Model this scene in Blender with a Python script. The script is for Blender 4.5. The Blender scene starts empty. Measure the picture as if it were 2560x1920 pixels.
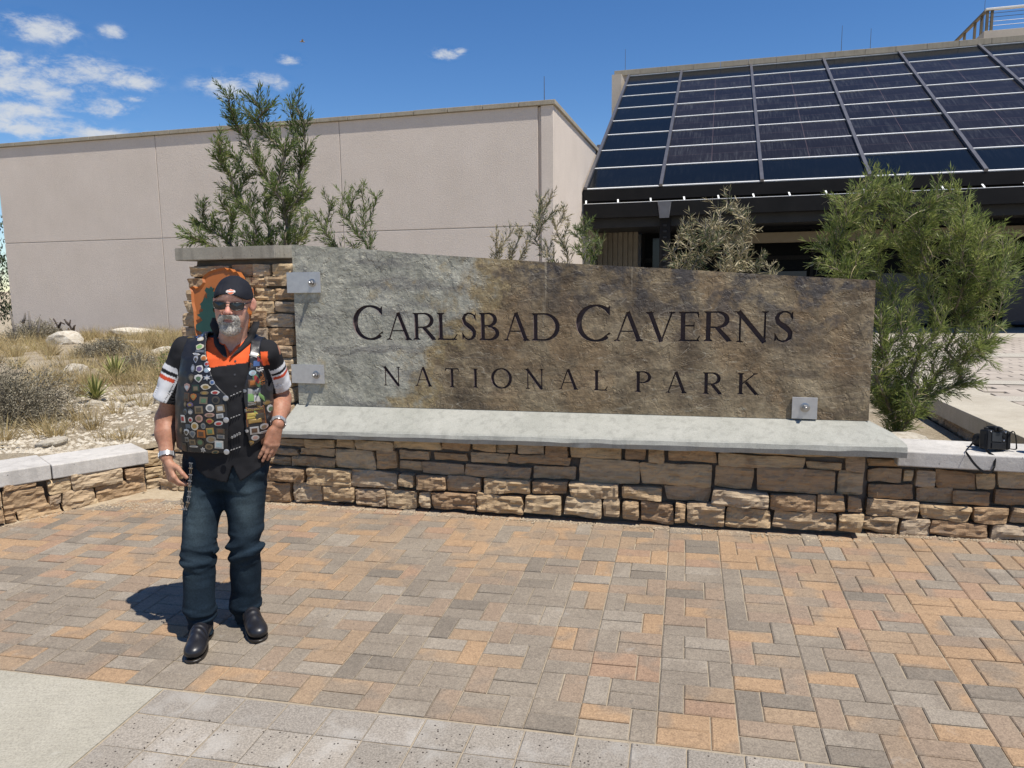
import bpy, bmesh, math, random
import numpy as np
from mathutils import Vector, Matrix, geometry

scene = bpy.context.scene
COL = scene.collection
R = math.radians
# ------------------------------------------------------------------ camera, sky, sun, exposure
CAM_POS = Vector((0.0, 0.0, 1.78))
PITCH, ROLL = R(7.8), R(0.7)
cd = bpy.data.cameras.new('camera_view')
cd.sensor_width = 36.0
cd.lens = 36.0 * 1836.15 / 2560.0
cd.clip_start = 0.05
cd.clip_end = 3000.0
cam = bpy.data.objects.new('camera_view', cd)
COL.objects.link(cam)
fw = Vector((0, math.cos(PITCH), -math.sin(PITCH)))
rt = Vector((1, 0, 0))
dn = fw.cross(rt)
rt2 = rt * math.cos(ROLL) + dn * math.sin(ROLL)
dn2 = -rt * math.sin(ROLL) + dn * math.cos(ROLL)
M = Matrix.Identity(4)
for i in range(3):
    M[i][0] = rt2[i]; M[i][1] = -dn2[i]; M[i][2] = -fw[i]; M[i][3] = CAM_POS[i]
cam.matrix_world = M
scene.camera = cam

SUN_EL, SUN_AZ = R(65.0), R(131.0)          # azimuth clockwise from +Y
world = bpy.data.worlds.new('World')
scene.world = world
world.use_nodes = True
wn, wl = world.node_tree.nodes, world.node_tree.links
wn.clear()
w_out = wn.new('ShaderNodeOutputWorld')
w_bg = wn.new('ShaderNodeBackground')
w_sky = wn.new('ShaderNodeTexSky')
w_sky.sky_type = 'NISHITA'
w_sky.sun_disc = False
w_sky.sun_elevation = SUN_EL
w_sky.sun_rotation = SUN_AZ
w_sky.altitude = 1340
w_sky.air_density = 1.0
w_sky.dust_density = 0.35
w_sky.ozone_density = 2.2
w_bg.inputs['Strength'].default_value = SKY_STRENGTH = 0.095
sd = bpy.data.lights.new('sun', 'SUN')
sd.energy = 5.0
sd.angle = R(0.53)
sd.color = (1.0, 0.945, 0.86)
sun = bpy.data.objects.new('sun', sd)
COL.objects.link(sun)
sun_dir = Vector((math.sin(SUN_AZ) * math.cos(SUN_EL), math.cos(SUN_AZ) * math.cos(SUN_EL), math.sin(SUN_EL)))
sun.rotation_euler = sun_dir.to_track_quat('Z', 'Y').to_euler()
sun.location = (6, -6, 14)
scene.view_settings.view_transform = 'Standard'
scene.view_settings.look = 'None'
scene.view_settings.exposure = 0.3
scene.view_settings.gamma = 1.0
scene.view_settings.use_curve_mapping = False
scene.render.engine = 'CYCLES'
scene.cycles.max_bounces = 8
scene.cycles.diffuse_bounces = 4
scene.cycles.use_denoising = True

# clouds: small fair-weather cumulus, denser toward the left of the sky
CLOUD_DATA = [(-0.4961,0.824,0.2736,0.0272,0.0109),(-0.4722,0.8497,0.2345,0.0408,0.0142),(-0.4307,0.8717,0.2335,0.0272,0.0098),(-0.5305,0.8131,0.2394,0.0136,0.0098),(-0.5214,0.8348,0.1768,0.0463,0.0131),(-0.5314,0.8256,0.1896,0.0327,0.0136),(-0.4611,0.8641,0.2017,0.0272,0.0076),(-0.3287,0.9143,0.2367,0.0327,0.0109),(-0.2936,0.9244,0.2434,0.0218,0.0076),(-0.0792,0.9561,0.2822,0.0136,0.0054),(-0.0593,0.9566,0.2854,0.0065,0.0033),(-0.5203,0.8261,0.2164,0.0327,0.0152),(-0.4655,0.8677,0.1741,0.0545,0.0054),(-0.2618,0.9269,0.2689,0.0109,0.0054),(-0.506,0.8365,0.2106,0.0327,0.0109),(-0.4361,0.8553,0.2798,0.0109,0.0054),(-0.4303,0.8767,0.2151,0.0109,0.0033)]
def build_clouds():
    tc = wn.new('ShaderNodeTexCoord')
    nrm = wn.new('ShaderNodeVectorMath'); nrm.operation = 'NORMALIZE'
    wl.new(tc.outputs['Generated'], nrm.inputs[0])
    # warp
    nz = wn.new('ShaderNodeTexNoise'); nz.inputs['Scale'].default_value = 30; nz.inputs['Detail'].default_value = 9; nz.inputs['Roughness'].default_value = .68; nz.inputs['Distortion'].default_value = .25
    st = wn.new('ShaderNodeVectorMath'); st.operation = 'MULTIPLY'; st.inputs[1].default_value = (1, 1, 2.2)
    wl.new(nrm.outputs[0], st.inputs[0]); wl.new(st.outputs[0], nz.inputs['Vector'])
    acc = None
    for (x, y, z, a, b) in CLOUD_DATA:
        sub = wn.new('ShaderNodeVectorMath'); sub.operation = 'SUBTRACT'; sub.inputs[1].default_value = (x, y, z)
        wl.new(nrm.outputs[0], sub.inputs[0])
        mul = wn.new('ShaderNodeVectorMath'); mul.operation = 'MULTIPLY'; mul.inputs[1].default_value = (1 / a, 1 / a, 1 / b)
        wl.new(sub.outputs[0], mul.inputs[0])
        ln = wn.new('ShaderNodeVectorMath'); ln.operation = 'DOT_PRODUCT'
        wl.new(mul.outputs[0], ln.inputs[0]); wl.new(mul.outputs[0], ln.inputs[1])
        ex = wn.new('ShaderNodeMath'); ex.operation = 'MULTIPLY'; ex.inputs[1].default_value = -0.7
        wl.new(ln.outputs['Value'], ex.inputs[0])
        e2 = wn.new('ShaderNodeMath'); e2.operation = 'EXPONENT'
        wl.new(ex.outputs[0], e2.inputs[0])
        if acc is None: acc = e2
        else:
            mx = wn.new('ShaderNodeMath'); mx.operation = 'MAXIMUM'
            wl.new(acc.outputs[0], mx.inputs[0]); wl.new(e2.outputs[0], mx.inputs[1]); acc = mx
    # the same kind of cloud scattered over the rest of the sky by noise
    n2 = wn.new('ShaderNodeTexNoise'); n2.inputs['Scale'].default_value = 3.1; n2.inputs['Detail'].default_value = 3
    wl.new(st.outputs[0], n2.inputs['Vector'])
    sep = wn.new('ShaderNodeSeparateXYZ'); wl.new(nrm.outputs[0], sep.inputs[0])
    back = wn.new('ShaderNodeMapRange'); back.inputs['From Min'].default_value = 0.55; back.inputs['From Max'].default_value = 0.2
    wl.new(sep.outputs['Y'], back.inputs['Value'])
    r2 = wn.new('ShaderNodeMapRange'); r2.inputs['From Min'].default_value = .56; r2.inputs['From Max'].default_value = .70; r2.inputs['To Max'].default_value = .8
    wl.new(n2.outputs['Fac'], r2.inputs['Value'])
    m3 = wn.new('ShaderNodeMath'); m3.operation = 'MULTIPLY'
    wl.new(r2.outputs[0], m3.inputs[0]); wl.new(back.outputs[0], m3.inputs[1])
    mx = wn.new('ShaderNodeMath'); mx.operation = 'MAXIMUM'
    wl.new(acc.outputs[0], mx.inputs[0]); wl.new(m3.outputs[0], mx.inputs[1])
    # density = lobe * .9 + (noise-.5) * k
    nm = wn.new('ShaderNodeMath'); nm.operation = 'MULTIPLY_ADD'; nm.inputs[1].default_value = 3.5; nm.inputs[2].default_value = -1.88
    wl.new(nz.outputs['Fac'], nm.inputs[0])
    ad = wn.new('ShaderNodeMath'); ad.operation = 'ADD'
    wl.new(mx.outputs[0], ad.inputs[0]); wl.new(nm.outputs[0], ad.inputs[1])
    gt = wn.new('ShaderNodeMath'); gt.operation = 'MULTIPLY'
    wl.new(ad.outputs[0], gt.inputs[0])
    lim = wn.new('ShaderNodeMapRange'); lim.inputs['From Min'].default_value = 0.05; lim.inputs['From Max'].default_value = .35
    wl.new(mx.outputs[0], lim.inputs['Value']); wl.new(lim.outputs[0], gt.inputs[1])
    sm = wn.new('ShaderNodeMapRange'); sm.interpolation_type = 'SMOOTHSTEP'
    sm.inputs['From Min'].default_value = -.10; sm.inputs['From Max'].default_value = 1.25; sm.inputs['To Max'].default_value = .93
    wl.new(gt.outputs[0], sm.inputs['Value'])
    hue = wn.new('ShaderNodeHueSaturation'); hue.inputs['Hue'].default_value = .506; hue.inputs['Saturation'].default_value = 1.30; hue.inputs['Value'].default_value = 1.10
    wl.new(w_sky.outputs['Color'], hue.inputs['Color'])
    mix = wn.new('ShaderNodeMixRGB')
    mix.inputs['Color2'].default_value = (5.6, 5.9, 6.3, 1)
    wl.new(sm.outputs[0], mix.inputs['Fac']); wl.new(hue.outputs['Color'], mix.inputs['Color1'])
    wl.new(mix.outputs['Color'], w_bg.inputs['Color'])
build_clouds()
wl.new(w_bg.outputs['Background'], w_out.inputs['Surface'])

# ------------------------------------------------------------------ helpers
def gz(x, y):                                   # height of the sloping plaza
    return -0.0023 + 0.026393 * x + 0.034952 * y
PN = Vector((-0.02636809, -0.0349184, 0.99904226))
PAX = Vector((0.97252699, -0.23212729, 0.01755498))
PAY = Vector((0.23129198, 0.97205845, 0.04007984))
UL = 0.2                                        # paver length
def pav(c, r, h=0.0):                           # point of the paving grid
    return CAM_POS - PN * (1.7805779 - h) + PAX * (UL * (c - 0.56134)) + PAY * (UL * (22.39443 - r))
def pav_inv(p):
    d = Vector(p) - CAM_POS
    return d.dot(PAX) / UL + 0.56134, 22.39443 - d.dot(PAY) / UL
CINV = cam.matrix_world.inverted()
def project(p):                                 # picture coordinates 0..1 (only used to see which pieces show largest)
    q = CINV @ Vector(p)
    if q.z > -0.05: return None
    return 0.5 + q.x / -q.z * 1836.15 / 2560, 0.5 - q.y / -q.z * 1836.15 / 1920, -q.z

def tag(o, label=None, cat=None, group=None, kind=None):
    if label: o['label'] = label
    if cat: o['category'] = cat
    if group: o['group'] = group
    if kind: o['kind'] = kind
    return o
def empty(name, loc=(0, 0, 0), rotz=0.0, label=None, cat=None, group=None):
    o = bpy.data.objects.new(name, None); COL.objects.link(o)
    o.empty_display_size = .1
    o.location = loc; o.rotation_euler = (0, 0, rotz)
    return tag(o, label, cat, group)
def link(name, me, parent=None, loc=None, rot=None):
    o = bpy.data.objects.new(name, me); COL.objects.link(o)
    if parent is not None: o.parent = parent
    if loc is not None: o.location = loc
    if rot is not None: o.rotation_euler = rot
    return o
def mk_mesh(name, v, f, mats=None, smooth=False, idx=None):
    me = bpy.data.meshes.new(name)
    me.from_pydata([tuple(p) for p in v], [], [tuple(q) for q in f])
    if mats is not None:
        for m in (mats if isinstance(mats, (list, tuple)) else [mats]): me.materials.append(m)
    if idx is not None: me.polygons.foreach_set('material_index', idx)
    if smooth: me.polygons.foreach_set('use_smooth', [True] * len(me.polygons))
    me.update()
    return me

class MB:                                       # collects simple shapes into ONE mesh
    def __init__(s): s.v = []; s.f = []
    def add(s, v, f):
        n = len(s.v); s.v += [tuple(p) for p in v]; s.f += [tuple(i + n for i in q) for q in f]; return s
    def box(s, x0, y0, z0, x1, y1, z1, m=None, ch=0.0):
        if ch <= 0:
            v = [(x0,y0,z0),(x1,y0,z0),(x1,y1,z0),(x0,y1,z0),(x0,y0,z1),(x1,y0,z1),(x1,y1,z1),(x0,y1,z1)]
            f = [(0,3,2,1),(4,5,6,7),(0,1,5,4),(1,2,6,5),(2,3,7,6),(3,0,4,7)]
        else:
            bm = bmesh.new(); bmesh.ops.create_cube(bm, size=1)
            for q in bm.verts:
                q.co = Vector(((x0+x1)/2 + q.co.x*(x1-x0), (y0+y1)/2 + q.co.y*(y1-y0), (z0+z1)/2 + q.co.z*(z1-z0)))
            bmesh.ops.bevel(bm, geom=bm.edges[:], offset=ch, segments=2, affect='EDGES', profile=.5)
            bm.verts.ensure_lookup_table()
            v = [q.co.copy() for q in bm.verts]; f = [[q.index for q in p.verts] for p in bm.faces]; bm.free()
        if m is not None: v = [m @ Vector(p) for p in v]
        return s.add(v, f)
    def tube(s, pts, rad, n=6, cap=True):
        pts = [Vector(p) for p in pts]; k = len(pts)
        if not isinstance(rad, (list, tuple)): rad = [rad] * k
        v = []; f = []; prev = None
        for i, p in enumerate(pts):
            d = (pts[min(i+1, k-1)] - pts[max(i-1, 0)])
            if d.length < 1e-9: d = Vector((0, 0, 1))
            d.normalize()
            if prev is None:
                a = d.cross(Vector((0, 0, 1)) if abs(d.z) < .9 else Vector((1, 0, 0))).normalized()
            else:
                a = prev - d * prev.dot(d)
                a = a.normalized() if a.length > 1e-6 else d.orthogonal().normalized()
            prev = a; b = d.cross(a)
            for j in range(n):
                t = 2 * math.pi * j / n
                v.append(p + (a * math.cos(t) + b * math.sin(t)) * rad[i])
        for i in range(k - 1):
            for j in range(n):
                f.append((i*n+j, i*n+(j+1) % n, (i+1)*n+(j+1) % n, (i+1)*n+j))
        if cap:
            f.append(tuple(range(n))[::-1]); f.append(tuple((k-1)*n+j for j in range(n)))
        return s.add(v, f)
    def lathe(s, prof, n=20, m=None):           # prof = [(radius, height)] about local z
        v = []; f = []
        for r_, h_ in prof:
            for j in range(n):
                t = 2*math.pi*j/n; v.append(Vector((r_*math.cos(t), r_*math.sin(t), h_)))
        for i in range(len(prof)-1):
            for j in range(n): f.append((i*n+j, i*n+(j+1) % n, (i+1)*n+(j+1) % n, (i+1)*n+j))
        f.append(tuple(range(n))[::-1]); f.append(tuple((len(prof)-1)*n+j for j in range(n)))
        if m is not None: v = [m @ p for p in v]
        return s.add(v, f)
    def sweep(s, prof, pts_fn, n):              # prof in (y,z), along x stations
        pass
    def mesh(s, name, mat, smooth=False): return mk_mesh(name, s.v, s.f, mat, smooth)
    def obj(s, name, mat, parent=None, smooth=False, loc=None, rot=None):
        return link(name, s.mesh(name, mat, smooth), parent, loc, rot)

# value noise in numpy
_rs = np.random.RandomState(7)
_LAT = _rs.rand(64, 64, 64).astype(np.float32)
def vnoise(p, scale=1.0, seed=0):
    q = np.asarray(p, dtype=np.float64) * scale + seed * 17.31
    i = np.floor(q).astype(np.int64); t = q - i; t = t*t*(3-2*t)
    a = [(i[..., k] % 64, (i[..., k] + 1) % 64) for k in range(3)]
    r = 0
    for cx in (0, 1):
        for cy in (0, 1):
            for cz in (0, 1):
                w = (t[...,0] if cx else 1-t[...,0])*(t[...,1] if cy else 1-t[...,1])*(t[...,2] if cz else 1-t[...,2])
                r = r + w*_LAT[a[0][cx], a[1][cy], a[2][cz]]
    return r*2-1
def fbm(p, scale=1.0, seed=0, oct=3):
    r = 0; a = 1.0; s = 0
    for o in range(oct):
        r = r + a*vnoise(p, scale*2**o, seed+o*3); s += a; a *= .5
    return r/s

# ------------------------------------------------------------------ materials
class NT:
    def __init__(s, name):
        s.m = bpy.data.materials.new(name); s.m.use_nodes = True
        s.t = s.m.node_tree; s.n = s.t.nodes; s.b = s.n['Principled BSDF']
    def new(s, typ, **kw):
        nd = s.n.new(typ)
        for k, v in kw.items():
            if k in nd.inputs: nd.inputs[k].default_value = v
            else: setattr(nd, k, v)
        return nd
    def l(s, a, b): s.t.links.new(a, b)
    def coord(s, stretch=(1,1,1), rnd=True, kind='Object'):
        tc = s.new('ShaderNodeTexCoord'); v = tc.outputs[kind]
        if rnd:
            oi = s.new('ShaderNodeObjectInfo')
            ml = s.new('ShaderNodeMath', operation='MULTIPLY'); ml.inputs[1].default_value = 37.0
            s.l(oi.outputs['Random'], ml.inputs[0])
            ad = s.new('ShaderNodeVectorMath', operation='ADD'); s.l(v, ad.inputs[0]); s.l(ml.outputs[0], ad.inputs[1]); v = ad.outputs[0]
        if tuple(stretch) != (1,1,1):
            mu = s.new('ShaderNodeVectorMath', operation='MULTIPLY'); mu.inputs[1].default_value = stretch
            s.l(v, mu.inputs[0]); v = mu.outputs[0]
        return v
    def noise(s, v, scale, detail=5, rough=.55, dist=0.0):
        nd = s.new('ShaderNodeTexNoise'); nd.inputs['Scale'].default_value = scale; nd.inputs['Detail'].default_value = detail
        nd.inputs['Roughness'].default_value = rough; nd.inputs['Distortion'].default_value = dist
        s.l(v, nd.inputs['Vector']); return nd.outputs['Fac']
    def ramp(s, fac, stops):
        nd = s.new('ShaderNodeValToRGB'); cr = nd.color_ramp
        while len(cr.elements) < len(stops): cr.elements.new(.5)
        for e, (p, c) in zip(cr.elements, stops): e.position = p; e.color = (*c, 1) if len(c) == 3 else c
        s.l(fac, nd.inputs['Fac']); return nd.outputs['Color']
    def mix(s, fac, a, b, mode='MIX'):
        nd = s.new('ShaderNodeMixRGB'); nd.blend_type = mode
        for k, x in (('Fac', fac), ('Color1', a), ('Color2', b)):
            if isinstance(x, (int, float)): nd.inputs[k].default_value = x
            elif isinstance(x, tuple): nd.inputs[k].default_value = (*x, 1) if len(x) == 3 else x
            else: s.l(x, nd.inputs[k])
        return nd.outputs['Color']
    def math(s, op, a, b=None, c=None):
        nd = s.new('ShaderNodeMath', operation=op)
        for i, x in enumerate((a, b, c)):
            if x is None: continue
            if isinstance(x, (int, float)): nd.inputs[i].default_value = x
            else: s.l(x, nd.inputs[i])
        return nd.outputs[0]
    def mrange(s, v, a, b, c=0.0, d=1.0, smooth=True):
        nd = s.new('ShaderNodeMapRange'); nd.interpolation_type = 'SMOOTHSTEP' if smooth else 'LINEAR'
        for k, x in zip(('From Min', 'From Max', 'To Min', 'To Max'), (a, b, c, d)): nd.inputs[k].default_value = x
        s.l(v, nd.inputs['Value']); return nd.outputs[0]
    def bump(s, h, strength=.3, dist=.01, prev=None):
        nd = s.new('ShaderNodeBump'); nd.inputs['Strength'].default_value = strength; nd.inputs['Distance'].default_value = dist
        s.l(h, nd.inputs['Height'])
        if prev is not None: s.l(prev, nd.inputs['Normal'])
        return nd.outputs[0]
    def rand(s):
        return s.new('ShaderNodeObjectInfo').outputs['Random']
    def hsv(s, col, h=None, sat=None, val=None):
        nd = s.new('ShaderNodeHueSaturation')
        for k, x in (('Hue', h), ('Saturation', sat), ('Value', val)):
            if x is None: continue
            if isinstance(x, (int, float)): nd.inputs[k].default_value = x
            else: s.l(x, nd.inputs[k])
        if isinstance(col, tuple): nd.inputs['Color'].default_value = (*col, 1)
        else: s.l(col, nd.inputs['Color'])
        return nd.outputs['Color']
    def done(s, color=None, rough=.8, normal=None, spec=.3, metallic=0.0, **kw):
        if color is not None:
            if isinstance(color, tuple): s.b.inputs['Base Color'].default_value = (*color, 1)
            else: s.l(color, s.b.inputs['Base Color'])
        if isinstance(rough, (int, float)): s.b.inputs['Roughness'].default_value = rough
        else: s.l(rough, s.b.inputs['Roughness'])
        s.b.inputs['Specular IOR Level'].default_value = spec
        s.b.inputs['Metallic'].default_value = metallic
        if normal is not None: s.l(normal, s.b.inputs['Normal'])
        for k, v in kw.items(): s.b.inputs[k.replace('_', ' ')].default_value = v
        return s.m

def simple(name, c1, c2=None, scale=6, rough=.8, bump=.2, bscale=60, bdist=.004, spec=.3, metallic=0.0, rnd=.12, stretch=(1,1,1), rough2=None):
    n = NT(name); v = n.coord(stretch)
    c2 = c2 or tuple(min(1, x*.75) for x in c1)
    col = n.ramp(n.noise(v, scale, 6, .6), [(.3, c1), (.7, c2)])
    if rnd: col = n.hsv(col, val=n.mrange(n.rand(), 0, 1, 1-rnd, 1+rnd, False))
    b = n.bump(n.noise(v, bscale, 5, .65), bump, bdist) if bump else None
    return n.done(col, rough, b, spec, metallic)

def leafmat(name, cols, trans=.25, rough=.5):
    n = NT(name)
    at = n.new('ShaderNodeAttribute'); at.attribute_name = 'tint'
    col = n.ramp(at.outputs['Fac'], cols)
    n.done(col, rough, None, .3)
    tr = n.new('ShaderNodeBsdfTranslucent'); n.l(col, tr.inputs['Color'])
    mx = n.new('ShaderNodeMixShader'); mx.inputs[0].default_value = trans
    n.l(n.b.outputs[0], mx.inputs[1]); n.l(tr.outputs[0], mx.inputs[2])
    n.l(mx.outputs[0], n.n['Material Output'].inputs['Surface'])
    return n.m

# ------------------------------------------------------------------ setting materials
def mat_paver(name, src):
    n = NT(name)
    if src == 'object': tint = n.new('ShaderNodeObjectInfo').outputs['Color']
    else:
        a = n.new('ShaderNodeAttribute'); a.attribute_name = 'tint'; tint = a.outputs['Color']
    ge = n.new('ShaderNodeNewGeometry'); pos = ge.outputs['Position']
    blend = n.mrange(n.noise(pos, 4.5, 2, .5), .50, .62)
    col = n.mix(n.math('MULTIPLY', blend, .6), tint, (.205, .175, .141))
    grain = n.noise(pos, 150, 3, .7)
    col = n.mix(1.0, col, n.ramp(grain, [(.27, (.60,.59,.58)), (.52, (1.0,1.0,1.0)), (.75, (1.30,1.28,1.24))]), 'MULTIPLY')
    mid = n.noise(pos, 52, 4, .6)
    col = n.mix(1.0, col, n.ramp(mid, [(.3, (.86,.85,.84)), (.7, (1.13,1.12,1.10))]), 'MULTIPLY')
    dirt = n.noise(pos, 2.2, 6, .6)
    col = n.mix(1.0, col, n.ramp(dirt, [(.3, (.88,.87,.86)), (.7, (1.1,1.09,1.07))]), 'MULTIPLY')
    eff = n.mrange(n.noise(pos, 7, 5, .65), .63, .78, 0, .45)        # pale efflorescence
    col = n.mix(eff, col, (.36, .34, .305))
    spot = n.mrange(n.noise(pos, 16, 2, .4), .74, .80, 0, .55)        # small dark stains
    col = n.mix(spot, col, (.10, .09, .08))
    b = n.bump(grain, .35, .004)
    b = n.bump(n.noise(pos, 45, 4, .6), .25, .006, b)
    return n.done(col, .88, b, .25)
M_PAV_OBJ = mat_paver('paver_concrete', 'object')
M_PAV_VC = mat_paver('paver_concrete_far', 'attr')

def mat_agg(name, base, speck=.0):
    n = NT(name); ge = n.new('ShaderNodeNewGeometry'); pos = ge.outputs['Position']
    g = n.noise(pos, 130, 4, .75)
    col = n.ramp(g, [(.30, tuple(x*.58 for x in base)), (.5, base), (.70, tuple(min(.8, x*1.45) for x in base))])
    patch = n.mrange(n.noise(pos, 5, 6, .62), .50, .70, 0, .6)
    col = n.mix(patch, col, (.40, .375, .335))
    oi = n.rand(); col = n.hsv(col, val=n.mrange(oi, 0, 1, .86, 1.12, False))
    h = g
    if speck:
        vo = n.new('ShaderNodeTexVoronoi'); vo.inputs['Scale'].default_value = 70; n.l(pos, vo.inputs['Vector'])
        sel = n.new('ShaderNodeSeparateColor'); n.l(vo.outputs['Color'], sel.inputs[0])
        pit = n.math('MULTIPLY', n.mrange(vo.outputs['Distance'], .30, .22), n.math('GREATER_THAN', sel.outputs[0], 1-speck))
        col = n.mix(pit, col, (.045, .035, .03))
        h = n.math('SUBTRACT', g, n.math('MULTIPLY', pit, 1.5))
    return n.done(col, .9, n.bump(h, .5, .006), .2)
M_AGG = mat_agg('aggregate_paver', (.285, .252, .21), .15)
M_SMOOTHSLAB = mat_agg('smooth_paver', (.275, .244, .206), .02)

def mat_concrete(name, c1, c2, streak=0.0, pits=True, rough=.85, sc=2.5):
    n = NT(name); v = n.coord()
    col = n.ramp(n.noise(v, sc, 8, .62), [(.3, c1), (.7, c2)])
    col = n.mix(1.0, col, n.ramp(n.noise(v, 130, 3, .6), [(.3, (.86,.86,.86)), (.7, (1.1,1.1,1.1))]), 'MULTIPLY')
    if streak:
        sv = n.coord((9, 9, .7)); col = n.mix(n.mrange(n.noise(sv, 1.6, 5, .6), .45, .7, 0, streak), col, tuple(x*.55 for x in c1))
    h = n.noise(v, 160, 5, .7)
    b = n.bump(h, .3, .003); b = n.bump(n.noise(v, 14, 5, .6), .35, .012, b)
    if pits:
        vo = n.new('ShaderNodeTexVoronoi'); vo.inputs['Scale'].default_value = 30; n.l(v, vo.inputs['Vector'])
        sel = n.new('ShaderNodeSeparateColor'); n.l(vo.outputs['Color'], sel.inputs[0])
        pit = n.math('MULTIPLY', n.mrange(vo.outputs['Distance'], .16, .10), n.math('GREATER_THAN', sel.outputs[0], .93))
        col = n.mix(n.math('MULTIPLY', pit, .8), col, (.05,.05,.05))
    return n.done(col, rough, b, .25)
M_SILL = mat_concrete('sill_concrete', (.285,.285,.25), (.375,.37,.33), .35, False, .75)
M_COPING = mat_concrete('coping_concrete', (.40,.38,.35), (.54,.515,.475), .30)
M_CAP = mat_concrete('cap_concrete', (.27,.245,.195), (.35,.32,.26), .45)
def mat_pad():
    n = NT('pad_concrete'); pos = n.new('ShaderNodeNewGeometry').outputs['Position']
    col = n.ramp(n.noise(pos, 1.7, 8, .62), [(.3, (.305,.283,.228)), (.7, (.385,.36,.298))])
    g = n.noise(pos, 120, 4, .72)
    col = n.mix(1.0, col, n.ramp(g, [(.3, (.70,.69,.68)), (.5, (1,1,1)), (.7, (1.22,1.21,1.19))]), 'MULTIPLY')
    br = n.new('ShaderNodeVectorMath', operation='MULTIPLY'); br.inputs[1].default_value = (3, 40, 3); n.l(pos, br.inputs[0])
    col = n.mix(1.0, col, n.ramp(n.noise(br.outputs[0], 3, 3, .6), [(.3, (.93,.93,.93)), (.7, (1.06,1.06,1.05))]), 'MULTIPLY')
    col = n.mix(n.mrange(n.noise(pos, 4.5, 7, .66, .3), .58, .74, 0, .5), col, (.46,.445,.395))
    col = n.mix(n.mrange(n.noise(pos, 9, 4, .6), .66, .74, 0, .4), col, (.19,.175,.14))
    return n.done(col, .92, n.bump(g, .4, .004), .2)
M_PAD = mat_pad()
M_BCOPE = mat_concrete('parapet_concrete', (.29,.255,.195), (.36,.32,.25), .3)

def mat_sand():
    n = NT('sandstone'); v = n.coord(); vs = n.coord((1.2, 1.2, 7.0))
    r = n.rand()
    base = n.ramp(r, [(0, (.43,.30,.175)), (.2, (.32,.215,.13)), (.42, (.49,.36,.215)), (.6, (.36,.265,.175)), (.8, (.54,.41,.25)), (1, (.40,.32,.235))])
    strata = n.noise(vs, 5, 6, .62, .6)
    col = n.mix(1.0, base, n.ramp(strata, [(.25, (.62,.57,.52)), (.5, (1,1,1)), (.75, (1.25,1.2,1.12))]), 'MULTIPLY')
    iron = n.mrange(n.noise(v, 6, 5, .6), .55, .72, 0, .55)
    col = n.mix(iron, col, (.21, .12, .065))
    gray = n.mrange(n.noise(v, 9, 4, .6), .60, .75, 0, .5)
    col = n.mix(gray, col, (.22,.205,.19))
    h1 = n.noise(vs, 11, 7, .68, .4); h2 = n.noise(v, 60, 5, .7)
    b = n.bump(h1, .75, .018); b = n.bump(h2, .5, .006, b)
    return n.done(col, .92, b, .15)
M_STONE = mat_sand()
M_MORTAR = simple('mortar_core', (.10,.085,.07), (.16,.135,.11), 8, .95, .5, 40, .01, .1, 0, 0)

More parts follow.
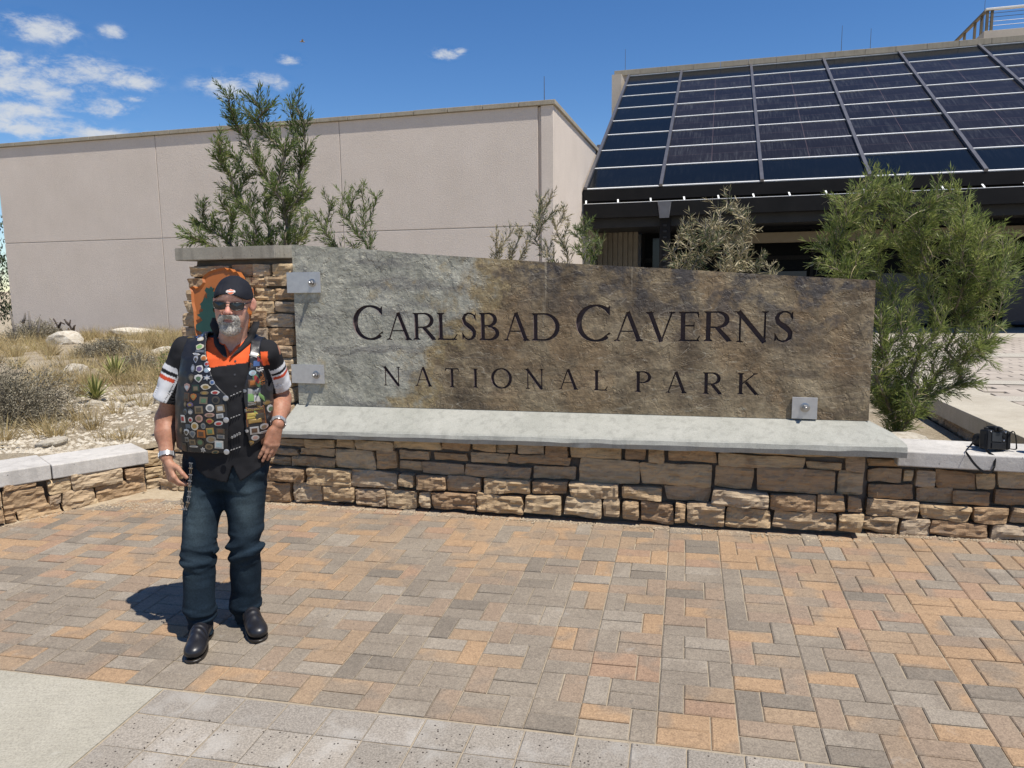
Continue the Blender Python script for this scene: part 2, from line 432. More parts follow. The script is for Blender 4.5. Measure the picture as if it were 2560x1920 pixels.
def mat_slate():
    n = NT('slate_slab'); v = n.coord(rnd=False)
    sp = n.new('ShaderNodeSeparateXYZ'); n.l(v, sp.inputs[0])
    wob = n.noise(v, 2.6, 9, .72, .6)
    edge = n.math('SUBTRACT', sp.outputs['X'], n.math('MULTIPLY_ADD', sp.outputs['Z'], .66, .30))
    edge = n.math('ADD', edge, n.math('MULTIPLY_ADD', wob, 1.5, -.75))
    edge = n.math('ADD', edge, n.math('MULTIPLY_ADD', n.noise(v, 9, 6, .66), .7, -.35))
    mb = n.mrange(edge, -.16, .20)
    # diagonal drag marks
    rot = n.new('ShaderNodeMapping'); rot.inputs['Rotation'].default_value = (0, R(52), 0); rot.inputs['Scale'].default_value = (1.0, 1, 4.2)
    n.l(v, rot.inputs['Vector']); dv = rot.outputs[0]
    d1 = n.noise(dv, 2.0, 7, .62, .1); d2 = n.noise(dv, 9, 5, .66, .1)
    m1 = n.noise(v, 4.0, 7, .62, .15); m2 = n.noise(v, 30, 5, .62); m3 = n.noise(v, 2.1, 4, .6, .4); d3 = n.noise(dv, 3.4, 7, .66, .1)
    grey = n.ramp(m1, [(.28, (.20,.194,.152)), (.44, (.32,.312,.252)), (.56, (.40,.388,.315)), (.72, (.52,.50,.41))])
    grey = n.mix(n.mrange(d1, .50, .64, 0, .75), grey, (.205,.195,.175))
    yel = n.mrange(n.noise(v, 3.0, 8, .68, .5), .57, .66, 0, .55)
    grey = n.mix(yel, grey, (.34,.26,.135))
    rust = n.mrange(n.noise(v, 11, 7, .7, .8), .66, .72, 0, .7)
    grey = n.mix(rust, grey, (.27,.16,.06))
    brown = n.ramp(m1, [(.30, (.070,.052,.034)), (.42, (.150,.112,.068)), (.54, (.235,.182,.112)), (.70, (.36,.29,.185))])
    brown = n.mix(n.mrange(d3, .53, .63, 0, .62), brown, (.115,.088,.062))
    brown = n.mix(n.mrange(d1, .54, .68, 0, .60), brown, (.29,.24,.155))
    brown = n.mix(n.mrange(m3, .50, .62, 0, .45), brown, (.25,.165,.085))
    dk = n.math('MULTIPLY', n.mrange(n.noise(v, 6, 8, .7, .15), .44, .58), n.mrange(n.math('ADD', sp.outputs['Z'], n.math('MULTIPLY', sp.outputs['X'], .16)), 1.72, 2.30))
    brown = n.mix(n.math('MULTIPLY', dk, .85), brown, (.060,.058,.062))
    rim = n.mrange(n.math('ABSOLUTE', n.math('SUBTRACT', edge, .12)), .16, .02, 0, .6)
    brown = n.mix(rim, brown, (.34,.255,.12))
    drip = n.mrange(n.noise(n.coord((7,1,.25), False), 1.7, 4, .6), .66, .74, 0, .5)
    brown = n.mix(drip, brown, (.42,.36,.26))
    col = n.mix(mb, grey, brown)
    col = n.mix(1.0, col, n.ramp(m2, [(.28, (.70,.70,.71)), (.5, (1,1,1)), (.72, (1.26,1.24,1.18))]), 'MULTIPLY')
    col = n.mix(n.mrange(d2, .60, .72, 0, .45), col, (.50,.45,.34))
    # pale scratches
    sc = n.noise(dv, 1.3, 2, .5, 1.2)
    scr = n.mrange(n.math('ABSOLUTE', n.math('SUBTRACT', sc, .5)), .0035, .001, 0, .30)
    sc2 = n.noise(n.coord((.6,1,1.4), False), 1.1, 2, .5, 2.0)
    scr2 = n.mrange(n.math('ABSOLUTE', n.math('SUBTRACT', sc2, .36)), .0025, .0008, 0, .30)
    col = n.mix(n.math('MAXIMUM', scr, scr2), col, (.55,.49,.38))
    cle = n.noise(v, 6, 5, .6, .3)
    stp = n.ramp(cle, [(.40, (0,0,0)), (.43, (.5,.5,.5)), (.56, (.5,.5,.5)), (.58, (1,1,1))])
    b = n.bump(stp, .55, .020); b = n.bump(m1, .5, .045, b); b = n.bump(n.noise(v, 13, 6, .62, .1), .55, .018, b); b = n.bump(n.noise(v, 60, 4, .65), .35, .005, b)
    return n.done(col, .72, b, .35)
M_SLATE = mat_slate()
M_LETTER = simple('letter_paint', (.048,.034,.035), (.075,.055,.056), 30, .7, .4, 60, .004, .3, 0, 0)
M_LETTER_WALL = simple('letter_cut', (.13,.095,.095), (.20,.15,.15), 30, .8, .4, 60, .004, .2, 0, 0)
M_STEEL = simple('galvanised_plate', (.50,.50,.51), (.60,.60,.60), 22, .42, .12, 90, .002, .5, .75, .04)
M_BOLT = simple('steel_bolt', (.32,.31,.30), (.42,.41,.40), 30, .35, .1, 80, .001, .5, .9, .04)

def mat_stucco(name, c1, c2):
    n = NT(name); v = n.coord()
    col = n.ramp(n.noise(v, .9, 6, .6), [(.3, c1), (.7, c2)])
    col = n.mix(1.0, col, n.ramp(n.noise(v, 40, 4, .7), [(.3, (.90,.90,.90)), (.7, (1.07,1.07,1.07))]), 'MULTIPLY')
    sv = n.coord((6, 6, .35)); col = n.mix(n.mrange(n.noise(sv, .8, 4, .6), .5, .75, 0, .07), col, tuple(x*.78 for x in c1))
    sz = n.new('ShaderNodeSeparateXYZ'); n.l(v, sz.inputs[0])
    b = n.bump(n.noise(v, 38, 6, .75), .75, .012)
    return n.done(col, .93, b, .1)
M_STUCCO = mat_stucco('stucco', (.585,.51,.437), (.645,.565,.49))
M_STUCCO_TAN = mat_stucco('stucco_tan', (.46,.40,.33), (.53,.465,.385))
M_JOINT = simple('joint_sealant', (.58,.54,.49), (.50,.46,.42), 6, .8, 0, rnd=0)
def mat_glass_pane():
    n = NT('solar_glass'); v = n.coord(rnd=False); r = n.rand()
    sp = n.new('ShaderNodeSeparateXYZ'); n.l(v, sp.inputs[0])
    at = n.new('ShaderNodeObjectInfo')
    base = at.outputs['Color']
    st = n.coord((14, .8, 1)); dust = n.noise(st, 1.5, 5, .7)
    low = n.mrange(sp.outputs['Y'], -.25, -.72, 0, 1)
    dm = n.math('MULTIPLY', n.mrange(dust, .42, .72, 0, .55), n.mrange(n.noise(v, 1.1, 3, .5), .35, .65))
    edge = n.mrange(sp.outputs['Y'], -.60, -.735, 0, .30)
    fac = n.math('MINIMUM', n.math('ADD', n.math('MULTIPLY', n.math('MULTIPLY', dm, n.math('MULTIPLY_ADD', n.math('GREATER_THAN', n.new('ShaderNodeObjectInfo').outputs['Object Index'], .5), .75, .12)), .36), n.math('MULTIPLY', edge, .55)), 1.0)
    col = n.mix(fac, base, (.20,.21,.22))
    lx = n.mrange(n.math('ABSOLUTE', sp.outputs['X']), .012, .007, 0, .25)
    ly = n.mrange(n.math('ABSOLUTE', sp.outputs['Y']), .010, .005, 0, .18)
    has = n.math('GREATER_THAN', n.new('ShaderNodeObjectInfo').outputs['Object Index'], .5)
    col = n.mix(n.math('MULTIPLY', n.math('MAXIMUM', lx, ly), has), col, (.22,.15,.15))
    rg = n.math('ADD', n.math('MULTIPLY', fac, .5), .16)
    return n.done(col, rg, None, .10)
M_PANE = mat_glass_pane()
M_WHITEBAR = simple('dusty_white_bar', (.74,.75,.74), (.84,.85,.84), 12, .6, .1, 30, .003, .3, 0, .06)
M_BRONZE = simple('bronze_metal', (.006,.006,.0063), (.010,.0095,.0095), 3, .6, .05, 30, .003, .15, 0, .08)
M_MULL = simple('mullion_metal', (.12,.115,.12), (.16,.155,.16), 4, .4, .05, 30, .003, .5, .5, .05)
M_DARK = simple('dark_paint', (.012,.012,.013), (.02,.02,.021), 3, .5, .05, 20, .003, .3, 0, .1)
M_BEAM = simple('beam_paint', (.13,.10,.06), (.16,.125,.075), 3, .6, .05, 20, .003, .3, 0, .05)
M_BOARD = simple('fluted_board', (.14,.12,.09), (.18,.155,.12), 5, .8, .1, 20, .004, .2, 0, .06)
n_ = NT('door_glass'); M_DGLASS = n_.done((.004,.005,.006), .35, None, .04)
n_ = NT('blue_glass'); M_BGLASS = n_.done((.03,.04,.06), .12, None, .3)

def mat_soil():
    n = NT('desert_soil'); ge = n.new('ShaderNodeNewGeometry'); pos = ge.outputs['Position']
    col = n.ramp(n.noise(pos, 1.6, 8, .65), [(.25, (.31,.245,.165)), (.5, (.42,.35,.25)), (.75, (.51,.445,.34))])
    col = n.mix(1.0, col, n.ramp(n.noise(pos, 38, 5, .75), [(.3, (.62,.60,.56)), (.55, (1,1,1)), (.75, (1.25,1.24,1.2))]), 'MULTIPLY')
    b = n.bump(n.noise(pos, 24, 8, .75), .9, .05); b = n.bump(n.noise(pos, 120, 4, .7), .5, .01, b)
    return n.done(col, .95, b, .1)
M_SOIL = mat_soil()
M_SANDBED = simple('joint_sand', (.40,.335,.245), (.30,.25,.185), 30, .95, .6, 260, .006, .1, 0, 0)

# ------------------------------------------------------------------ ground
def grid_sheet(name, xs, ys, zf, mat, smooth=True):
    v = [(x, y, zf(x, y)) for y in ys for x in xs]; nx = len(xs)
    f = [(j*nx+i, j*nx+i+1, (j+1)*nx+i+1, (j+1)*nx+i) for j in range(len(ys)-1) for i in range(nx-1)]
    return link(name, mk_mesh(name, v, f, mat, smooth))
axs = [-600,-200,-80,-40,-20,-12,-8,-4,0,4,8,12,20,40,80,200,600]
g_ = grid_sheet('ground', axs, axs, lambda x, y: max(-.6, min(gz(x, y), .22)) - .12, M_SOIL); tag(g_, kind='structure')

# sand bed under the bricks
bed = []
for c, r in ((-34, 26), (22, 26), (22, -9), (-34, -9)): bed.append(pav(c, r, -.0072))
tag(link('paving_bed', mk_mesh('paving_bed', bed, [(0,1,2,3)], M_SANDBED)), kind='structure')

W_A, W_U = Vector((-1.75, 5.44, 0)), Vector((.961166, -.275972, 0))
W_N = Vector((W_U.y, -W_U.x, 0))               # toward the plaza
B_A, B_U = Vector((2.196, 4.423, 0)), Vector((.970488, -.241151, 0))
L_A, L_U = Vector((-3.747, 5.175, 0)), Vector((.725755, .687953, 0))
def side(p, a, u): return (p.x-a.x)*u.y - (p.y-a.y)*u.x      # >0 in front (camera side)
def on_plaza(p, m=-.05):
    if p.x < -1.9 and side(p, L_A, L_U) < m: return False
    if p.x < -1.6 and side(p, Vector((-3.0, 5.86, 0)), W_U) < m: return False
    if -1.75 < p.x < 2.2 and side(p, W_A, W_U) < m: return False
    if p.x >= 2.2 and side(p, B_A, B_U) < m: return False
    return True

PALETTE = {'grey': (0.238,0.205,0.165), 'dkgrey': (0.189,0.164,0.134), 'lt': (0.273,0.239,0.196), 'tan': (0.297,0.218,0.147), 'orange': (0.336,0.229,0.141), 'brown': (0.264,0.202,0.149), 'red': (0.299,0.204,0.141)}
def brick_tone(c, r, rnd):
    w = .22
    if c < -5 and r < 4.6: w = .62
    if c > 3.2: w = .68
    if -5 <= c <= 4 and r < 2.2: w = .64
    if c > 3.2 and r > 6: w = .42
    if c < -5 and 4.6 <= r < 8: w = .13
    if -5 <= c < 1 and 2.2 <= r < 9: w = .14
    x = rnd.random()
    if x < w: return PALETTE[rnd.choice(['tan', 'orange', 'tan', 'red', 'orange'])]
    return PALETTE[rnd.choice(['grey', 'grey', 'brown', 'grey', 'dkgrey', 'lt', 'brown'])]
def brick_geo(l, w, h=.06, ch=.0055, gap=.0045, rnd=None):
    a, b = l/2 - gap/2, w/2 - gap/2
    v = []
    for z, i in ((0, ch), (-ch*.8, 0), (-h, 0)):
        for sx, sy in ((-1,-1), (1,-1), (1,1), (-1,1)):
            v.append((sx*(a-i) + (rnd.uniform(-.0012,.0012) if rnd else 0), sy*(b-i) + (rnd.uniform(-.0012,.0012) if rnd else 0), z))
    f = [(0,1,2,3)]
    for k in (0, 1):
        for j in range(4): f.append((4*k+j, 4*k+4+j, 4*k+4+(j+1) % 4, 4*k+(j+1) % 4))
    return v, [tuple(reversed(q)) if i else q for i, q in enumerate(f)]
def build_paving():
    rnd = random.Random(11)
    cols = []
    x = 0.0
    while x < 20: cols.append((x, 1.5)); x += 1.5
    x = -1.5; cols.append((x, 1.5)); cols.append((-2.5, 1.0)); x = -2.5
    while x > -32:
        if abs(x + 8.5) < .01: cols.append((x-1.0, 1.0)); x -= 1.0
        else: cols.append((x-1.5, 1.5)); x -= 1.5
    items = []                                   # (c, r, turn, tone)
    for c0, w in cols:
        for r in range(-9, 24):
            e = (r % 2 == 0)
            if w == 1.5:
                if rnd.random() < .04: e = not e
                if e: lay = [(.25, .5, 1), (1.0, .25, 0), (1.0, .75, 0)]
                else: lay = [(.5, .25, 0), (.5, .75, 0), (1.25, .5, 1)]
            else:
                lay = [(.25, .5, 1), (.75, .5, 1)] if e else [(.5, .25, 0), (.5, .75, 0)]
            for dc, dr, t in lay:
                c, rr = c0 + dc, r + dr
                if rr > 10.0 and not (rr < 10.06): continue
                p = pav(c, rr)
                if not on_plaza(p): continue
                items.append((c, rr, t, brick_tone(c, rr, rnd)))
    base = Matrix((( PAX.x, PAY.x, PN.x), (PAX.y, PAY.y, PN.y), (PAX.z, PAY.z, PN.z)))
    def xf(c, r, t):
        a = R(90*t) + rnd.uniform(-.006, .006)
        rot = base @ Matrix.Rotation(a, 3, 'Z') @ Matrix.Rotation(rnd.gauss(0, .0032), 3, 'X') @ Matrix.Rotation(rnd.gauss(0, .0032), 3, 'Y')
        p = pav(c + rnd.uniform(-.006, .006), r + rnd.uniform(-.006, .006), rnd.gauss(0, .0011))
        return Matrix.Translation(p) @ rot.to_4x4()
    ranked = []
    for it in items:
        p = project(pav(it[0], it[1]))
        vis = p is not None and 0 < p[0] < 1 and 0 < p[1] < 1
        ranked.append(((0 if vis else 1), p[2] if p else 99, it))
    ranked.sort(key=lambda q: q[:2])
    root = empty('brick_paving', pav(0, 5)); tag(root, kind='structure')
    var = [mk_mesh('paver_brick', *brick_geo(UL, UL/2, rnd=rnd), M_PAV_OBJ) for _ in range(8)]
    inv = root.matrix_world.inverted() if False else Matrix.Translation(-pav(0, 5))
    for k, (_, _, it) in enumerate(ranked[:290]):
        o = link('paver_brick', var[rnd.randrange(8)], root)
        o.matrix_local = inv @ xf(*it[:3]); o.color = (*it[3], 1)
    V, F, C = [], [], []
    for _, _, it in ranked[290:]:
        v, f = brick_geo(UL, UL/2, rnd=rnd); m = inv @ xf(*it[:3]); k = len(V)
        V += [tuple(m @ Vector(q)) for q in v]; F += [tuple(i+k for i in q) for q in f]; C += [(*it[3], 1)]*len(v)
    me = mk_mesh('brick_field', V, F, M_PAV_VC)
    at = me.color_attributes.new('tint', 'FLOAT_COLOR', 'POINT'); at.data.foreach_set('color', [x for c in C for x in c])
    tag(link('brick_field', me, root), kind='stuff')
    # square border pavers: one smooth row then pitted rows, to the right of the concrete pad
    bo = empty('border_paving', pav(0, 11)); tag(bo, kind='structure'); ib = Matrix.Translation(-pav(0, 11))
    for row, (r0, dep) in enumerate(((10.05, .84), (10.89, 1.0), (11.89, 1.0), (12.89, 1.0), (13.89, 1.0))):
        for k in range(0, 27):
            c = -10.44 + k + .5; r = r0 + dep/2
            v, f = brick_geo(UL, UL*dep, .06, .006, .005, rnd)
            pr = project(pav(c, r))
            o = link('square_paver', mk_mesh('square_paver', v, f, M_AGG if row or (k > 4 and rnd.random() < .6) else M_SMOOTHSLAB), bo)
            o.matrix_local = ib @ xf(c, r, 0)
    # concrete pad at the lower left
    P = [pav(-34, 10.06), pav(-10.47, 10.06), pav(-10.47, 26), pav(-34, 26)]
    v = [p - PN*.0015 for p in P] + [p - PN*.1 for p in P]
    tag(link('concrete_pad', mk_mesh('concrete_pad', v, [(3,2,1,0), (0,1,5,4), (1,2,6,5), (2,3,7,6), (3,0,4,7)], M_PAD)), kind='structure')
build_paving()

# ------------------------------------------------------------------ stone walls
def stone_geo(w, h, d, seed, rough=1.0, step=.0165):
    """split-face stone: irregular outline, rough front at local y=0 facing -y, body behind; centred in x,z"""
    rs = np.random.RandomState(seed)
    nx, nz = max(4, int(w/step)), max(4, int(h/step))
    nx, nz = min(nx, 26), min(nz, 11)
    gx, gzz = np.meshgrid(np.linspace(-1, 1, nx+1), np.linspace(-1, 1, nz+1))
    # outline: corners nudged, rounded, sides wavy
    cj = rs.uniform(-1, 1, (2, 2, 2))*np.array([min(w*.05, .014), min(h*.10, .010)])
    sx, sz = (gx+1)/2, (gzz+1)/2
    bl = lambda k: ((1-sx)*(1-sz)*cj[0,0,k] + sx*(1-sz)*cj[0,1,k] + (1-sx)*sz*cj[1,0,k] + sx*sz*cj[1,1,k])
    X = gx*(w/2) + bl(0); Z = gzz*(h/2) + bl(1)
    rad = min(w, h)*.11
    corner = np.clip((np.abs(gx)*w/2 - (w/2-rad))/rad, 0, 1)**2*np.clip((np.abs(gzz)*h/2 - (h/2-rad))/rad, 0, 1)**2
    X -= np.sign(gx)*corner*rad*.22; Z -= np.sign(gzz)*corner*rad*.22
    off = rs.uniform(0, 50, 3)
    P = np.stack([X*1.0+off[0], 0*X+off[1], Z+off[2]], -1)
    Z = Z + .006*vnoise(P, 13, 1)*(np.abs(gzz) > .99); X = X + .005*vnoise(P, 17, 2)*(np.abs(gx) > .99)
    Pst = P*np.array([1.0, 1, 3.2])
    n1 = fbm(P, 7, 3, 2); n2 = fbm(Pst, 12, 5, 3); n3 = np.abs(vnoise(Pst, 21, 9))
    relief = rough*(.014*n1 + .013*n2 - .007*n3)
    relief = np.round(relief/.008)*.008*.6 + relief*.4                 # chipped ledges
    ed = np.minimum(np.minimum(sx, 1-sx)*w, np.minimum(sz, 1-sz)*h)
    e = np.clip(1 - ed/(.012), 0, 1)
    Y = -relief + e**2*.006
    V = [(float(a), float(b), float(c)) for a, b, c in zip(X.ravel(), Y.ravel(), Z.ravel())]
    F = []; m = nx+1
    for j in range(nz):
        for i in range(nx): F.append((j*m+i, j*m+i+1, (j+1)*m+i+1, (j+1)*m+i))
    ring = [i for i in range(nx+1)] + [j*m+nx for j in range(1, nz+1)] + [nz*m+i for i in range(nx-1, -1, -1)] + [j*m for j in range(nz-1, 0, -1)]
    k = len(V)
    for i in ring: V.append((V[i][0]*.97, d, V[i][2]*.95))
    L = len(ring)
    for q in range(L): F.append((ring[(q+1) % L], ring[q], k+q, k+(q+1) % L))
    return V, F
def add_stone(parent, u, z, w, h, y=0.0, d=.14, seed=0, rough=1.0, rotz=0.0, loc=None):
    v, f = stone_geo(w, h, d, seed, rough)
    return link('stone', mk_mesh('stone', v, f, M_STONE, False), parent, loc or (u, y, z), (0, 0, rotz))
rs_w = random.Random(5)
def stones_from(parent, rects, dz=0.0, seed0=0, yo=0.0):
    for k, (u0, v0, u1, v1) in enumerate(rects):
        w, h = u1-u0, v1-v0
        bot = v0 < .36
        add_stone(parent, (u0+u1)/2, (v0+v1)/2 + dz, max(.05, w-.010), max(.03, h-.009), rs_w.uniform(-.014, .010) + yo - (.040 if bot else 0), .15, seed0+k, 1.5 if bot else 1.0)
ang = lambda u: math.atan2(u.y, u.x)

SIGN_STONES = [(-0.047,0.635,0.054,0.688),(0.057,0.648,0.436,0.696),(0.436,0.657,0.512,0.7),(0.517,0.654,0.82,0.702),(0.823,0.655,0.901,0.706),(0.91,0.606,1.272,0.691),(1.287,0.611,1.498,0.705),(1.516,0.618,1.692,0.705),(1.692,0.616,1.832,0.708),(1.837,0.611,2.034,0.702),(-0.039,0.569,0.173,0.629),(0.179,0.576,0.441,0.644),(0.441,0.585,0.6,0.649),(0.602,0.58,0.904,0.655),(-0.176,0.5,0.123,0.559),(0.138,0.51,0.435,0.58),(0.45,0.438,0.767,0.579),(0.771,0.446,0.944,0.579),(0.948,0.522,1.199,0.593),(1.206,0.533,1.488,0.594),(1.496,0.534,1.772,0.605),(1.777,0.548,2.225,0.613),(-0.181,0.422,0.053,0.493),(0.059,0.428,0.441,0.51),(0.951,0.447,1.13,0.52),(1.135,0.437,1.453,0.519),(1.458,0.437,1.948,0.529),(1.952,0.448,2.263,0.539),(-0.199,0.316,0.195,0.417),(0.199,0.307,0.574,0.436),(0.577,0.311,0.943,0.435),(0.947,0.325,1.073,0.43),(1.084,0.315,1.319,0.433),(1.323,0.329,1.594,0.437),(1.597,0.328,1.939,0.432),(1.942,0.348,2.206,0.438),(-0.196,0.148,0.069,0.305),(0.075,0.156,0.316,0.317),(0.318,0.173,0.602,0.312),(0.606,0.157,0.846,0.304),(0.848,0.169,1.106,0.305),(1.112,0.187,1.211,0.307),(1.215,0.186,1.541,0.32),(1.545,0.192,1.901,0.324),(1.904,0.206,2.163,0.342),(2.036,0.602,2.202,0.712),(2.214,0.602,2.571,0.72),(2.576,0.606,2.729,0.713),(2.732,0.608,2.846,0.714),(2.851,0.611,3.166,0.721),(3.168,0.695,3.922,0.726),(3.169,0.606,3.694,0.687),(3.698,0.612,3.925,0.666),(3.93,0.61,4.045,0.714),(2.268,0.435,2.681,0.608),(2.685,0.449,3.155,0.609),(3.159,0.465,3.4,0.601),(3.405,0.46,3.886,0.618),(3.89,0.461,4.041,0.613),(2.216,0.345,2.56,0.445),(2.563,0.354,2.84,0.443),(2.844,0.362,3.135,0.453),(3.14,0.343,3.486,0.457),(3.489,0.345,3.769,0.457),(3.773,0.352,3.941,0.465),(3.945,0.357,4.032,0.461),(2.182,0.212,2.434,0.348),(2.439,0.227,2.564,0.348),(2.569,0.211,2.689,0.341),(2.692,0.199,2.912,0.344),(2.917,0.218,2.986,0.354),(2.993,0.199,3.229,0.363),(3.235,0.218,3.515,0.345),(3.524,0.228,3.895,0.346),(3.899,0.236,4.044,0.356)]
BENCH_STONES = [(-0.004,0.629,0.182,0.684),(-0.005,0.533,0.199,0.621),(0.208,0.536,0.266,0.613),(0.275,0.508,0.386,0.618),(0.39,0.503,0.608,0.622),(0.604,0.515,0.716,0.621),(0.723,0.525,0.935,0.629),(-0.004,0.428,0.277,0.528),(0.283,0.412,0.482,0.512),(0.486,0.412,0.697,0.508),(0.703,0.423,0.911,0.517),(-0.015,0.315,0.298,0.43),(0.304,0.311,0.586,0.414),(0.591,0.313,0.789,0.411),(0.794,0.32,0.982,0.421),(-0.01,0.219,0.185,0.324),(0.191,0.209,0.368,0.317),(0.372,0.213,0.688,0.314),(0.692,0.222,0.957,0.317)]
LEFT_STONES = [(0.038,0.318,0.253,0.376),(-0.033,0.219,0.027,0.337),(0.031,0.14,0.297,0.329),(0.309,0.246,0.476,0.359),(0.475,0.237,0.839,0.376),(0.849,0.24,1.0,0.349),(0.634,0.1,1.006,0.251),(0.311,0.166,0.398,0.241),(0.403,0.104,0.622,0.249),(-0.043,0.104,0.028,0.212),(0.029,0.076,0.1,0.159),(0.106,0.054,0.393,0.182),(0.402,0.08,0.635,0.154)]
LETTERS = [('C',0.547,1.377,0.782,1.633),('A',0.803,1.379,1.009,1.579),('R',1.017,1.381,1.199,1.577),('L',1.204,1.382,1.364,1.577),('S',1.385,1.381,1.515,1.58),('B',1.524,1.383,1.675,1.577),('A',1.705,1.382,1.894,1.578),('D',1.909,1.384,2.109,1.574),('N',0.761,1.038,0.913,1.18),('A',1.021,1.04,1.158,1.182),('T',1.256,1.039,1.369,1.179),('I',1.465,1.041,1.517,1.18),('O',1.61,1.041,1.761,1.186),('N',1.854,1.043,2.0,1.186),('A',2.098,1.047,2.24,1.189),('C',2.233,1.381,2.458,1.632),('A',2.478,1.387,2.677,1.583),('V',2.696,1.383,2.887,1.582),('E',2.905,1.389,3.046,1.583),('R',3.066,1.391,3.244,1.586),('N',3.255,1.386,3.475,1.585),('S',3.489,1.388,3.624,1.589),('L',2.343,1.046,2.443,1.186),('P',2.626,1.043,2.736,1.185),('A',2.828,1.043,2.968,1.187),('R',3.068,1.043,3.193,1.187),('K',3.286,1.047,3.422,1.187)]

# sign base wall: stones, mortar core and the sloping concrete sill
base_w = empty('sign_base_wall', W_A, ang(W_U), 'long low sandstone wall under the carved sign with a sloping pale concrete sill', 'stone wall')
stones_from(base_w, SIGN_STONES, 0, 100, .030)
MB().add([(-.10,.075,.02),(3.95,.075,.02),(4.08,.16,.02),(4.08,.42,.02),(-.10,.42,.02),(-.10,.075,.70),(3.95,.075,.70),(4.08,.16,.70),(4.08,.42,.70),(-.10,.42,.70)],[(0,4,3,2,1),(5,6,7,8,9),(0,1,6,5),(1,2,7,6),(2,3,8,7),(3,4,9,8),(4,0,5,9)]).obj('mortar_core', M_MORTAR, base_w)
def sill():
    n = 90; prof = []
    V = []; F = []
    xs = np.linspace(.02, 4.245, n+1)
    for i, x in enumerate(xs):
        t = x/4.2
        zb, zt, zback = .664+.070*t, .722+.080*t, .874+.031*t
        endk = max(0, (x-4.06)/.185)                       # hip towards the right end
        nn = lambda k: float(vnoise(np.array([x*9.0, k*3.1, 0]), 1.0, 4))
        yb = .215
        zk = zback - endk*(zback - zt - .004)
        pts = [(-.02, zb+.002), (-.062+.004*nn(1), zb+.004*nn(2)), (-.070+.005*nn(3), (zb+zt)/2+.006*nn(4)), (-.062+.003*nn(5), zt-.006+.004*nn(6)), (-.048, zt+.006),
               (.08, zt+.006+(zk-zt)*.47+.0015*nn(7)), (yb, zk), (.33, zk), (.33, zb)]
        for y, z in pts: V.append((x, y, z))
    m = 9
    for i in range(n):
        for j in range(m):
            F.append((i*m+j, (i+1)*m+j, (i+1)*m+(j+1) % m, i*m+(j+1) % m))
    F.append(tuple(range(m))); F.append(tuple(n*m+j for j in range(m))[::-1])
    link('concrete_sill', mk_mesh('concrete_sill', V, F, M_SILL, False), base_w)
sill()

# bench wall to the right
bench = empty('bench_wall', B_A, ang(B_U), 'low sandstone bench wall right of the sign with a flat grey concrete top', 'stone wall')
stones_from(bench, BENCH_STONES, 0, 400, .024)
rb = random.Random(3)
z = .21
for (za, zb_) in ((.225,.315),(.32,.425),(.43,.525),(.53,.645)):
    u = 1.12
    while u < 3.4:
        w = rb.uniform(.16, .34); add_stone(bench, u+w/2, (za+zb_)/2, w-.012, zb_-za-.01, rb.uniform(-.012,.008)+.024, .15, rb.randrange(9999), .9); u += w
MB().box(-.04, .07, .02, 3.5, .36, .63).obj('mortar_core', M_MORTAR, bench)
def coping(parent, x0, x1, y0, y1, z0, z1, zr=None, m=M_COPING, name='coping_slab'):
    b = MB().box(x0, y0, z0, x1, y1, z1, ch=.008)
    if zr is not None: b.v = [(x, y, z + zr*(x-x0)) for x, y, z in b.v]
    return b.obj(name, m, parent)
coping(bench, .15, 1.62, -.045, .36, .653, .748, -.012)
coping(bench, 1.626, 3.4, -.045, .36, .64, .735, -.012)

# left retaining wall
leftw = empty('garden_wall', L_A, ang(L_U), 'low sandstone wall in front of the dry garden with two grey concrete coping slabs', 'stone wall')
stones_from(leftw, LEFT_STONES, 0, 700)
for (za, zb_) in ((.06,.15),(.155,.24),(.245,.34)):
    u = -.12
    while u > -2.4:
        w = rb.uniform(.18, .36); add_stone(leftw, u-w/2, (za+zb_)/2-.02, w-.012, zb_-za-.01, rb.uniform(-.012,.008), .15, rb.randrange(9999), 1.0); u -= w
MB().box(-2.5, .035, -.1, 1.02, .34, .345).obj('mortar_core', M_MORTAR, leftw)
coping(leftw, -2.5, -1.2, -.05, .40, .362, .478)
coping(leftw, -1.194, .342, -.05, .40, .362, .48)
coping(leftw, .350, 1.03, -.05, .38, .362, .470)

for k_, (za, zb_) in enumerate(((.09,.20),(.205,.30),(.305,.42))):
    add_stone(leftw, 1.10, (za+zb_)/2, .13, zb_-za-.008, .05+.01*k_, .14, 820+k_, 1.1, R(-8))
    add_stone(leftw, 1.18, (za+zb_)/2, .12, zb_-za-.008, .12, .14, 840+k_, 1.1, R(-25))
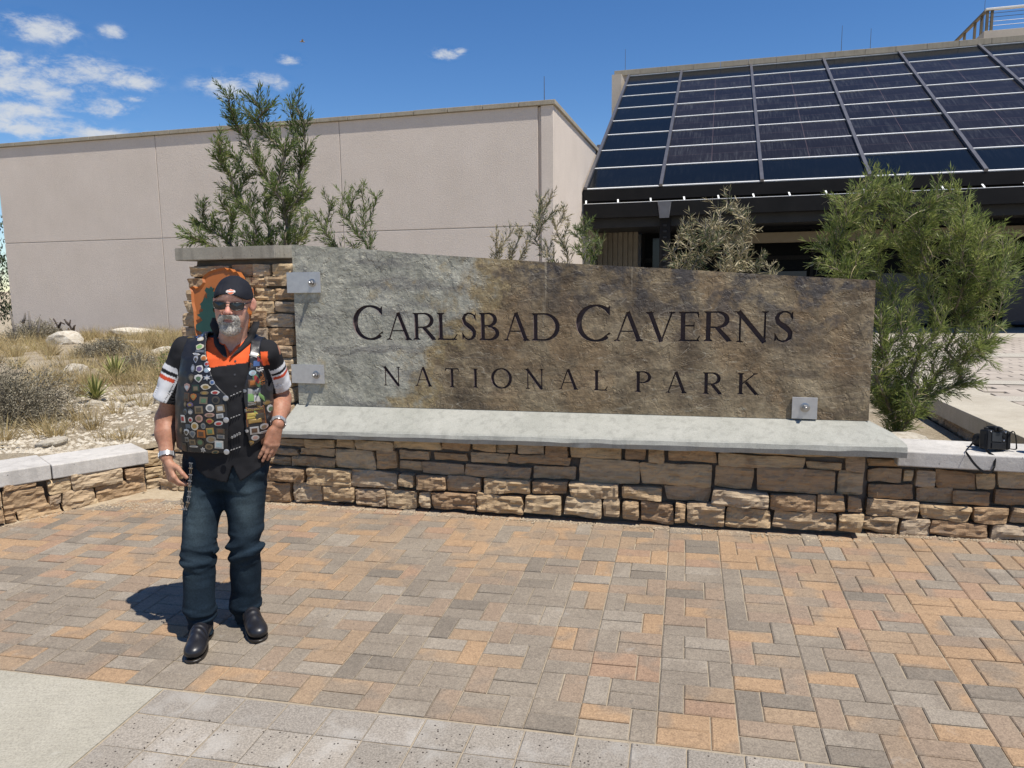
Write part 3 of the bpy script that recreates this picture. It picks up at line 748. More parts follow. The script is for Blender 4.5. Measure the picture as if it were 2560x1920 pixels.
# pillar with cap
PIL_A = Vector((-2.95, 5.85, 0))
pillar = empty('sign_pillar', PIL_A, ang(W_U), 'tapering sandstone pillar at the left end of the carved sign with a thick concrete cap', 'pillar')
def build_pillar():
    r = random.Random(21)
    z = .10
    hs = [.13,.10,.12,.09,.13,.11,.10,.13,.10,.12,.10,.13,.11,.10,.10,.085,.10,.115,.08]
    lf = lambda z: .02 + .145*z
    ty = lambda z: .125*z                                 # the front leans back with height
    MB().add([(.06,.05,.05),(1.25,.05,.05),(1.25,.95,.05),(.06,.95,.05),(.34,.30,1.99),(1.25,.30,1.99),(1.25,.95,1.99),(.34,.95,1.99)],
             [(0,3,2,1),(4,5,6,7),(0,1,5,4),(1,2,6,5),(2,3,7,6),(3,0,4,7)]).obj('mortar_core', M_MORTAR, pillar)
    k = 0
    for h in hs:
        if z + h > 1.985: h = 1.985 - z
        if h < .04: break
        left = lf(z+h/2); right = 1.272
        ysh = ty(z+h/2)
        u = left; first = True
        while u < right - .02:
            w = r.uniform(.13, .40)
            if right - (u+w) < .12: w = right - u
            pro = -.05 if first else 0
            add_stone(pillar, u+w/2, z+h/2, w-.010, h-.009, ysh + r.uniform(-.020,.010), .16, 900+k, 1.35); k += 1
            u += w; first = False
        # left return
        y = ysh + .03
        while y < .8:
            w = r.uniform(.2, .36)
            add_stone(pillar, 0, 0, w-.012, h-.012, 0, .12, 900+k, 1.2, R(-90), (left + r.uniform(-.03,.0) + .01, y+w/2+.03, z+h/2)); k += 1
            y += w
        y = ysh + .16
        while y < .8:                                     # right return, beside the slab
            w = r.uniform(.22, .36)
            add_stone(pillar, 0, 0, w-.012, h-.012, 0, .1, 900+k, 1.0, R(90), (right - .008, y+w/2+.03, z+h/2)); k += 1
            y += w
        z += h
    # cap: five-sided slab, its right end cut back toward the sign
    pts = [(.195,.215),(1.118,.215),(1.272,.30),(1.272,1.0),(.195,1.0)]
    bm = bmesh.new(); vs = [bm.verts.new((x, y, 1.993)) for x, y in pts]; f = bm.faces.new(vs)
    ex = bmesh.ops.extrude_face_region(bm, geom=[f]); bmesh.ops.translate(bm, verts=[q for q in ex['geom'] if isinstance(q, bmesh.types.BMVert)], vec=(0,0,.10))
    bmesh.ops.recalc_face_normals(bm, faces=bm.faces)
    bmesh.ops.bevel(bm, geom=bm.edges[:], offset=.006, segments=2, affect='EDGES')
    me = bpy.data.meshes.new('pillar_cap'); bm.to_mesh(me); bm.free(); me.materials.append(M_CAP); link('pillar_cap', me, pillar)
build_pillar()

def sand_drift():
    M = simple('drift_sand', (.44,.365,.26), (.36,.29,.20), 22, .95, .7, 180, .008, .1, 0, 0)
    V, F = [], []; n, m = 70, 22
    for i in range(n+1):
        t = i/n; a = Vector((-3.75, 5.10, 0))*(1-t)+Vector((-3.02,5.80,0))*t if t < .4 else None
        t2 = i/n*1.95
        if t2 < .75: p = L_A + L_U*(t2*1.35) ; nn = Vector((L_U.y, -L_U.x, 0))
        else:
            q = (t2-.75)/1.2; p = Vector((-3.0,5.86,0)) + W_U*(q*1.75); nn = W_N
        wd = .10 + .20*math.exp(-((t2-.80)/.35)**2) 
        for j in range(m+1):
            s_ = j/m; x = p + nn*(s_*wd - .03)
            h = .017*(1-s_)**1.2 - .006 + .006*float(vnoise(np.array([x.x*9, x.y*9, 0]), 1, 3)) + .003*float(vnoise(np.array([x.x*30, x.y*30, 0]), 1, 5))
            V.append((x.x, x.y, gz(x.x, x.y) + h - .010*max(0, s_-.8)/.2))
    for i in range(n):
        for j in range(m): F.append((i*(m+1)+j, i*(m+1)+j+1, (i+1)*(m+1)+j+1, (i+1)*(m+1)+j))
    tag(link('sand_drift', mk_mesh('sand_drift', V, F, M, True)), kind='stuff')
sand_drift()

# ------------------------------------------------------------------ carved slate sign
sign = empty('park_sign', W_A, ang(W_U), 'large grey and brown slate slab carved CARLSBAD CAVERNS NATIONAL PARK', 'sign')
SY = .20                                        # front face in the wall's frame
def ribbon(pts, wid):
    L, Rr = [], []
    k = len(pts)
    for i in range(k):
        a = np.array(pts[max(0, i-1)]); b = np.array(pts[min(k-1, i+1)]); d = b-a; d = d/(np.linalg.norm(d)+1e-9)
        nrm = np.array([-d[1], d[0]])*wid[i]/2; p = np.array(pts[i]); L.append(tuple(p+nrm)); Rr.append(tuple(p-nrm))
    return L + Rr[::-1]
def arc(cx, cy, rx, ry, a0, a1, t, s, n=26):
    pts, w = [], []
    for i in range(n+1):
        a = R(a0+(a1-a0)*i/n); pts.append((cx+rx*math.cos(a), cy+ry*math.sin(a))); w.append(s+(t-s)*abs(math.cos(a))**1.3)
    return ribbon(pts, w)
T, S_ = .152, .056
def rect(x0, y0, x1, y1): return [(x0,y0),(x1,y0),(x1,y1),(x0,y1)]
def bar(p, q, w0, w1=None): return ribbon([p, q], [w0, w0 if w1 is None else w1])
def serif(x, y, half, up):                      # bracketed foot
    s = 1 if up else -1
    return [(x-half, y), (x+half, y), (x+half, y+s*.028), (x+T*.5, y+s*.075), (x-T*.5, y+s*.075), (x-half, y+s*.028)]
def sserif(x, y, half, up):
    s = 1 if up else -1
    return [(x-half, y), (x+half, y), (x+half, y+s*.026), (x+S_*.5, y+s*.06), (x-S_*.5, y+s*.06), (x-half, y+s*.026)]
def stem(x): return [rect(x-T/2, 0, x+T/2, 1), serif(x, 0, T*.95, True), serif(x, 1, T*.95, False)]
def glyph(ch, w):
    g = []
    if ch == 'A':
        ax = w*.50
        g = [bar((ax-.03, .99), (w*.12, .0), S_, S_), ribbon([(ax-.02, 1.0), (w*.87, 0.0)], [T*.95, T]), rect(w*.24, .315, w*.72, .36), sserif(w*.12, 0, .105, True), serif(w*.87, 0, .13, True)]
    elif ch == 'V':
        g = [ribbon([(w*.12, 1.0), (w*.52, 0.0)], [T, T*.9]), bar((w*.52, .02), (w*.88, 1.0), S_), serif(w*.12, 1, .13, False), sserif(w*.88, 1, .105, False)]
    elif ch == 'C':
        g = [arc(w*.56, .5, w*.52, .475, 48, 312, T*1.05, S_), [(w*.86, .80), (w*.98, .70), (w*.985, .97), (w*.93, .93)], [(w*.86, .16), (w*.99, .20), (w*.97, .26), (w*.90, .21)]]
    elif ch == 'O':
        g = [arc(w*.5, .5, w*.44, .475, 0, 182, T*1.05, S_), arc(w*.5, .5, w*.44, .475, 180, 362, T*1.05, S_)]
    elif ch == 'D':
        x = T*1.0
        g = stem(x) + [rect(x, .0, w*.45, S_), rect(x, 1-S_, w*.45, 1), arc(w*.42, .5, w*.50, .475, -92, 92, T*1.1, S_)]
    elif ch in 'PRB':
        x = T*1.0
        g = stem(x) + [rect(x, 1-S_, w*.5, 1)]
        if ch == 'B':
            g += [arc(w*.44, .75, w*.36, .225, -92, 92, T, S_), rect(x, .5, w*.5, .5+S_), arc(w*.46, .26, w*.44, .235, -92, 92, T*1.05, S_), rect(x, 0, w*.5, S_)]
        else:
            g += [arc(w*.46, .72, w*(.42 if ch == 'P' else .36), .255, -92, 92, T, S_), rect(x, .44, w*.5, .44+S_)]
            if ch == 'R': g += [ribbon([(w*.46, .47), (w*.90, .02)], [T*.9, T*1.05]), [(w*.80, 0), (w*1.0, 0), (w*1.0, .03), (w*.86, .10)]]
    elif ch == 'E':
        x = T*1.0
        g = stem(x) + [rect(x, 0, w*.95, S_), rect(x, 1-S_, w*.90, 1), rect(x, .50, w*.72, .50+S_), [(w*.87, 0), (w*1.0, .20), (w*.955, .20), (w*.82, .04)], [(w*.82, .96), (w*.90, .80), (w*.93, .80), (w*.92, 1)], [(w*.69, .40), (w*.73, .40), (w*.73, .66), (w*.69, .66)]]
    elif ch == 'L':
        x = T*1.05
        g = stem(x) + [rect(x, 0, w*.95, S_), [(w*.84, 0), (w*1.0, .22), (w*.95, .22), (w*.78, .04)]]
    elif ch == 'I': g = stem(w*.5)
    elif ch == 'T':
        g = stem(w*.5)[:2] + [rect(w*.06, 1-S_, w*.94, 1), [(w*.0, .82), (w*.04, .82), (w*.14, .96), (w*.06, 1)], [(w*1.0, .82), (w*.96, .82), (w*.86, .96), (w*.94, 1)]]
    elif ch == 'N':
        g = [bar((w*.17, 0), (w*.17, 1), S_*1.1), bar((w*.86, 0.0), (w*.86, 1), S_*1.1), ribbon([(w*.12, 1.0), (w*.86, 0)], [T, T]), sserif(w*.17, 0, .11, True), sserif(w*.86, 1, .11, False), [(w*.0, 1), (w*.2, 1), (w*.2, .955), (w*.0, .97)]]
    elif ch == 'K':
        x = T*1.0
        g = stem(x) + [bar((x, .44), (w*.80, .985), S_), ribbon([(w*.38, .58), (w*.88, .01)], [T*.9, T]), sserif(w*.82, 1, .11, False), [(w*.78, 0), (w*1.0, 0), (w*1.0, .03), (w*.88, .09)]]
    elif ch == 'S':
        pts = [(.84,.80),(.78,.90),(.62,.965),(.45,.965),(.27,.90),(.19,.77),(.26,.63),(.46,.53),(.66,.43),(.80,.31),(.78,.15),(.62,.05),(.44,.03),(.27,.08),(.16,.20)]
        wd = [S_,S_,S_,S_*1.1,T*.7,T*.9,T*1.0,T*1.15,T*1.15,T*1.0,T*.9,S_*1.4,S_,S_,S_]
        g = [ribbon([(x*w, y) for x, y in pts], wd), [(w*.78, .80), (w*.90, .70), (w*.90, .98), (w*.84, .94)], [(w*.10, .32), (w*.10, .02), (w*.18, .07), (w*.22, .18)]]
    return g
def in_poly(px, py, poly):
    c = np.zeros(px.shape, bool); k = len(poly); j = k-1
    for i in range(k):
        xi, yi = poly[i]; xj, yj = poly[j]
        cond = ((yi > py) != (yj > py))
        with np.errstate(divide='ignore', invalid='ignore'):
            c ^= cond & (px < (xj-xi)*(py-yi)/(yj-yi+1e-18)+xi)
        j = i
    return c
def orient(p):
    a = sum(p[i][0]*p[(i+1) % len(p)][1]-p[(i+1) % len(p)][0]*p[i][1] for i in range(len(p)))
    return p if a > 0 else p[::-1]
def cdt(polys):
    V, E = [], []
    for p in polys:
        k = len(V); V += [Vector((float(a), float(b))) for a, b in p]; E += [(k+i, k+(i+1) % len(p)) for i in range(len(p))]
    r = geometry.delaunay_2d_cdt(V, E, [], 0, 1e-5)
    vv = np.array([(q.x, q.y) for q in r[0]]); ff = np.array(r[2])
    cen = vv[ff].mean(1)
    return vv, ff, cen
def build_sign():
    lets = []                                   # (char, polygons in slab coordinates)
    for ch, x0, z0, x1, z1 in LETTERS:
        h = z1-z0; w = (x1-x0)/h
        lets.append((ch, [[(x0+px*h, z0+py*h) for px, py in p] for p in glyph(ch, w)]))
    top = [(.052,2.088),(.15,2.081),(.24,2.073),(.40,2.060),(.56,2.049),(.70,2.036),(.85,2.021),(1.0,2.006),(1.3,1.981),(1.65,1.953),(2.22,1.905),(2.85,1.864),(3.43,1.816),(4.074,1.772)]
    bot = [(4.076,.902),(3.0,.893),(2.0,.886),(1.0,.878),(.045,.871)]
    out = (bot + top)[::1]; out = orient(bot + [(p[0], p[1]+.0015*math.sin(p[0]*37)) for p in top])
    allp = [out] + [p for _, g in lets for p in g]
    vv, ff, cen = cdt(allp)
    inside = in_poly(cen[:,0], cen[:,1], out)
    letin = np.zeros(len(cen), bool)
    for _, g in lets:
        for p in g: letin |= in_poly(cen[:,0], cen[:,1], p)
    keep = ff[inside & ~letin]
    V = [(a, SY, b) for a, b in vv]; F = []
    for t in keep:
        a, b, c = vv[t]; s = (b[0]-a[0])*(c[1]-a[1])-(b[1]-a[1])*(c[0]-a[0])
        F.append(tuple(int(q) for q in (t if s > 0 else t[::-1])))
    k = len(V); TH = .095
    for a, b in out: V.append((a, SY+.004, b))
    for a, b in out: V.append((a, SY+TH, b))
    m = len(out)
    # side skin from the front outline (CDT keeps input order for the first points)
    for i in range(m):
        j = (i+1) % m
        F.append((j, i, k+i, k+j)); F.append((k+j, k+i, k+m+i, k+m+j))
    F.append(tuple(k+m+i for i in range(m))[::-1])
    link('slate_slab', mk_mesh('slate_slab', V, F, M_SLATE), sign)
    D = .020
    for ch, g in lets:
        v2, f2, c2 = cdt(g)
        ins = np.zeros(len(c2), bool)
        for p in g: ins |= in_poly(c2[:,0], c2[:,1], p)
        keep = f2[ins]; nv = len(v2)
        V = [(a, SY+D, b) for a, b in v2] + [(a, SY+.0005, b) for a, b in v2]
        F, ed = [], {}
        for t in keep:
            a, b, c = v2[t]; s = (b[0]-a[0])*(c[1]-a[1])-(b[1]-a[1])*(c[0]-a[0])
            t = tuple(int(q) for q in (t if s > 0 else t[::-1])); F.append(t)
            for i in range(3): ed[(t[i], t[(i+1) % 3])] = 1
        idx = [0]*len(F)
        for a, b in list(ed):
            if (b, a) not in ed: F.append((b, a, nv+a, nv+b)); idx.append(1)
        link('letter', mk_mesh('letter', V, F, [M_LETTER, M_LETTER_WALL], idx=idx), sign)
    # three steel plates with through bolts
    for (x0, z0, x1, z1, bx, bz, bent) in ((.003,1.728,.287,1.882,.221,1.802,0), (.002,1.040,.283,1.184,.217,1.108,0), (3.623,.903,3.774,1.041,3.701,.977,1)):
        ox = -.05 if not bent else 0
        pl = MB().box(x0+ox*0, SY-.016, z0, x1, SY-.003, z1, ch=.0015).obj('steel_plate', M_STEEL, sign)
        mb = MB(); rot = Matrix.Translation((bx, SY-.016, bz)) @ Matrix.Rotation(R(90), 4, 'X')
        mb.lathe([(.030,0),(.030,.004),(.021,.006),(.0,.006)], 20, rot).obj('washer', M_BOLT, pl, False)
        mb = MB(); mb.lathe([(.0185,.004),(.0185,.022),(.016,.025),(.0,.025)], 6, rot)
        mb.lathe([(.0105,.02),(.0105,.046),(.008,.049),(.0,.049)], 12, rot)
        mb.obj('bolt', M_BOLT, pl)
build_sign()

# brown arrowhead badge on the pillar, half hidden by the man
def arrowhead():
    n = NT('badge_brown'); v = n.coord(rnd=False)
    M_B = n.done(n.ramp(n.noise(v, 5, 3), [(.3, (.36,.115,.030)), (.7, (.40,.13,.035))]), .5, n.bump(n.noise(v, 60, 4), .1, .003), .35)
    M_G = simple('badge_green', (.016,.05,.042), (.022,.062,.05), 9, .5, .1, rnd=0)
    lean = math.atan(.125)
    e = empty('arrowhead_badge', (0,0,0), 0, 'orange brown arrowhead emblem with a dark green tree on the stone pillar behind the man', 'emblem')
    e.matrix_world = Matrix.Translation(PIL_A) @ Matrix.Rotation(ang(W_U), 4, 'Z') @ Matrix.Translation((.635, .125*1.55-.055, 1.55)) @ Matrix.Rotation(-lean, 4, 'X')
    P = [(-.06,.375),(.00,.385),(.045,.392),(.075,.37),(.10,.382),(.135,.352),(.165,.358),(.20,.318),(.215,.28),(.245,.27),(.262,.235),(.287,.225),(.290,.16),(.275,.145),(.285,.10),(.272,.085),(.275,.02),(.258,0),(.255,-.08),(.235,-.12),(.22,-.22),(.17,-.32),(.10,-.43),(.02,-.53),(-.02,-.55),(-.09,-.45),(-.16,-.33),(-.215,-.2),(-.245,-.07),(-.255,.04),(-.275,.11),(-.282,.20),(-.30,.232),(-.265,.245),(-.235,.225),(-.19,.243),(-.165,.275),(-.175,.305),(-.15,.335),(-.11,.358)]
    P = [(x*.93+.022, z*.97) for x, z in P]
    def plate(pts, y0, y1, bev):
        bm = bmesh.new(); vs = [bm.verts.new((x, y1, z)) for x, z in pts]; f = bm.faces.new(vs)
        ex = bmesh.ops.extrude_face_region(bm, geom=[f]); nv = [q for q in ex['geom'] if isinstance(q, bmesh.types.BMVert)]
        bmesh.ops.translate(bm, verts=nv, vec=(0, y0-y1, 0)); bmesh.ops.recalc_face_normals(bm, faces=bm.faces)
        if bev:
            ff = [q for q in ex['geom'] if isinstance(q, bmesh.types.BMFace)]
            bmesh.ops.inset_region(bm, faces=ff, thickness=bev, depth=0); 
            for q in nv: q.co.y += bev*.9
        me = bpy.data.meshes.new('plate'); bm.to_mesh(me); bm.free(); return me
    me = plate(P, -.03, .03, .016); me.materials.append(M_B); link('arrowhead_plate', me, e)
    # sequoia: trunk with ragged foliage clumps
    rr = random.Random(2)
    def clump(cx, cz, rx, rz, n=22):
        return [(cx+rx*(1+.40*rr.uniform(-1,1))*math.cos(2*math.pi*i/n), cz+rz*(1+.40*rr.uniform(-1,1))*math.sin(2*math.pi*i/n)) for i in range(n)]
    TS = 1.12
    tree = [clump(-.125,.165,.035,.04,18), [(-.14,.15),(-.105,.15),(-.085,-.2),(-.15,-.2)], clump(-.15,.07,.045,.05), clump(-.085,.09,.04,.035), clump(-.165,0,.05,.045), clump(-.10,-.01,.06,.05), clump(-.17,-.075,.06,.045), clump(-.10,-.10,.07,.055), clump(-.16,-.16,.06,.04)]
    tree = [[((x+.12)*TS-.055, z*TS) for x, z in p] for p in tree]
    v2, f2, c2 = cdt(tree); ins = np.zeros(len(c2), bool)
    for p in tree: ins |= in_poly(c2[:,0], c2[:,1], p)
    V = [(a, -.0345, b) for a, b in v2]; F = []
    for t in f2[ins]:
        a, b, c = v2[t]; s = (b[0]-a[0])*(c[1]-a[1])-(b[1]-a[1])*(c[0]-a[0]); F.append(tuple(int(q) for q in (t if s > 0 else t[::-1])))
    k = len(V); V += [(x, -.0290, z) for x, _, z in V]; ed = {}
    for t in F:
        for i in range(3): ed[(t[i], t[(i+1) % 3])] = 1
    F += [(b, a, k+a, k+b) for a, b in list(ed) if (b, a) not in ed]
    link('tree_relief', mk_mesh('tree_relief', V, F, M_G), e)
arrowhead()

# ------------------------------------------------------------------ building wing on the left
DL, DP = Vector((-.9637, .2670, 0)), Vector((.2670, .9637, 0))
BC = Vector((1.014, 17.4, 0))
def wing():
    e = empty('stucco_wing', BC, math.atan2(-DL.y, -DL.x), 'long windowless pinkish beige stucco wing of the building behind the garden', 'building')
    # local x runs right->left as negative: local +x = -DL
    U = [0.0, .355, 5.405, 10.85, 16.32]
    g = .022
    zr = [(.35, 3.095), (3.12, 5.79)]
    for i in range(1, 4):
        for z0, z1 in zr:
            MB().box(-U[i+1]+g/2, 0, z0, -U[i]-g/2, .12, z1, ch=.006).obj('wall_panel', M_STUCCO, e)
    MB().box(-.285, -.012, .35, 0, .12, 5.79, ch=.006).obj('corner_pilaster', M_STUCCO, e)
    MB().box(-.365, .055, .35, -.288, .12, 5.78).obj('reveal_strip', M_STUCCO, e)
    MB().box(-16.30, .022, .3, -.37, .30, 5.78).obj('wall_core', M_JOINT, e)
    MB().box(-.115, .125, .35, 0.0, 10.5, 5.79).obj('side_wall', M_STUCCO, e)
    MB().box(-16.30, .30, .3, -.12, .42, 5.70).obj('inner_wall', M_STUCCO, e)
    rr = random.Random(4)
    n = 19; x = -16.40; st = 16.46/n
    for i in range(n):
        MB().box(x+.006, -.062, 5.795, x+st-.006, .36, 5.895+rr.uniform(-.004,.004), ch=.008).obj('coping_block', M_BCOPE, e); x += st
    y = .37
    for i in range(11):
        MB().box(-.30, y+.006, 5.795, .055, y+.92, 5.895, ch=.008).obj('coping_block', M_BCOPE, e); y += .925
    return e
wing()

def rod(x, y, z, h, label):
    e = empty('lightning_rod', (x, y, z), 0, label, 'lightning rod', 'thin lightning rods on the roof edges')
    MB().tube([(0,0,0),(0,0,h)], [.011,.007], 6).obj('rod', M_MULL, e)
    MB().box(-.05,-.05,-.01,.05,.05,.02).obj('base_clip', M_MULL, e)
rod(*(BC + DL*.24 + DP*.15 + Vector((0,0,5.905)))[:], .56, 'thin lightning rod on the corner coping of the stucco wing')

# ------------------------------------------------------------------ main building: sloping glazed canopy over the entrance
PE = Vector((2.116, 21.0, 4.343))
def main_building():
    rz = math.atan2(-DL.y, -DL.x)
    e = empty('entrance_building', PE, rz, 'entrance building with a big sloping roof of dark glass solar panels', 'building')
    tilt = R(28.716)
    roof = Matrix.Rotation(tilt, 4, 'X')
    UM = [.0, 2.06, 4.66, 7.24, 9.82, 12.40, 14.98, 17.56]
    VR = [0, 1.55, 3.05, 4.53, 5.95, 7.38, 8.85, 10.30, 11.70]
    rr = random.Random(8)
    for i in range(7):
        for j in range(8):
            u0, u1, v0, v1 = UM[i]+.03, UM[i+1]-.03, VR[j]+.02, VR[j+1]-.02
            hw, hh = (u1-u0)/2, (v1-v0)/2
            me = MB().box(-hw, -hh, -.02, hw, hh, .0).mesh('roof_pane', M_PANE)
            o = link('roof_pane', me, e)
            o.matrix_local = roof @ Matrix.Translation(((u0+u1)/2, (v0+v1)/2, rr.uniform(-.002,.002))) @ Matrix.Rotation(rr.gauss(0,.003), 4, 'X') @ Matrix.Rotation(rr.gauss(0,.003), 4, 'Y')
            pv_ = (i > 0 and 0 < j < 7)
            o.pass_index = 1 if pv_ else 0
            k = rr.uniform(.85, 1.15)
            o.color = (.015*k, .0125*k, .0125*k, 1) if pv_ else (.005*k, .0065*k, .0085*k, 1)
    for u in UM:
        o = MB().box(u-.045, -.02, -.06, u+.045, 11.78, .075).obj('mullion', M_MULL, e); o.matrix_local = roof
    for j, v in enumerate(VR):
        for i in range(7):
            o = MB().box(UM[i]+.047, v-.014, -.03, UM[i+1]-.047, v+.022, .022).obj('glazing_bar', M_WHITEBAR, e); o.matrix_local = roof
    o = MB().box(-.10, -.01, -.42, 17.7, 11.7, -.10).obj('roof_deck', M_DARK, e); o.matrix_local = roof
    # eave: fascia, box gutter with straps
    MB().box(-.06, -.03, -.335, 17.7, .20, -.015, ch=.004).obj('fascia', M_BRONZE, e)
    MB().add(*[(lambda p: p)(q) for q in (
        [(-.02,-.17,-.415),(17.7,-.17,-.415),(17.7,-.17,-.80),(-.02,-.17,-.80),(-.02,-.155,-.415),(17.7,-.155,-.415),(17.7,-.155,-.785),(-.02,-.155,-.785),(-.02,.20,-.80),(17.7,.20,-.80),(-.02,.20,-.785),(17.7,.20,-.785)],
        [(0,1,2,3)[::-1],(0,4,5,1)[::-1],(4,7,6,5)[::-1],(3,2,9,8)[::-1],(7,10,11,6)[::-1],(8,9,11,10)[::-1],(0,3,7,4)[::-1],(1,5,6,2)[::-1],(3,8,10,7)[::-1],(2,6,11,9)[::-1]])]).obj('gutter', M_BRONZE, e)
    MB().box(-.02, -.172, -.418, 17.7, -.150, -.405).obj('gutter_lip', M_WHITEBAR, e)
    u = .02
    for k in range(20):
        MB().add([(u,-.165,-.404),(u+.042,-.165,-.404),(u+.022,-.03,-.31),(u-.02,-.03,-.31),(u,-.165,-.396),(u+.042,-.165,-.396),(u+.022,-.03,-.302),(u-.02,-.03,-.302)],
                 [(0,3,2,1),(4,5,6,7),(0,1,5,4),(1,2,6,5),(2,3,7,6),(3,0,4,7)]).obj('gutter_strap', M_WHITEBAR, e); u += .885
    # ridge parapet and the wall behind
    MB().box(-.55, 10.42, -4.2, 17.8, 11.2, 5.50).obj('rear_wall', M_STUCCO_TAN, e)
    MB().box(-.55, 9.2, -4.2, -.18, 10.41, 5.45).obj('parapet_return', M_STUCCO_TAN, e)
    MB().box(-1.35, 10.6, -4.2, -.56, 11.2, 3.1).obj('low_return', M_STUCCO_TAN, e)
    x = -.60
    for k in range(18):
        MB().box(x+.006, 10.24, 5.66, x+1.026, 11.3, 5.87, ch=.008).obj('coping_block', M_BCOPE, e); x += 1.03
    MB().box(-.55, 10.30, 5.48, 17.8, 11.2, 5.66).obj('parapet', M_STUCCO_TAN, e)
    # left closing wall under the roof, dark bronze
    V = [(-.06,.0,-.3),(-.06,10.4,5.35),(-.06,10.4,-4.0),(-.06,2.6,-4.0),(-.06,2.6,.9)]
    MB().add([(-.075,.1,-.35),(-.075,10.38,5.25),(-.075,10.38,-.35),(-.02,.1,-.35),(-.02,10.38,5.25),(-.02,10.38,-.35)], [(0,1,2),(3,5,4),(0,3,4,1),(1,4,5,2),(2,5,3,0)]).obj('gable_side', M_BRONZE, e)
    # under the canopy
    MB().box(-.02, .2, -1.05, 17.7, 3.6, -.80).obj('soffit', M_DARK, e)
    x = .0
    while x < 1.2:
        MB().box(x, 2.3, -4.0, x+.14, 2.42, -.80, ch=.012).obj('fluted_board', M_BOARD, e); x += .155
    MB().box(1.22, 3.4, -4.1, 17.7, 3.55, -.8).obj('entrance_glazing', M_DGLASS, e)
    MB().box(3.1, 1.3, -1.52, 17.7, 1.50, -1.24, ch=.006).obj('beam', M_BEAM, e)
    for x in (1.25, 2.9, 4.6, 6.3, 8.0, 9.7, 11.4, 13.1, 14.8):
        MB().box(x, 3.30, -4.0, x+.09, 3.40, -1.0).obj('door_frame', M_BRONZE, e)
    MB().box(1.3, 3.30, -1.95, 16.0, 3.39, -1.82).obj('door_head', M_BRONZE, e)
    for x0, x1, z0, z1 in ((1.60,1.84,-3.9,-1.2),(1.95,2.86,-3.9,-2.45),(4.75,6.2,-3.9,-2.3),(8.1,9.6,-3.9,-2.4),(11.5,13.0,-3.9,-2.4)):
        MB().box(x0, 3.26, z0, x1, 3.29, z1).obj('door_pane', M_BGLASS, e)
    # column with a laced front and a pale bracket under the gutter
    c = MB().box(2.04, .0, -4.1, 2.33, .25, -.80, ch=.006).obj('column', M_BRONZE, e)
    z = -3.95; lm = MB().box(2.14, -.02, 0, 2.23, .0, .05).mesh('column_lacing', M_DARK)
    while z < -1.0: link('column_lacing', lm, c, (0, 0, z)); z += .16
    MB().add([(1.99,-.19,-.43),(2.36,-.19,-.43),(2.30,-.19,-.60),(2.05,-.19,-.60),(2.05,-.19,-.86),(2.30,-.19,-.86),(1.99,-.172,-.43),(2.36,-.172,-.43),(2.30,-.172,-.86),(2.05,-.172,-.86)],
             [(0,3,2,1),(3,4,5,2),(0,1,7,6),(0,6,9,4,3),(1,2,5,8,7),(4,9,8,5)]).obj('column_bracket', M_MULL, e)
    return e
main_building()
for u, h in ((-.2, .9), (7.9, 1.0), (8.9, .8)):
    p = PE + (-DL)*u + DP*10.6 + Vector((0,0,5.87))
    rod(p.x, p.y, p.z, h, {-.2: 'thin lightning rod above the left end of the glass roof ridge', 7.9: 'taller of the two thin lightning rods above the middle of the roof ridge', 8.9: 'shorter lightning rod just right of the tall one on the roof ridge'}[u])

def tower():
    e = empty('roof_terrace', (20.9, 34.0, 8.0), math.atan2(-DL.y, -DL.x), 'beige roof terrace block with a pale metal railing above the glass roof', 'building')
    MB().box(0, 0, 0, 9, 7, 4.5, ch=.01).obj('terrace_wall', M_STUCCO_TAN, e)
    M_RAIL = simple('painted_rail', (.62,.60,.55), (.68,.66,.62), 4, .5, .05, rnd=0)
    for x in (.12, .30, 1.75, 3.3, 3.6, 5.2, 6.8, 8.4): MB().box(x-.05, .06, 4.5, x+.05, .16, 5.42).obj('rail_post', M_RAIL if x > 3 else M_BEAM, e)
    for y in (.8, 1.7, 3.2, 4.7, 6.2): MB().box(.06, y-.05, 4.5, .16, y+.05, 5.42).obj('rail_post', M_BEAM, e)
    MB().box(0.02, .03, 5.36, 9, .19, 5.46, ch=.02).obj('top_rail', M_RAIL, e)
    MB().box(.03, .2, 5.355, .19, 7, 5.455, ch=.02).obj('top_rail', M_BEAM, e)
    for z in (4.72, 4.9, 5.08, 5.24):
        MB().tube([(.1,.11,z),(9,.11,z)], .012, 5).obj('rail_cable', M_MULL, e)
    p = e.location + (-DL)*.05 + DP*.3
    rod(p.x, p.y, 12.5, 1.75, 'thin lightning rod with a pale tip at the corner of the roof terrace')
tower()

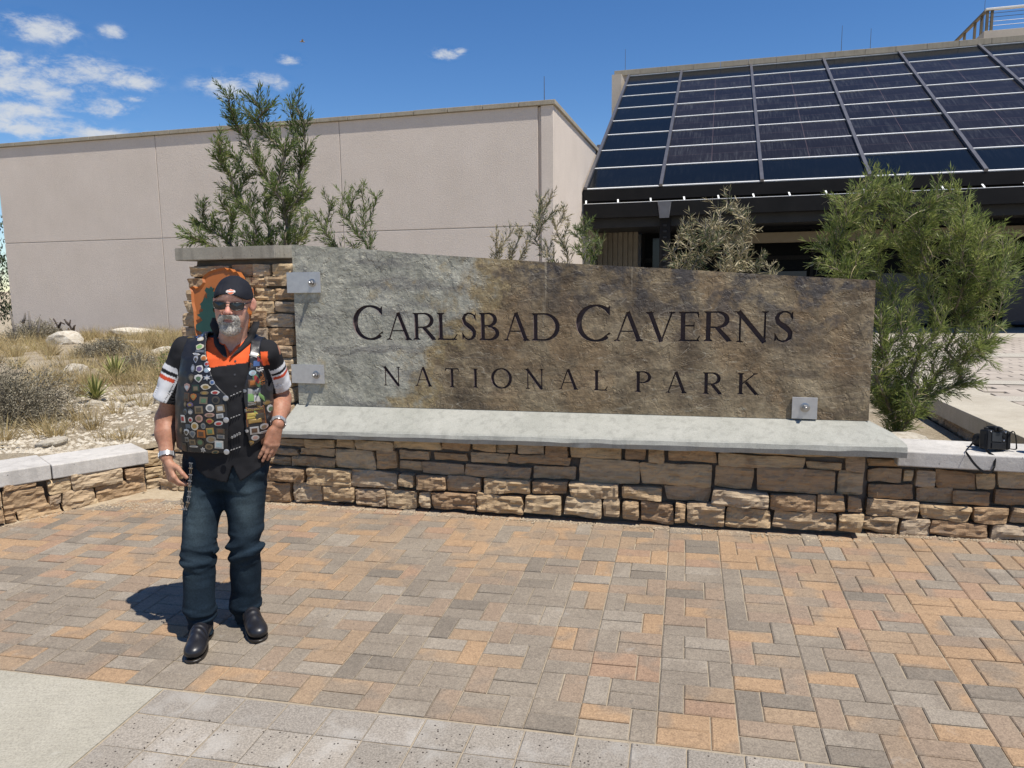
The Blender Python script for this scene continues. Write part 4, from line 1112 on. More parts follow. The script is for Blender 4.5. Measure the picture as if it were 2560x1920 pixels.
# ------------------------------------------------------------------ upper plaza on the right
def uz(x, y): return .55 - .0115*(y-5.5)
RW0, RW1 = Vector((3.88, 5.15, 0)), Vector((5.30, 11.1, 0))
def upper():
    # concrete edge strip, then bands of pinkish brick and pale concrete
    M_EDGE = mat_concrete('edge_concrete', (.37,.33,.26), (.46,.42,.34), .15, False, .9)
    rd = (RW1-RW0).normalized(); rn = Vector((rd.y, -rd.x, 0))
    M_UP = simple('upper_plaza_concrete', (.37,.335,.275), (.45,.415,.35), 2.2, .9, .25, 140, .004, .2, 0, 0)
    M_EXP = mat_agg('exposed_aggregate', (.42,.385,.32), .0)
    V = [RW0-rd*1.0, RW1, Vector((1.5, 12.6, 0)), Vector((1.0, 27, 0)), Vector((30, 20, 0)), Vector((30, -2, 0)), Vector((7.5, 1.5, 0))]
    V = [(p.x, p.y, uz(p.x, p.y)-.022) for p in V]
    tag(link('upper_plaza', mk_mesh('upper_plaza', V, [tuple(range(len(V)))[::-1]], M_UP)), kind='structure')
    root = empty('upper_paving', (5, 9, uz(5, 9))); tag(root, kind='structure')
    inv = Matrix.Translation((-5, -9, -uz(5, 9)))
    M_UB = simple('upper_brick_clay', (.34,.295,.245), (.40,.35,.295), 3, .9, .3, 160, .004, .2, 0, .12)
    bd = Vector((.9637, -.267, 0)); bp = Vector((.267, .9637, 0))   # rows run with the building
    zang = math.atan2(bd.y, bd.x)
    rr = random.Random(6)
    meshes = [mk_mesh('upper_brick', *brick_geo(.40, .2, .02, .004, .016, rr), M_UB) for _ in range(4)]
    orig = Vector((4.6, 6.4, 0))
    bands = [(.45, 1.05, 1), (1.07, 1.47, 0), (1.49, 2.5, 1), (2.55, 2.95, 0), (2.97, 6.4, 1), (6.45, 7.2, 0), (7.22, 11.8, 1)]
    V, F = [], []; cnt = 0
    strip = MB()
    items = []
    for s0, s1, br in bands:
        if not br:
            a = orig + bp*s0; b = orig + bp*s1
            # start to the right of the edge strip
            def clip(p, row):
                t = ((p-RW0).dot(rd)); q = RW0 + rd*t + rn*.62
                k = (q-p).dot(rn)/bd.dot(rn); return p + bd*k
            pa, pb = clip(a, s0), clip(b, s1); ea, eb = a + bd*14, b + bd*14
            ps = [pa, ea, eb, pb]
            strip.add([(p.x, p.y, uz(p.x, p.y)+.001) for p in ps], [(0,1,2,3)])
        else:
            k = 0; s = s0
            while s + .2 <= s1 + .06:
                for i in range(-4, 34):
                    p = orig + bp*(s+.1) + bd*(i*.4 + (.2 if k % 2 else 0))
                    if (p-RW0).dot(rn) < .84 or p.x > 16: continue
                    items.append(p)
                s += .2; k += 1
    band = strip.obj('pale_band', M_EXP, root); band.matrix_local = inv
    ranked = []
    for p in items:
        q = project((p.x, p.y, uz(p.x, p.y)))
        vis = q is not None and -.02 < q[0] < 1.02
        ranked.append((0 if vis else 1, q[2] if q else 99, p))
    ranked.sort(key=lambda t: t[:2])
    for k, (_, _, p) in enumerate(ranked):
        m = Matrix.Translation((p.x, p.y, uz(p.x, p.y) + rr.gauss(0, .001))) @ Matrix.Rotation(zang, 4, 'Z')
        if k < 170:
            o = link('upper_brick', meshes[k % 4], root); o.matrix_local = inv @ m
        else:
            v, f = brick_geo(.40, .2, .02, .004, .016, rr); n0 = len(V)
            V += [tuple(inv @ m @ Vector(q)) for q in v]; F += [tuple(i+n0 for i in q) for q in f]
    tag(link('upper_brick_field', mk_mesh('upper_brick_field', V, F, M_UB), root), kind='stuff')
    # its retaining wall toward the planter
    w = empty('planter_wall', RW0, math.atan2(rd.y, rd.x), 'shaded stone planter wall with a plain concrete edge along the upper plaza', 'stone wall')
    Lw = (RW1-RW0).length
    # local x along the wall, +y to the left (planter side)
    for i in range(4):
        x0 = -.6 + i*(Lw+.6)/4
        b = MB().box(x0+.003, -.62, -.16, x0+(Lw+.6)/4-.003, .05, 0.0, ch=.008)
        b.v = [(x, y, z + uz(0, RW0.y + x*rd.y) + .012) for x, y, z in b.v]
        b.obj('edge_slab', M_EDGE, w)
    r2 = random.Random(31); k = 0
    for za, zb in ((.02,.13),(.135,.25),(.255,.375)):
        x = -.5
        while x < Lw:
            ww = r2.uniform(.22, .45)
            v, f = stone_geo(ww-.012, zb-za-.01, .12, 5000+k, .9); k += 1
            link('stone', mk_mesh('stone', v, f, M_STONE, False), w, (x+ww/2, .0, (za+zb)/2), (0, 0, R(180))); x += ww
    MB().box(-.6, -.3, -.1, Lw, -.03, .37).obj('mortar_core', M_MORTAR, w)
upper()

# ------------------------------------------------------------------ garden ground, plants, rocks
def garden_z(x, y):
    b = .455 + .0125*(y-5.8) + .035*float(vnoise(np.array([x*.5, y*.5, 1.3]), 1, 2)) + .012*float(vnoise(np.array([x*2.1, y*2.1, .3]), 1, 5))
    if x > -2.2: b += .10*min(1, (x+2.2)/1.5)
    if x > 2.2 and y < 12: b -= .30*min(1, (x-2.2)/.9)**1.5
    return b
def garden_ground():
    F = []
    ln = Vector((L_U.y, -L_U.x, 0)); 
    for s in np.linspace(-5.0, .95, 34): F.append(L_A + L_U*s - ln*.22)
    for u in np.linspace(-1.15, -.1, 8): F.append(W_A + W_U*u - W_N*.75)
    for u in np.linspace(0.0, 4.05, 26): F.append(W_A + W_U*u - W_N*.36)
    for t in np.linspace(.12, .97, 14): F.append(RW0 + (RW1-RW0)*t + Vector((-.04, 0, 0)))
    n = len(F); G = [Vector((-34 + 39.5*(i/(n-1)), 20.6 - .27*(39.5*i/(n-1)-18), 0)) for i in range(n)]
    V, Fc = [], []; m = 46
    for i in range(n):
        for j in range(m):
            t = (j/(m-1))**1.7; p = F[i]*(1-t) + G[i]*t
            V.append((p.x, p.y, garden_z(p.x, p.y) - (.03 if j == 0 else 0)))
    for i in range(n-1):
        for j in range(m-1): Fc.append((i*m+j, i*m+j+1, (i+1)*m+j+1, (i+1)*m+j)[::-1])
    tag(link('garden_ground', mk_mesh('garden_ground', V, Fc, M_SOIL, True)), kind='structure')
garden_ground()

M_BARK = simple('grey_bark', (.16,.13,.10), (.24,.20,.16), 20, .9, .4, 60, .003, .1, 0, .1)
M_DEAD = simple('dead_wood', (.24,.215,.19), (.13,.115,.10), 9, .9, .4, 60, .003, .1, 0, .1)
M_CHAR = simple('dark_dead_wood', (.06,.045,.038), (.10,.08,.065), 9, .9, .4, 60, .003, .1, 0, .1)
M_WILLOW = leafmat('willow_leaf', [(0, (.055,.085,.028)), (.45, (.12,.165,.045)), (.75, (.20,.245,.065)), (.9, (.31,.32,.12)), (1, (.38,.34,.18))], .38, .42)
M_WILLOW2 = leafmat('willow_leaf_light', [(0, (.085,.12,.036)), (.4, (.185,.23,.062)), (.75, (.30,.335,.095)), (.92, (.43,.41,.18)), (1, (.52,.45,.28))], .42, .42)
M_DRYLEAF = leafmat('dry_leaf', [(0, (.06,.085,.035)), (.3, (.10,.12,.05)), (.5, (.32,.27,.15)), (1, (.50,.43,.28))], .2, .6)
M_GRASS = leafmat('dry_grass_blade', [(0, (.19,.14,.065)), (.4, (.40,.305,.145)), (.75, (.56,.44,.235)), (1, (.34,.30,.12))], .3, .6)
M_SAGE = leafmat('grey_leaf', [(0, (.10,.09,.06)), (.5, (.25,.22,.155)), (1, (.42,.37,.27))], .2, .7)
M_POD = leafmat('seed_pod_skin', [(0, (.30,.22,.11)), (.5, (.45,.37,.21)), (1, (.55,.47,.30))], .1, .6)
M_YUC = leafmat('yucca_blade', [(0, (.08,.11,.035)), (.5, (.19,.22,.065)), (.8, (.42,.38,.13)), (1, (.60,.52,.24))], .15, .5)
M_JUN = leafmat('juniper_scale', [(0, (.015,.028,.012)), (.6, (.035,.055,.022)), (1, (.07,.09,.035))], .1, .7)

class Leaves:
    def __init__(s): s.v = []; s.f = []; s.t = []
    def leaf(s, p, d, ln, w, tint, up=None, bend=.0):
        d = d.normalized(); up = up or Vector((random.uniform(-1,1), random.uniform(-1,1), random.uniform(-1,1)))
        a = d.cross(up)
        a = a.normalized() if a.length > 1e-5 else d.orthogonal().normalized()
        q = d.cross(a); k = len(s.v)
        m = p + d*ln*.45 + q*bend*ln*.4; e = p + d*ln + q*bend*ln
        s.v += [tuple(p), tuple(m + a*w/2), tuple(e), tuple(m - a*w/2)]; s.f.append((k, k+1, k+2, k+3)); s.t += [tint]*4
    def blade(s, p, d, ln, w, tint, droop, seg=3, side=None):
        d = d.normalized(); a = side or d.cross(Vector((random.uniform(-1,1), random.uniform(-1,1), .2)))
        a = a.normalized() if a.length > 1e-5 else Vector((1,0,0)); k = len(s.v); pts = []; q = p.copy(); dd = d.copy()
        for i in range(seg+1):
            ww = w*(1-(i/seg)**1.6)*.5
            if i < seg: s.v += [tuple(q - a*ww), tuple(q + a*ww)]; s.t += [tint]*2
            else: s.v.append(tuple(q)); s.t.append(tint)
            dd = (dd + Vector((0, 0, -droop/seg))).normalized(); q = q + dd*ln/seg
        for i in range(seg-1): s.f.append((k+2*i, k+2*i+1, k+2*i+3, k+2*i+2))
        s.f.append((k+2*seg-2, k+2*seg-1, k+2*seg))
    def obj(s, name, mat, parent=None, kind='stuff', smooth=False):
        me = mk_mesh(name, s.v, s.f, mat, smooth)
        at = me.attributes.new('tint', 'FLOAT', 'POINT'); at.data.foreach_set('value', s.t)
        o = link(name, me, parent)
        if kind: o['kind'] = kind
        return o

def shrub(name, base, tips, label, cat, leafm, barkm=M_BARK, seed=1, leaf_len=(.045,.085), leaf_w=.0065, step=.013, twig=.075, twig_len=(.08,.20), spread=.55, trunk_r=.018, dens=1.0, pods=0, droop=.0, dry=0.0, group=None, stems=4):
    rnd = random.Random(seed); random.seed(seed)
    base = Vector(base); e = empty(name, base, 0, label, cat, group)
    tips = [Vector(t) - base for t in tips]
    nodes = [(Vector((0,0,-.05)), -1)]           # (point, parent)
    for k in range(stems):                       # several stems from the ground
        a = 2*math.pi*k/stems + rnd.uniform(-.4,.4); r = rnd.uniform(.01,.05)
        nodes.append((Vector((math.cos(a)*r, math.sin(a)*r, .03)), 0))
    tips.sort(key=lambda t: t.length)
    ends = []
    for t in tips:
        best, bi = 1e9, 1
        for i, (q, _) in enumerate(nodes):
            if i == 0: continue
            d = t - q
            if d.length < .03: continue
            up = d.z/d.length
            cost = d.length*(1.0 + max(0, .80-up)*2.2) + .04*q.length
            if cost < best: best, bi = cost, i
        q = nodes[bi][0]; L = (t-q).length; n = max(2, int(L/.09)); prev = bi
        mid = (q+t)/2 + Vector((rnd.gauss(0,.04), rnd.gauss(0,.04), .0))*L + Vector(((t.x-q.x)*.10, (t.y-q.y)*.10, -.03*L))
        for i in range(1, n+1):
            s = i/n; p = q*(1-s)**2 + mid*2*s*(1-s) + t*s*s
            nodes.append((p, prev)); prev = len(nodes)-1
        ends.append(prev)
    kids = [0]*len(nodes)
    for i, (p, pa) in enumerate(nodes):
        if pa >= 0: kids[pa] += 1
    load = [0]*len(nodes)
    for i in range(len(nodes)-1, 0, -1):
        load[i] += 1 if kids[i] == 0 else 0
        load[nodes[i][1]] += load[i]
    mb = MB(); lv = Leaves(); pod = Leaves()
    done = set()
    for en in ends:
        path = [en]; 
        while nodes[path[-1]][1] >= 0:
            nx = nodes[path[-1]][1]; path.append(nx)
            if path[-2] in done: break
        for i in path: done.add(i)
        path = path[::-1]
        pts = [nodes[i][0] for i in path]; rad = [max(.0016, trunk_r*(max(1, load[i])/max(1, load[0]))**.52) for i in path]
        rad = [min(r_, trunk_r) for r_ in rad]; rad[-1] = .001
        mb.tube(pts, rad, 5, False)
        total = sum((pts[i+1]-pts[i]).length for i in range(len(pts)-1))
        acc = 0; base_t = rnd.uniform(.2,.6)
        for i in range(len(pts)-1):
            a, b = pts[i], pts[i+1]; d = b-a; L = d.length
            if L < 1e-6: continue
            dn_ = d/L; s = 0
            while s < L:
                rem = total-acc-s
                p = a + dn_*s
                if rem < .62 and rnd.random() < dens:
                    ax = dn_.orthogonal().normalized(); ax.rotate(Matrix.Rotation(rnd.uniform(0,6.28), 3, dn_))
                    dd = dn_ + ax*spread*rnd.uniform(.6,1.4) + Vector((0,0,-droop*rnd.random()))
                    tt = min(1, max(0, base_t + rnd.gauss(0,.16) + (.12 if rem < .1 else 0)))
                    if rnd.random() < dry: tt = rnd.uniform(.85, 1)
                    lv.leaf(p, dd, rnd.uniform(*leaf_len)*(.6 if rem < .04 else 1), leaf_w*rnd.uniform(.8,1.3), tt, bend=rnd.uniform(-.25,.25))
                s += step
            k = max(1, int(L/twig + rnd.random()))
            for _ in range(k):
                s = rnd.uniform(0, L); rem = total-acc-s
                if rem < .05 or rem > 1.5 or rnd.random() > dens: continue
                p = a + dn_*s; ax = dn_.orthogonal().normalized(); ax.rotate(Matrix.Rotation(rnd.uniform(0,6.28), 3, dn_))
                td = (dn_*.75 + ax*.75 + Vector((0,0,.25-droop))).normalized(); tl = rnd.uniform(*twig_len)
                q1 = p + td*tl*.5 + Vector((0,0,.01)); q2 = p + td*tl + Vector((rnd.gauss(0,.01), rnd.gauss(0,.01), .02 - droop*.05))
                mb.tube([p, q1, q2], [.0018,.0014,.0008], 3, False)
                bt = base_t + rnd.gauss(0,.1)
                x = .15*tl
                while x < tl:
                    f = x/tl; pp = p*(1-f)**2 + q1*2*f*(1-f) + q2*f*f
                    ax = td.orthogonal().normalized(); ax.rotate(Matrix.Rotation(rnd.uniform(0,6.28), 3, td))
                    tt = min(1, max(0, bt + rnd.gauss(0,.15)))
                    if rnd.random() < dry: tt = rnd.uniform(.85,1)
                    lv.leaf(pp, td + ax*spread*rnd.uniform(.6,1.4) + Vector((0,0,-droop*rnd.random())), rnd.uniform(*leaf_len)*(.7 if f > .9 else 1), leaf_w*rnd.uniform(.8,1.3), tt, bend=rnd.uniform(-.25,.25))
                    x += step
            acc += L
        if pods and rnd.random() < pods:
            for _ in range(rnd.randint(1,3)):
                p = pts[max(0, len(pts)-1-rnd.randint(0, min(5, len(pts)-1)))]
                d = Vector((rnd.gauss(0,1), rnd.gauss(0,1), rnd.uniform(-.6,.8)))
                pod.blade(p, d, rnd.uniform(.12,.22), .0065, rnd.random(), rnd.uniform(.6,1.6), 6)
    mb.obj('stems', barkm, e, True)
    lv.obj('foliage', leafm, e)
    if pods: pod.obj('seed_pods', M_POD, e)
    return e
WILLOW_TIPS = [(-2.734,7.425,3.671),(-2.788,7.698,3.59),(-2.363,7.05,3.523),(-2.534,7.322,3.465),(-2.311,7.182,3.397),(-2.192,7.133,3.458),(-2.387,7.218,3.326),(-2.327,7.361,3.332),(-2.075,7.407,3.549),(-2.161,7.535,3.556),(-1.994,7.427,3.354),(-2.139,7.667,3.296),(-2.816,7.234,3.036),(-2.994,7.84,3.228),(-2.706,7.075,3.199),(-2.744,7.653,3.422),(-1.982,7.426,3.094),(-2.07,7.553,3.02),(-2.111,7.176,3.144),(-2.257,7.228,3.166),(-2.659,7.771,3.236),(-2.85,7.921,3.114),(-2.687,7.332,2.827),(-2.584,7.673,3.07),(-2.534,7.839,3.122),(-2.287,7.855,2.996),(-1.895,7.127,2.697),(-1.975,7.085,2.762),(-2.184,7.203,2.827),(-2.728,7.84,2.923),(-2.299,7.139,2.75),(-2.497,7.429,2.694),(-2.842,7.912,2.782),(-2.919,7.53,2.699),(-3.108,7.673,2.631),(-2.707,7.334,2.709),(-2.918,7.668,2.578),(-3.251,7.801,2.455),(-3.047,7.066,2.289),(-3.108,7.725,2.384),(-3.07,7.94,2.478),(-2.841,7.723,2.507),(-2.538,7.302,2.502),(-2.537,7.76,2.634),(-2.143,7.143,2.587),(-2.128,7.453,2.56),(-2.107,7.868,2.512),(-2.155,7.314,2.439),(-2.303,7.309,2.38),(-2.428,7.167,2.335),(-2.563,7.067,2.283),(-2.91,7.661,2.264),(-2.994,7.24,2.228),(-3.138,7.289,2.209),(-2.09,7.492,2.293),(-2.147,7.098,2.257),(-2.43,7.567,2.265)]
SMALL_WILLOW_TIPS = [(-1.416,7.162,2.731),(-1.438,6.916,2.654),(-1.686,7.23,2.626),(-1.696,7.161,2.572),(-1.572,7.152,2.65),(-1.311,7.098,2.664),(-1.242,7.023,2.574),(-1.409,7.272,2.556),(-1.466,7.08,2.526),(-1.606,7.06,2.468),(-1.768,7.273,2.395),(-1.417,7.217,2.386),(-1.476,6.981,2.344),(-1.337,7.208,2.218),(-1.338,7.011,2.149),(-1.65,7.371,2.256),(-1.848,7.412,2.224),(-1.721,7.197,2.21),(-1.524,7.408,2.22),(-1.801,6.948,2.448),(-1.824,7.203,2.378)]
RIGHT_WILLOW_TIPS = [(2.742,5.783,2.541),(2.852,5.883,2.564),(2.804,5.616,2.508),(2.938,5.757,2.495),(2.787,6.001,2.456),(2.736,6.004,2.425),(2.452,5.51,2.383),(3.234,5.563,2.457),(3.144,5.463,2.407),(3.17,5.712,2.347),(3.082,5.449,2.33),(3.027,5.722,2.43),(3.028,5.845,2.465),(3.355,5.608,2.334),(3.501,5.863,2.297),(3.597,5.808,2.25),(3.326,5.445,2.173),(2.53,5.788,2.261),(2.519,5.596,2.215),(2.631,5.696,2.312),(2.73,5.611,2.361),(2.964,5.874,2.367),(2.989,5.712,2.289),(2.996,5.53,2.233),(3.237,5.779,2.211),(3.449,5.929,2.231),(3.571,5.626,2.155),(3.647,5.572,2.15),(3.743,5.678,2.086),(4.109,6.029,2.06),(3.917,6.055,2.075),(3.696,5.86,2.067),(3.679,6.008,2.086),(4.014,5.971,1.941),(3.755,5.672,1.883),(3.704,5.489,1.869),(2.398,5.848,2.05),(2.438,5.787,1.995),(2.484,5.661,2.07),(2.321,5.574,1.908),(2.452,5.69,1.93),(2.561,5.73,1.95),(2.583,5.602,2.006),(2.688,5.617,2.065),(2.845,5.723,2.028),(3.079,5.981,2.081),(3.095,5.805,2.05),(3.097,5.611,1.98),(3.194,5.608,2.018),(3.365,5.721,1.981),(3.376,5.561,1.915),(3.478,5.559,1.873),(3.713,5.759,1.813),(3.61,5.486,1.771),(3.728,5.739,1.73),(3.641,5.662,1.67),(3.893,5.883,1.493),(3.884,5.908,1.405),(3.787,5.872,1.516),(3.682,5.871,1.624),(3.457,5.669,1.703),(3.459,5.858,1.776),(3.211,5.648,1.798),(3.17,5.797,1.779),(2.962,5.639,1.739),(2.901,5.715,1.699),(2.743,5.469,1.584),(2.926,5.585,1.537),(3.323,6.052,1.559),(3.185,5.578,1.585),(3.483,5.873,1.563),(3.581,5.846,1.477),(3.722,5.893,1.408),(3.767,5.734,1.311),(3.768,5.812,1.262),(3.469,5.473,1.273),(3.526,5.476,1.212),(3.393,5.557,1.349),(3.238,5.527,1.414),(3.089,5.494,1.398),(2.938,5.513,1.378),(2.953,5.784,1.402),(2.779,5.55,1.285),(3.161,6.039,1.184),(3.199,5.866,1.222),(3.298,5.776,1.25),(3.491,5.883,1.217),(3.5,5.599,1.221),(3.835,6.023,0.987),(3.692,5.967,0.94),(3.541,5.895,0.907),(3.334,5.737,1.018),(3.309,5.969,1.056),(3.624,5.907,1.081),(2.989,5.853,0.986),(3.158,6.015,1.019),(2.923,5.836,0.857),(2.923,5.664,0.851),(3.109,5.784,0.928),(2.468,5.556,1.846),(2.586,5.553,1.884),(2.851,5.894,1.91),(2.581,5.932,1.861),(3.026,6.052,1.129),(3.025,5.975,1.059),(2.96,5.778,1.211),(2.837,5.487,1.158),(3.0,5.743,0.957),(3.194,6.024,0.871),(3.184,5.934,0.995),(2.915,5.74,0.937),(2.942,5.721,1.025),(3.052,5.57,1.022),(3.103,5.543,0.962),(2.736,5.477,1.058),(3.041,6.001,0.808),(3.079,5.84,0.833),(2.993,5.522,0.883),(3.16,5.695,0.876),(2.752,5.461,1.344),(2.888,5.564,1.304),(3.149,5.898,1.252),(2.999,5.847,0.767),(3.029,5.737,0.763),(3.083,5.606,0.827),(3.301,5.847,0.829),(3.499,6.042,0.819),(3.055,5.709,0.8),(3.055,5.475,0.807)]
DRY_SHRUB_TIPS = [(2.193,7.68,2.603),(2.096,7.428,2.497),(2.351,7.684,2.52),(2.25,7.529,2.465),(2.345,7.519,2.395),(1.779,7.23,2.352),(1.835,7.686,2.361),(1.852,7.104,2.353),(1.97,7.252,2.351),(2.054,7.361,2.359),(2.406,7.568,2.276),(2.338,7.219,2.149),(1.709,7.618,2.247),(1.741,7.69,2.154),(1.694,7.198,2.233),(1.838,7.458,2.222),(1.855,7.105,2.225),(1.995,7.332,2.252),(2.095,7.126,2.275),(2.342,7.674,2.257),(2.415,7.362,2.062),(1.667,7.669,2.07),(1.703,7.572,1.983),(1.825,7.62,2.066),(1.831,7.204,2.076),(1.947,7.145,2.098),(2.17,7.46,2.137),(2.23,7.201,2.044),(2.38,7.54,1.947),(1.735,7.345,1.922),(1.916,7.417,1.949),(2.149,7.663,1.98),(2.216,7.413,1.945)]
THIN_SHRUB_TIPS = [[(-0.115,7.889,2.329),(0.039,8.148,2.374),(0.11,7.883,2.354),(0.241,8.167,2.388),(-0.163,7.995,2.192),(-0.15,8.045,2.107),(-0.06,8.106,2.241),(0.177,8.007,2.232),(0.159,7.919,2.127),(0.057,7.875,2.155),(-0.016,7.832,2.125)],[(0.438,7.889,2.732),(0.377,8.148,2.706),(0.48,7.883,2.548),(0.616,8.167,2.545),(0.414,7.995,2.617),(0.313,8.045,2.537),(0.567,8.106,2.482),(0.634,8.007,2.4),(0.262,7.919,2.226),(0.29,7.875,2.323),(0.347,7.832,2.39),(0.477,8.095,2.424),(0.499,7.977,2.299),(0.564,7.863,2.205),(0.39,8.152,2.238),(0.611,7.91,2.093)],[(0.87,7.889,2.459),(0.854,8.148,2.438),(0.739,7.883,2.389),(0.721,8.167,2.294),(0.926,7.995,2.295),(0.977,8.045,2.152),(0.97,8.106,2.096),(0.795,8.007,2.297),(0.845,7.919,2.219),(0.695,7.875,2.147),(0.749,7.832,2.088),(0.909,8.095,2.067)],[(2.697,7.889,2.081),(2.736,8.148,2.003),(2.576,7.883,1.939),(2.836,8.167,1.927),(2.851,7.995,1.894)]]
shrub('desert_willow', (-2.12, 7.5, garden_z(-2.1,7.5)), WILLOW_TIPS, 'tall green desert willow rising behind the stone pillar', 'shrub', M_WILLOW, seed=3, trunk_r=.038, step=.0095, leaf_len=(.045,.085), leaf_w=.0095, twig=.019, twig_len=(.08,.19), stems=3)
shrub('desert_willow', (-1.52, 7.2, garden_z(-1.5,7.2)), SMALL_WILLOW_TIPS, 'small sparse green willow sapling behind the grey end of the slab', 'shrub', M_WILLOW, seed=5, trunk_r=.014, step=.010, leaf_len=(.045,.085), leaf_w=.0085, twig=.05, twig_len=(.07,.16), stems=3)
shrub('desert_willow', (2.95, 5.55, garden_z(2.95,5.55)), RIGHT_WILLOW_TIPS, 'wide bushy desert willow with hanging pods at the right end of the sign', 'shrub', M_WILLOW2, seed=8, trunk_r=.028, step=.0075, leaf_len=(.04,.09), leaf_w=.0064, twig=.0165, twig_len=(.08,.19), pods=1.0, droop=.12, stems=7)
shrub('dry_shrub', (1.98, 7.4, garden_z(1.98,7.4)), DRY_SHRUB_TIPS, 'half dried shrub with curled straw coloured leaves above the slab', 'shrub', M_DRYLEAF, M_DEAD, seed=13, trunk_r=.016, step=.012, leaf_len=(.05,.11), leaf_w=.009, spread=.9, twig=.04, pods=.9, dry=.20, droop=.3, stems=4)
for i, (bx, lab) in enumerate(((.04, 'thin yellowish shrub left of the other two behind the slab top'), (.41, 'tallest thin shrub in front of the wing corner behind the slab'), (.80, 'dark green thin shrub beside the shaded canopy end'), (2.72, 'low sparse sprig poking over the slab right of the dried shrub'))):
    shrub('thin_shrub', (bx, 8.0, garden_z(bx,8.0)), THIN_SHRUB_TIPS[i], lab, 'shrub', (M_DRYLEAF if i in (0,1,3) else M_WILLOW), M_DEAD, seed=20+i, trunk_r=.009, step=.0085, leaf_len=(.035,.075), leaf_w=.0088, spread=.5, twig=.03, twig_len=(.06,.14), dens=.95, dry=(.1 if i else .3), pods=.3, stems=3)

def tuft(lv, x, y, z, n, h, sp, rnd, tb):
    for _ in range(n):
        a = rnd.uniform(0, 6.28); r = abs(rnd.gauss(0, sp*.35))
        d = Vector((math.cos(a)*rnd.uniform(.05,.75), math.sin(a)*rnd.uniform(.05,.75), 1))
        lv.blade(Vector((x+math.cos(a)*r, y+math.sin(a)*r, z-.02)), d, h*rnd.uniform(.55,1.15), rnd.uniform(.0035,.0065)*(1+max(0,y-9)*.06), min(1, max(0, tb+rnd.gauss(0,.2))), rnd.uniform(.2,1.1), 3)
def grasses():
    rnd = random.Random(17); random.seed(17); lv = Leaves(); n = 0
    tries = 0
    while n < 500 and tries < 9000:
        tries += 1
        y = 6.6 + 13.6*rnd.random()**1.35; x = rnd.uniform(-.72*y-.6, -.19*y-1.0)
        if y > 20.8 + .27*(x+1): continue
        if side(Vector((x,y,0)), L_A, L_U) > -.55: continue
        dpatch = vnoise(np.array([x*.55, y*.38, 4.0]), 1, 3)
        if y < 9.6 and x > -5.9 and rnd.random() < .92: continue        # bare gravel patch
        if dpatch < -.25 and rnd.random() < .8: continue
        tuft(lv, x, y, garden_z(x,y), rnd.randint(45,80), rnd.uniform(.18,.42), rnd.uniform(.10,.28), rnd, rnd.choice([.35,.5,.6,.7,.75,.2]))
        n += 1
    for (x, y, k, h, tb) in ((-3.42,6.36,110,.17,.45),(-3.62,6.42,60,.13,.4),(-5.3,8.95,120,.3,.5),(-5.35,9.0,120,.3,.3),(-4.15,6.55,160,.26,.55),(-4.55,6.45,160,.28,.55),(-4.3,8.7,110,.26,.35),(-6.0,9.5,120,.22,.2)):
        tuft(lv, x, y, garden_z(x,y), k, h, .16, rnd, tb)
    lv.obj('dry_grass', M_GRASS)
grasses()

def puffy(name, c, rx, ry, rz, ntw, nl, ll, lab, mat, bark, seed, cat='shrub', lw=.006, group=None):
    rnd = random.Random(seed); random.seed(seed); e = empty(name, c, 0, lab, cat, group); lv = Leaves(); mb = MB()
    for i in range(ntw):
        th = rnd.uniform(0, 6.28); ph = math.acos(rnd.uniform(0, 1)); rr = rnd.uniform(.45, 1.0)**.6*(1+.22*vnoise(np.array([th*1.2, ph*2, seed]), 1, 1))
        d = Vector((math.sin(ph)*math.cos(th)*rx, math.sin(ph)*math.sin(th)*ry, math.cos(ph)*rz))*rr
        p0 = d*rnd.uniform(.2,.5); 
        if i % 4 == 0: mb.tube([Vector((d.x*.05,d.y*.05,-.02)), p0*.8+Vector((0,0,-.02)), d], [.005,.003,.001], 3, False)
        dn_ = (d-p0).normalized(); bt = rnd.uniform(.2,.8)
        for k in range(nl):
            f = rnd.uniform(.3,1.05); p = p0 + (d-p0)*f + Vector((rnd.gauss(0,.018), rnd.gauss(0,.018), rnd.gauss(0,.018)))
            dd = dn_ + Vector((rnd.gauss(0,.7), rnd.gauss(0,.7), rnd.gauss(0,.7)))
            lv.leaf(p, dd, ll*rnd.uniform(.6,1.3), lw*rnd.uniform(.7,1.3), min(1,max(0,bt+rnd.gauss(0,.2))))
    mb.obj('stems', bark, e, True); lv.obj('foliage', mat, e); return e
puffy('grey_shrub', (-5.04, 7.25, garden_z(-5.04,7.25)), .78, .62, .64, 1500, 13, .028, 'large rounded grey brown shrub at the left edge of the garden', M_SAGE, M_DEAD, 2, lw=.010)
puffy('grey_shrub', (-4.15, 9.2, garden_z(-4.15,9.2)), .36, .32, .66, 380, 14, .03, 'dark upright leggy shrub between the stone pillar and the wing', M_WILLOW, M_DEAD, 5, lw=.008)
puffy('grey_shrub', (-7.3, 13.2, garden_z(-7.3,13.2)), .6, .45, .34, 500, 14, .05, 'low grey brush mound in the middle of the dry garden', M_SAGE, M_DEAD, 6, lw=.012)
puffy('grey_shrub', (-10.9, 16.9, garden_z(-10.9,16.9)), .9, .6, .55, 500, 14, .06, 'low grey brush around the dead branches near the wing', M_SAGE, M_DEAD, 7, lw=.014)
puffy('grey_shrub', (-5.8, 11.3, garden_z(-5.8,11.3)), .42, .35, .26, 320, 12, .045, 'small brown brush clump just behind the far yucca', M_SAGE, M_DEAD, 9, lw=.011)

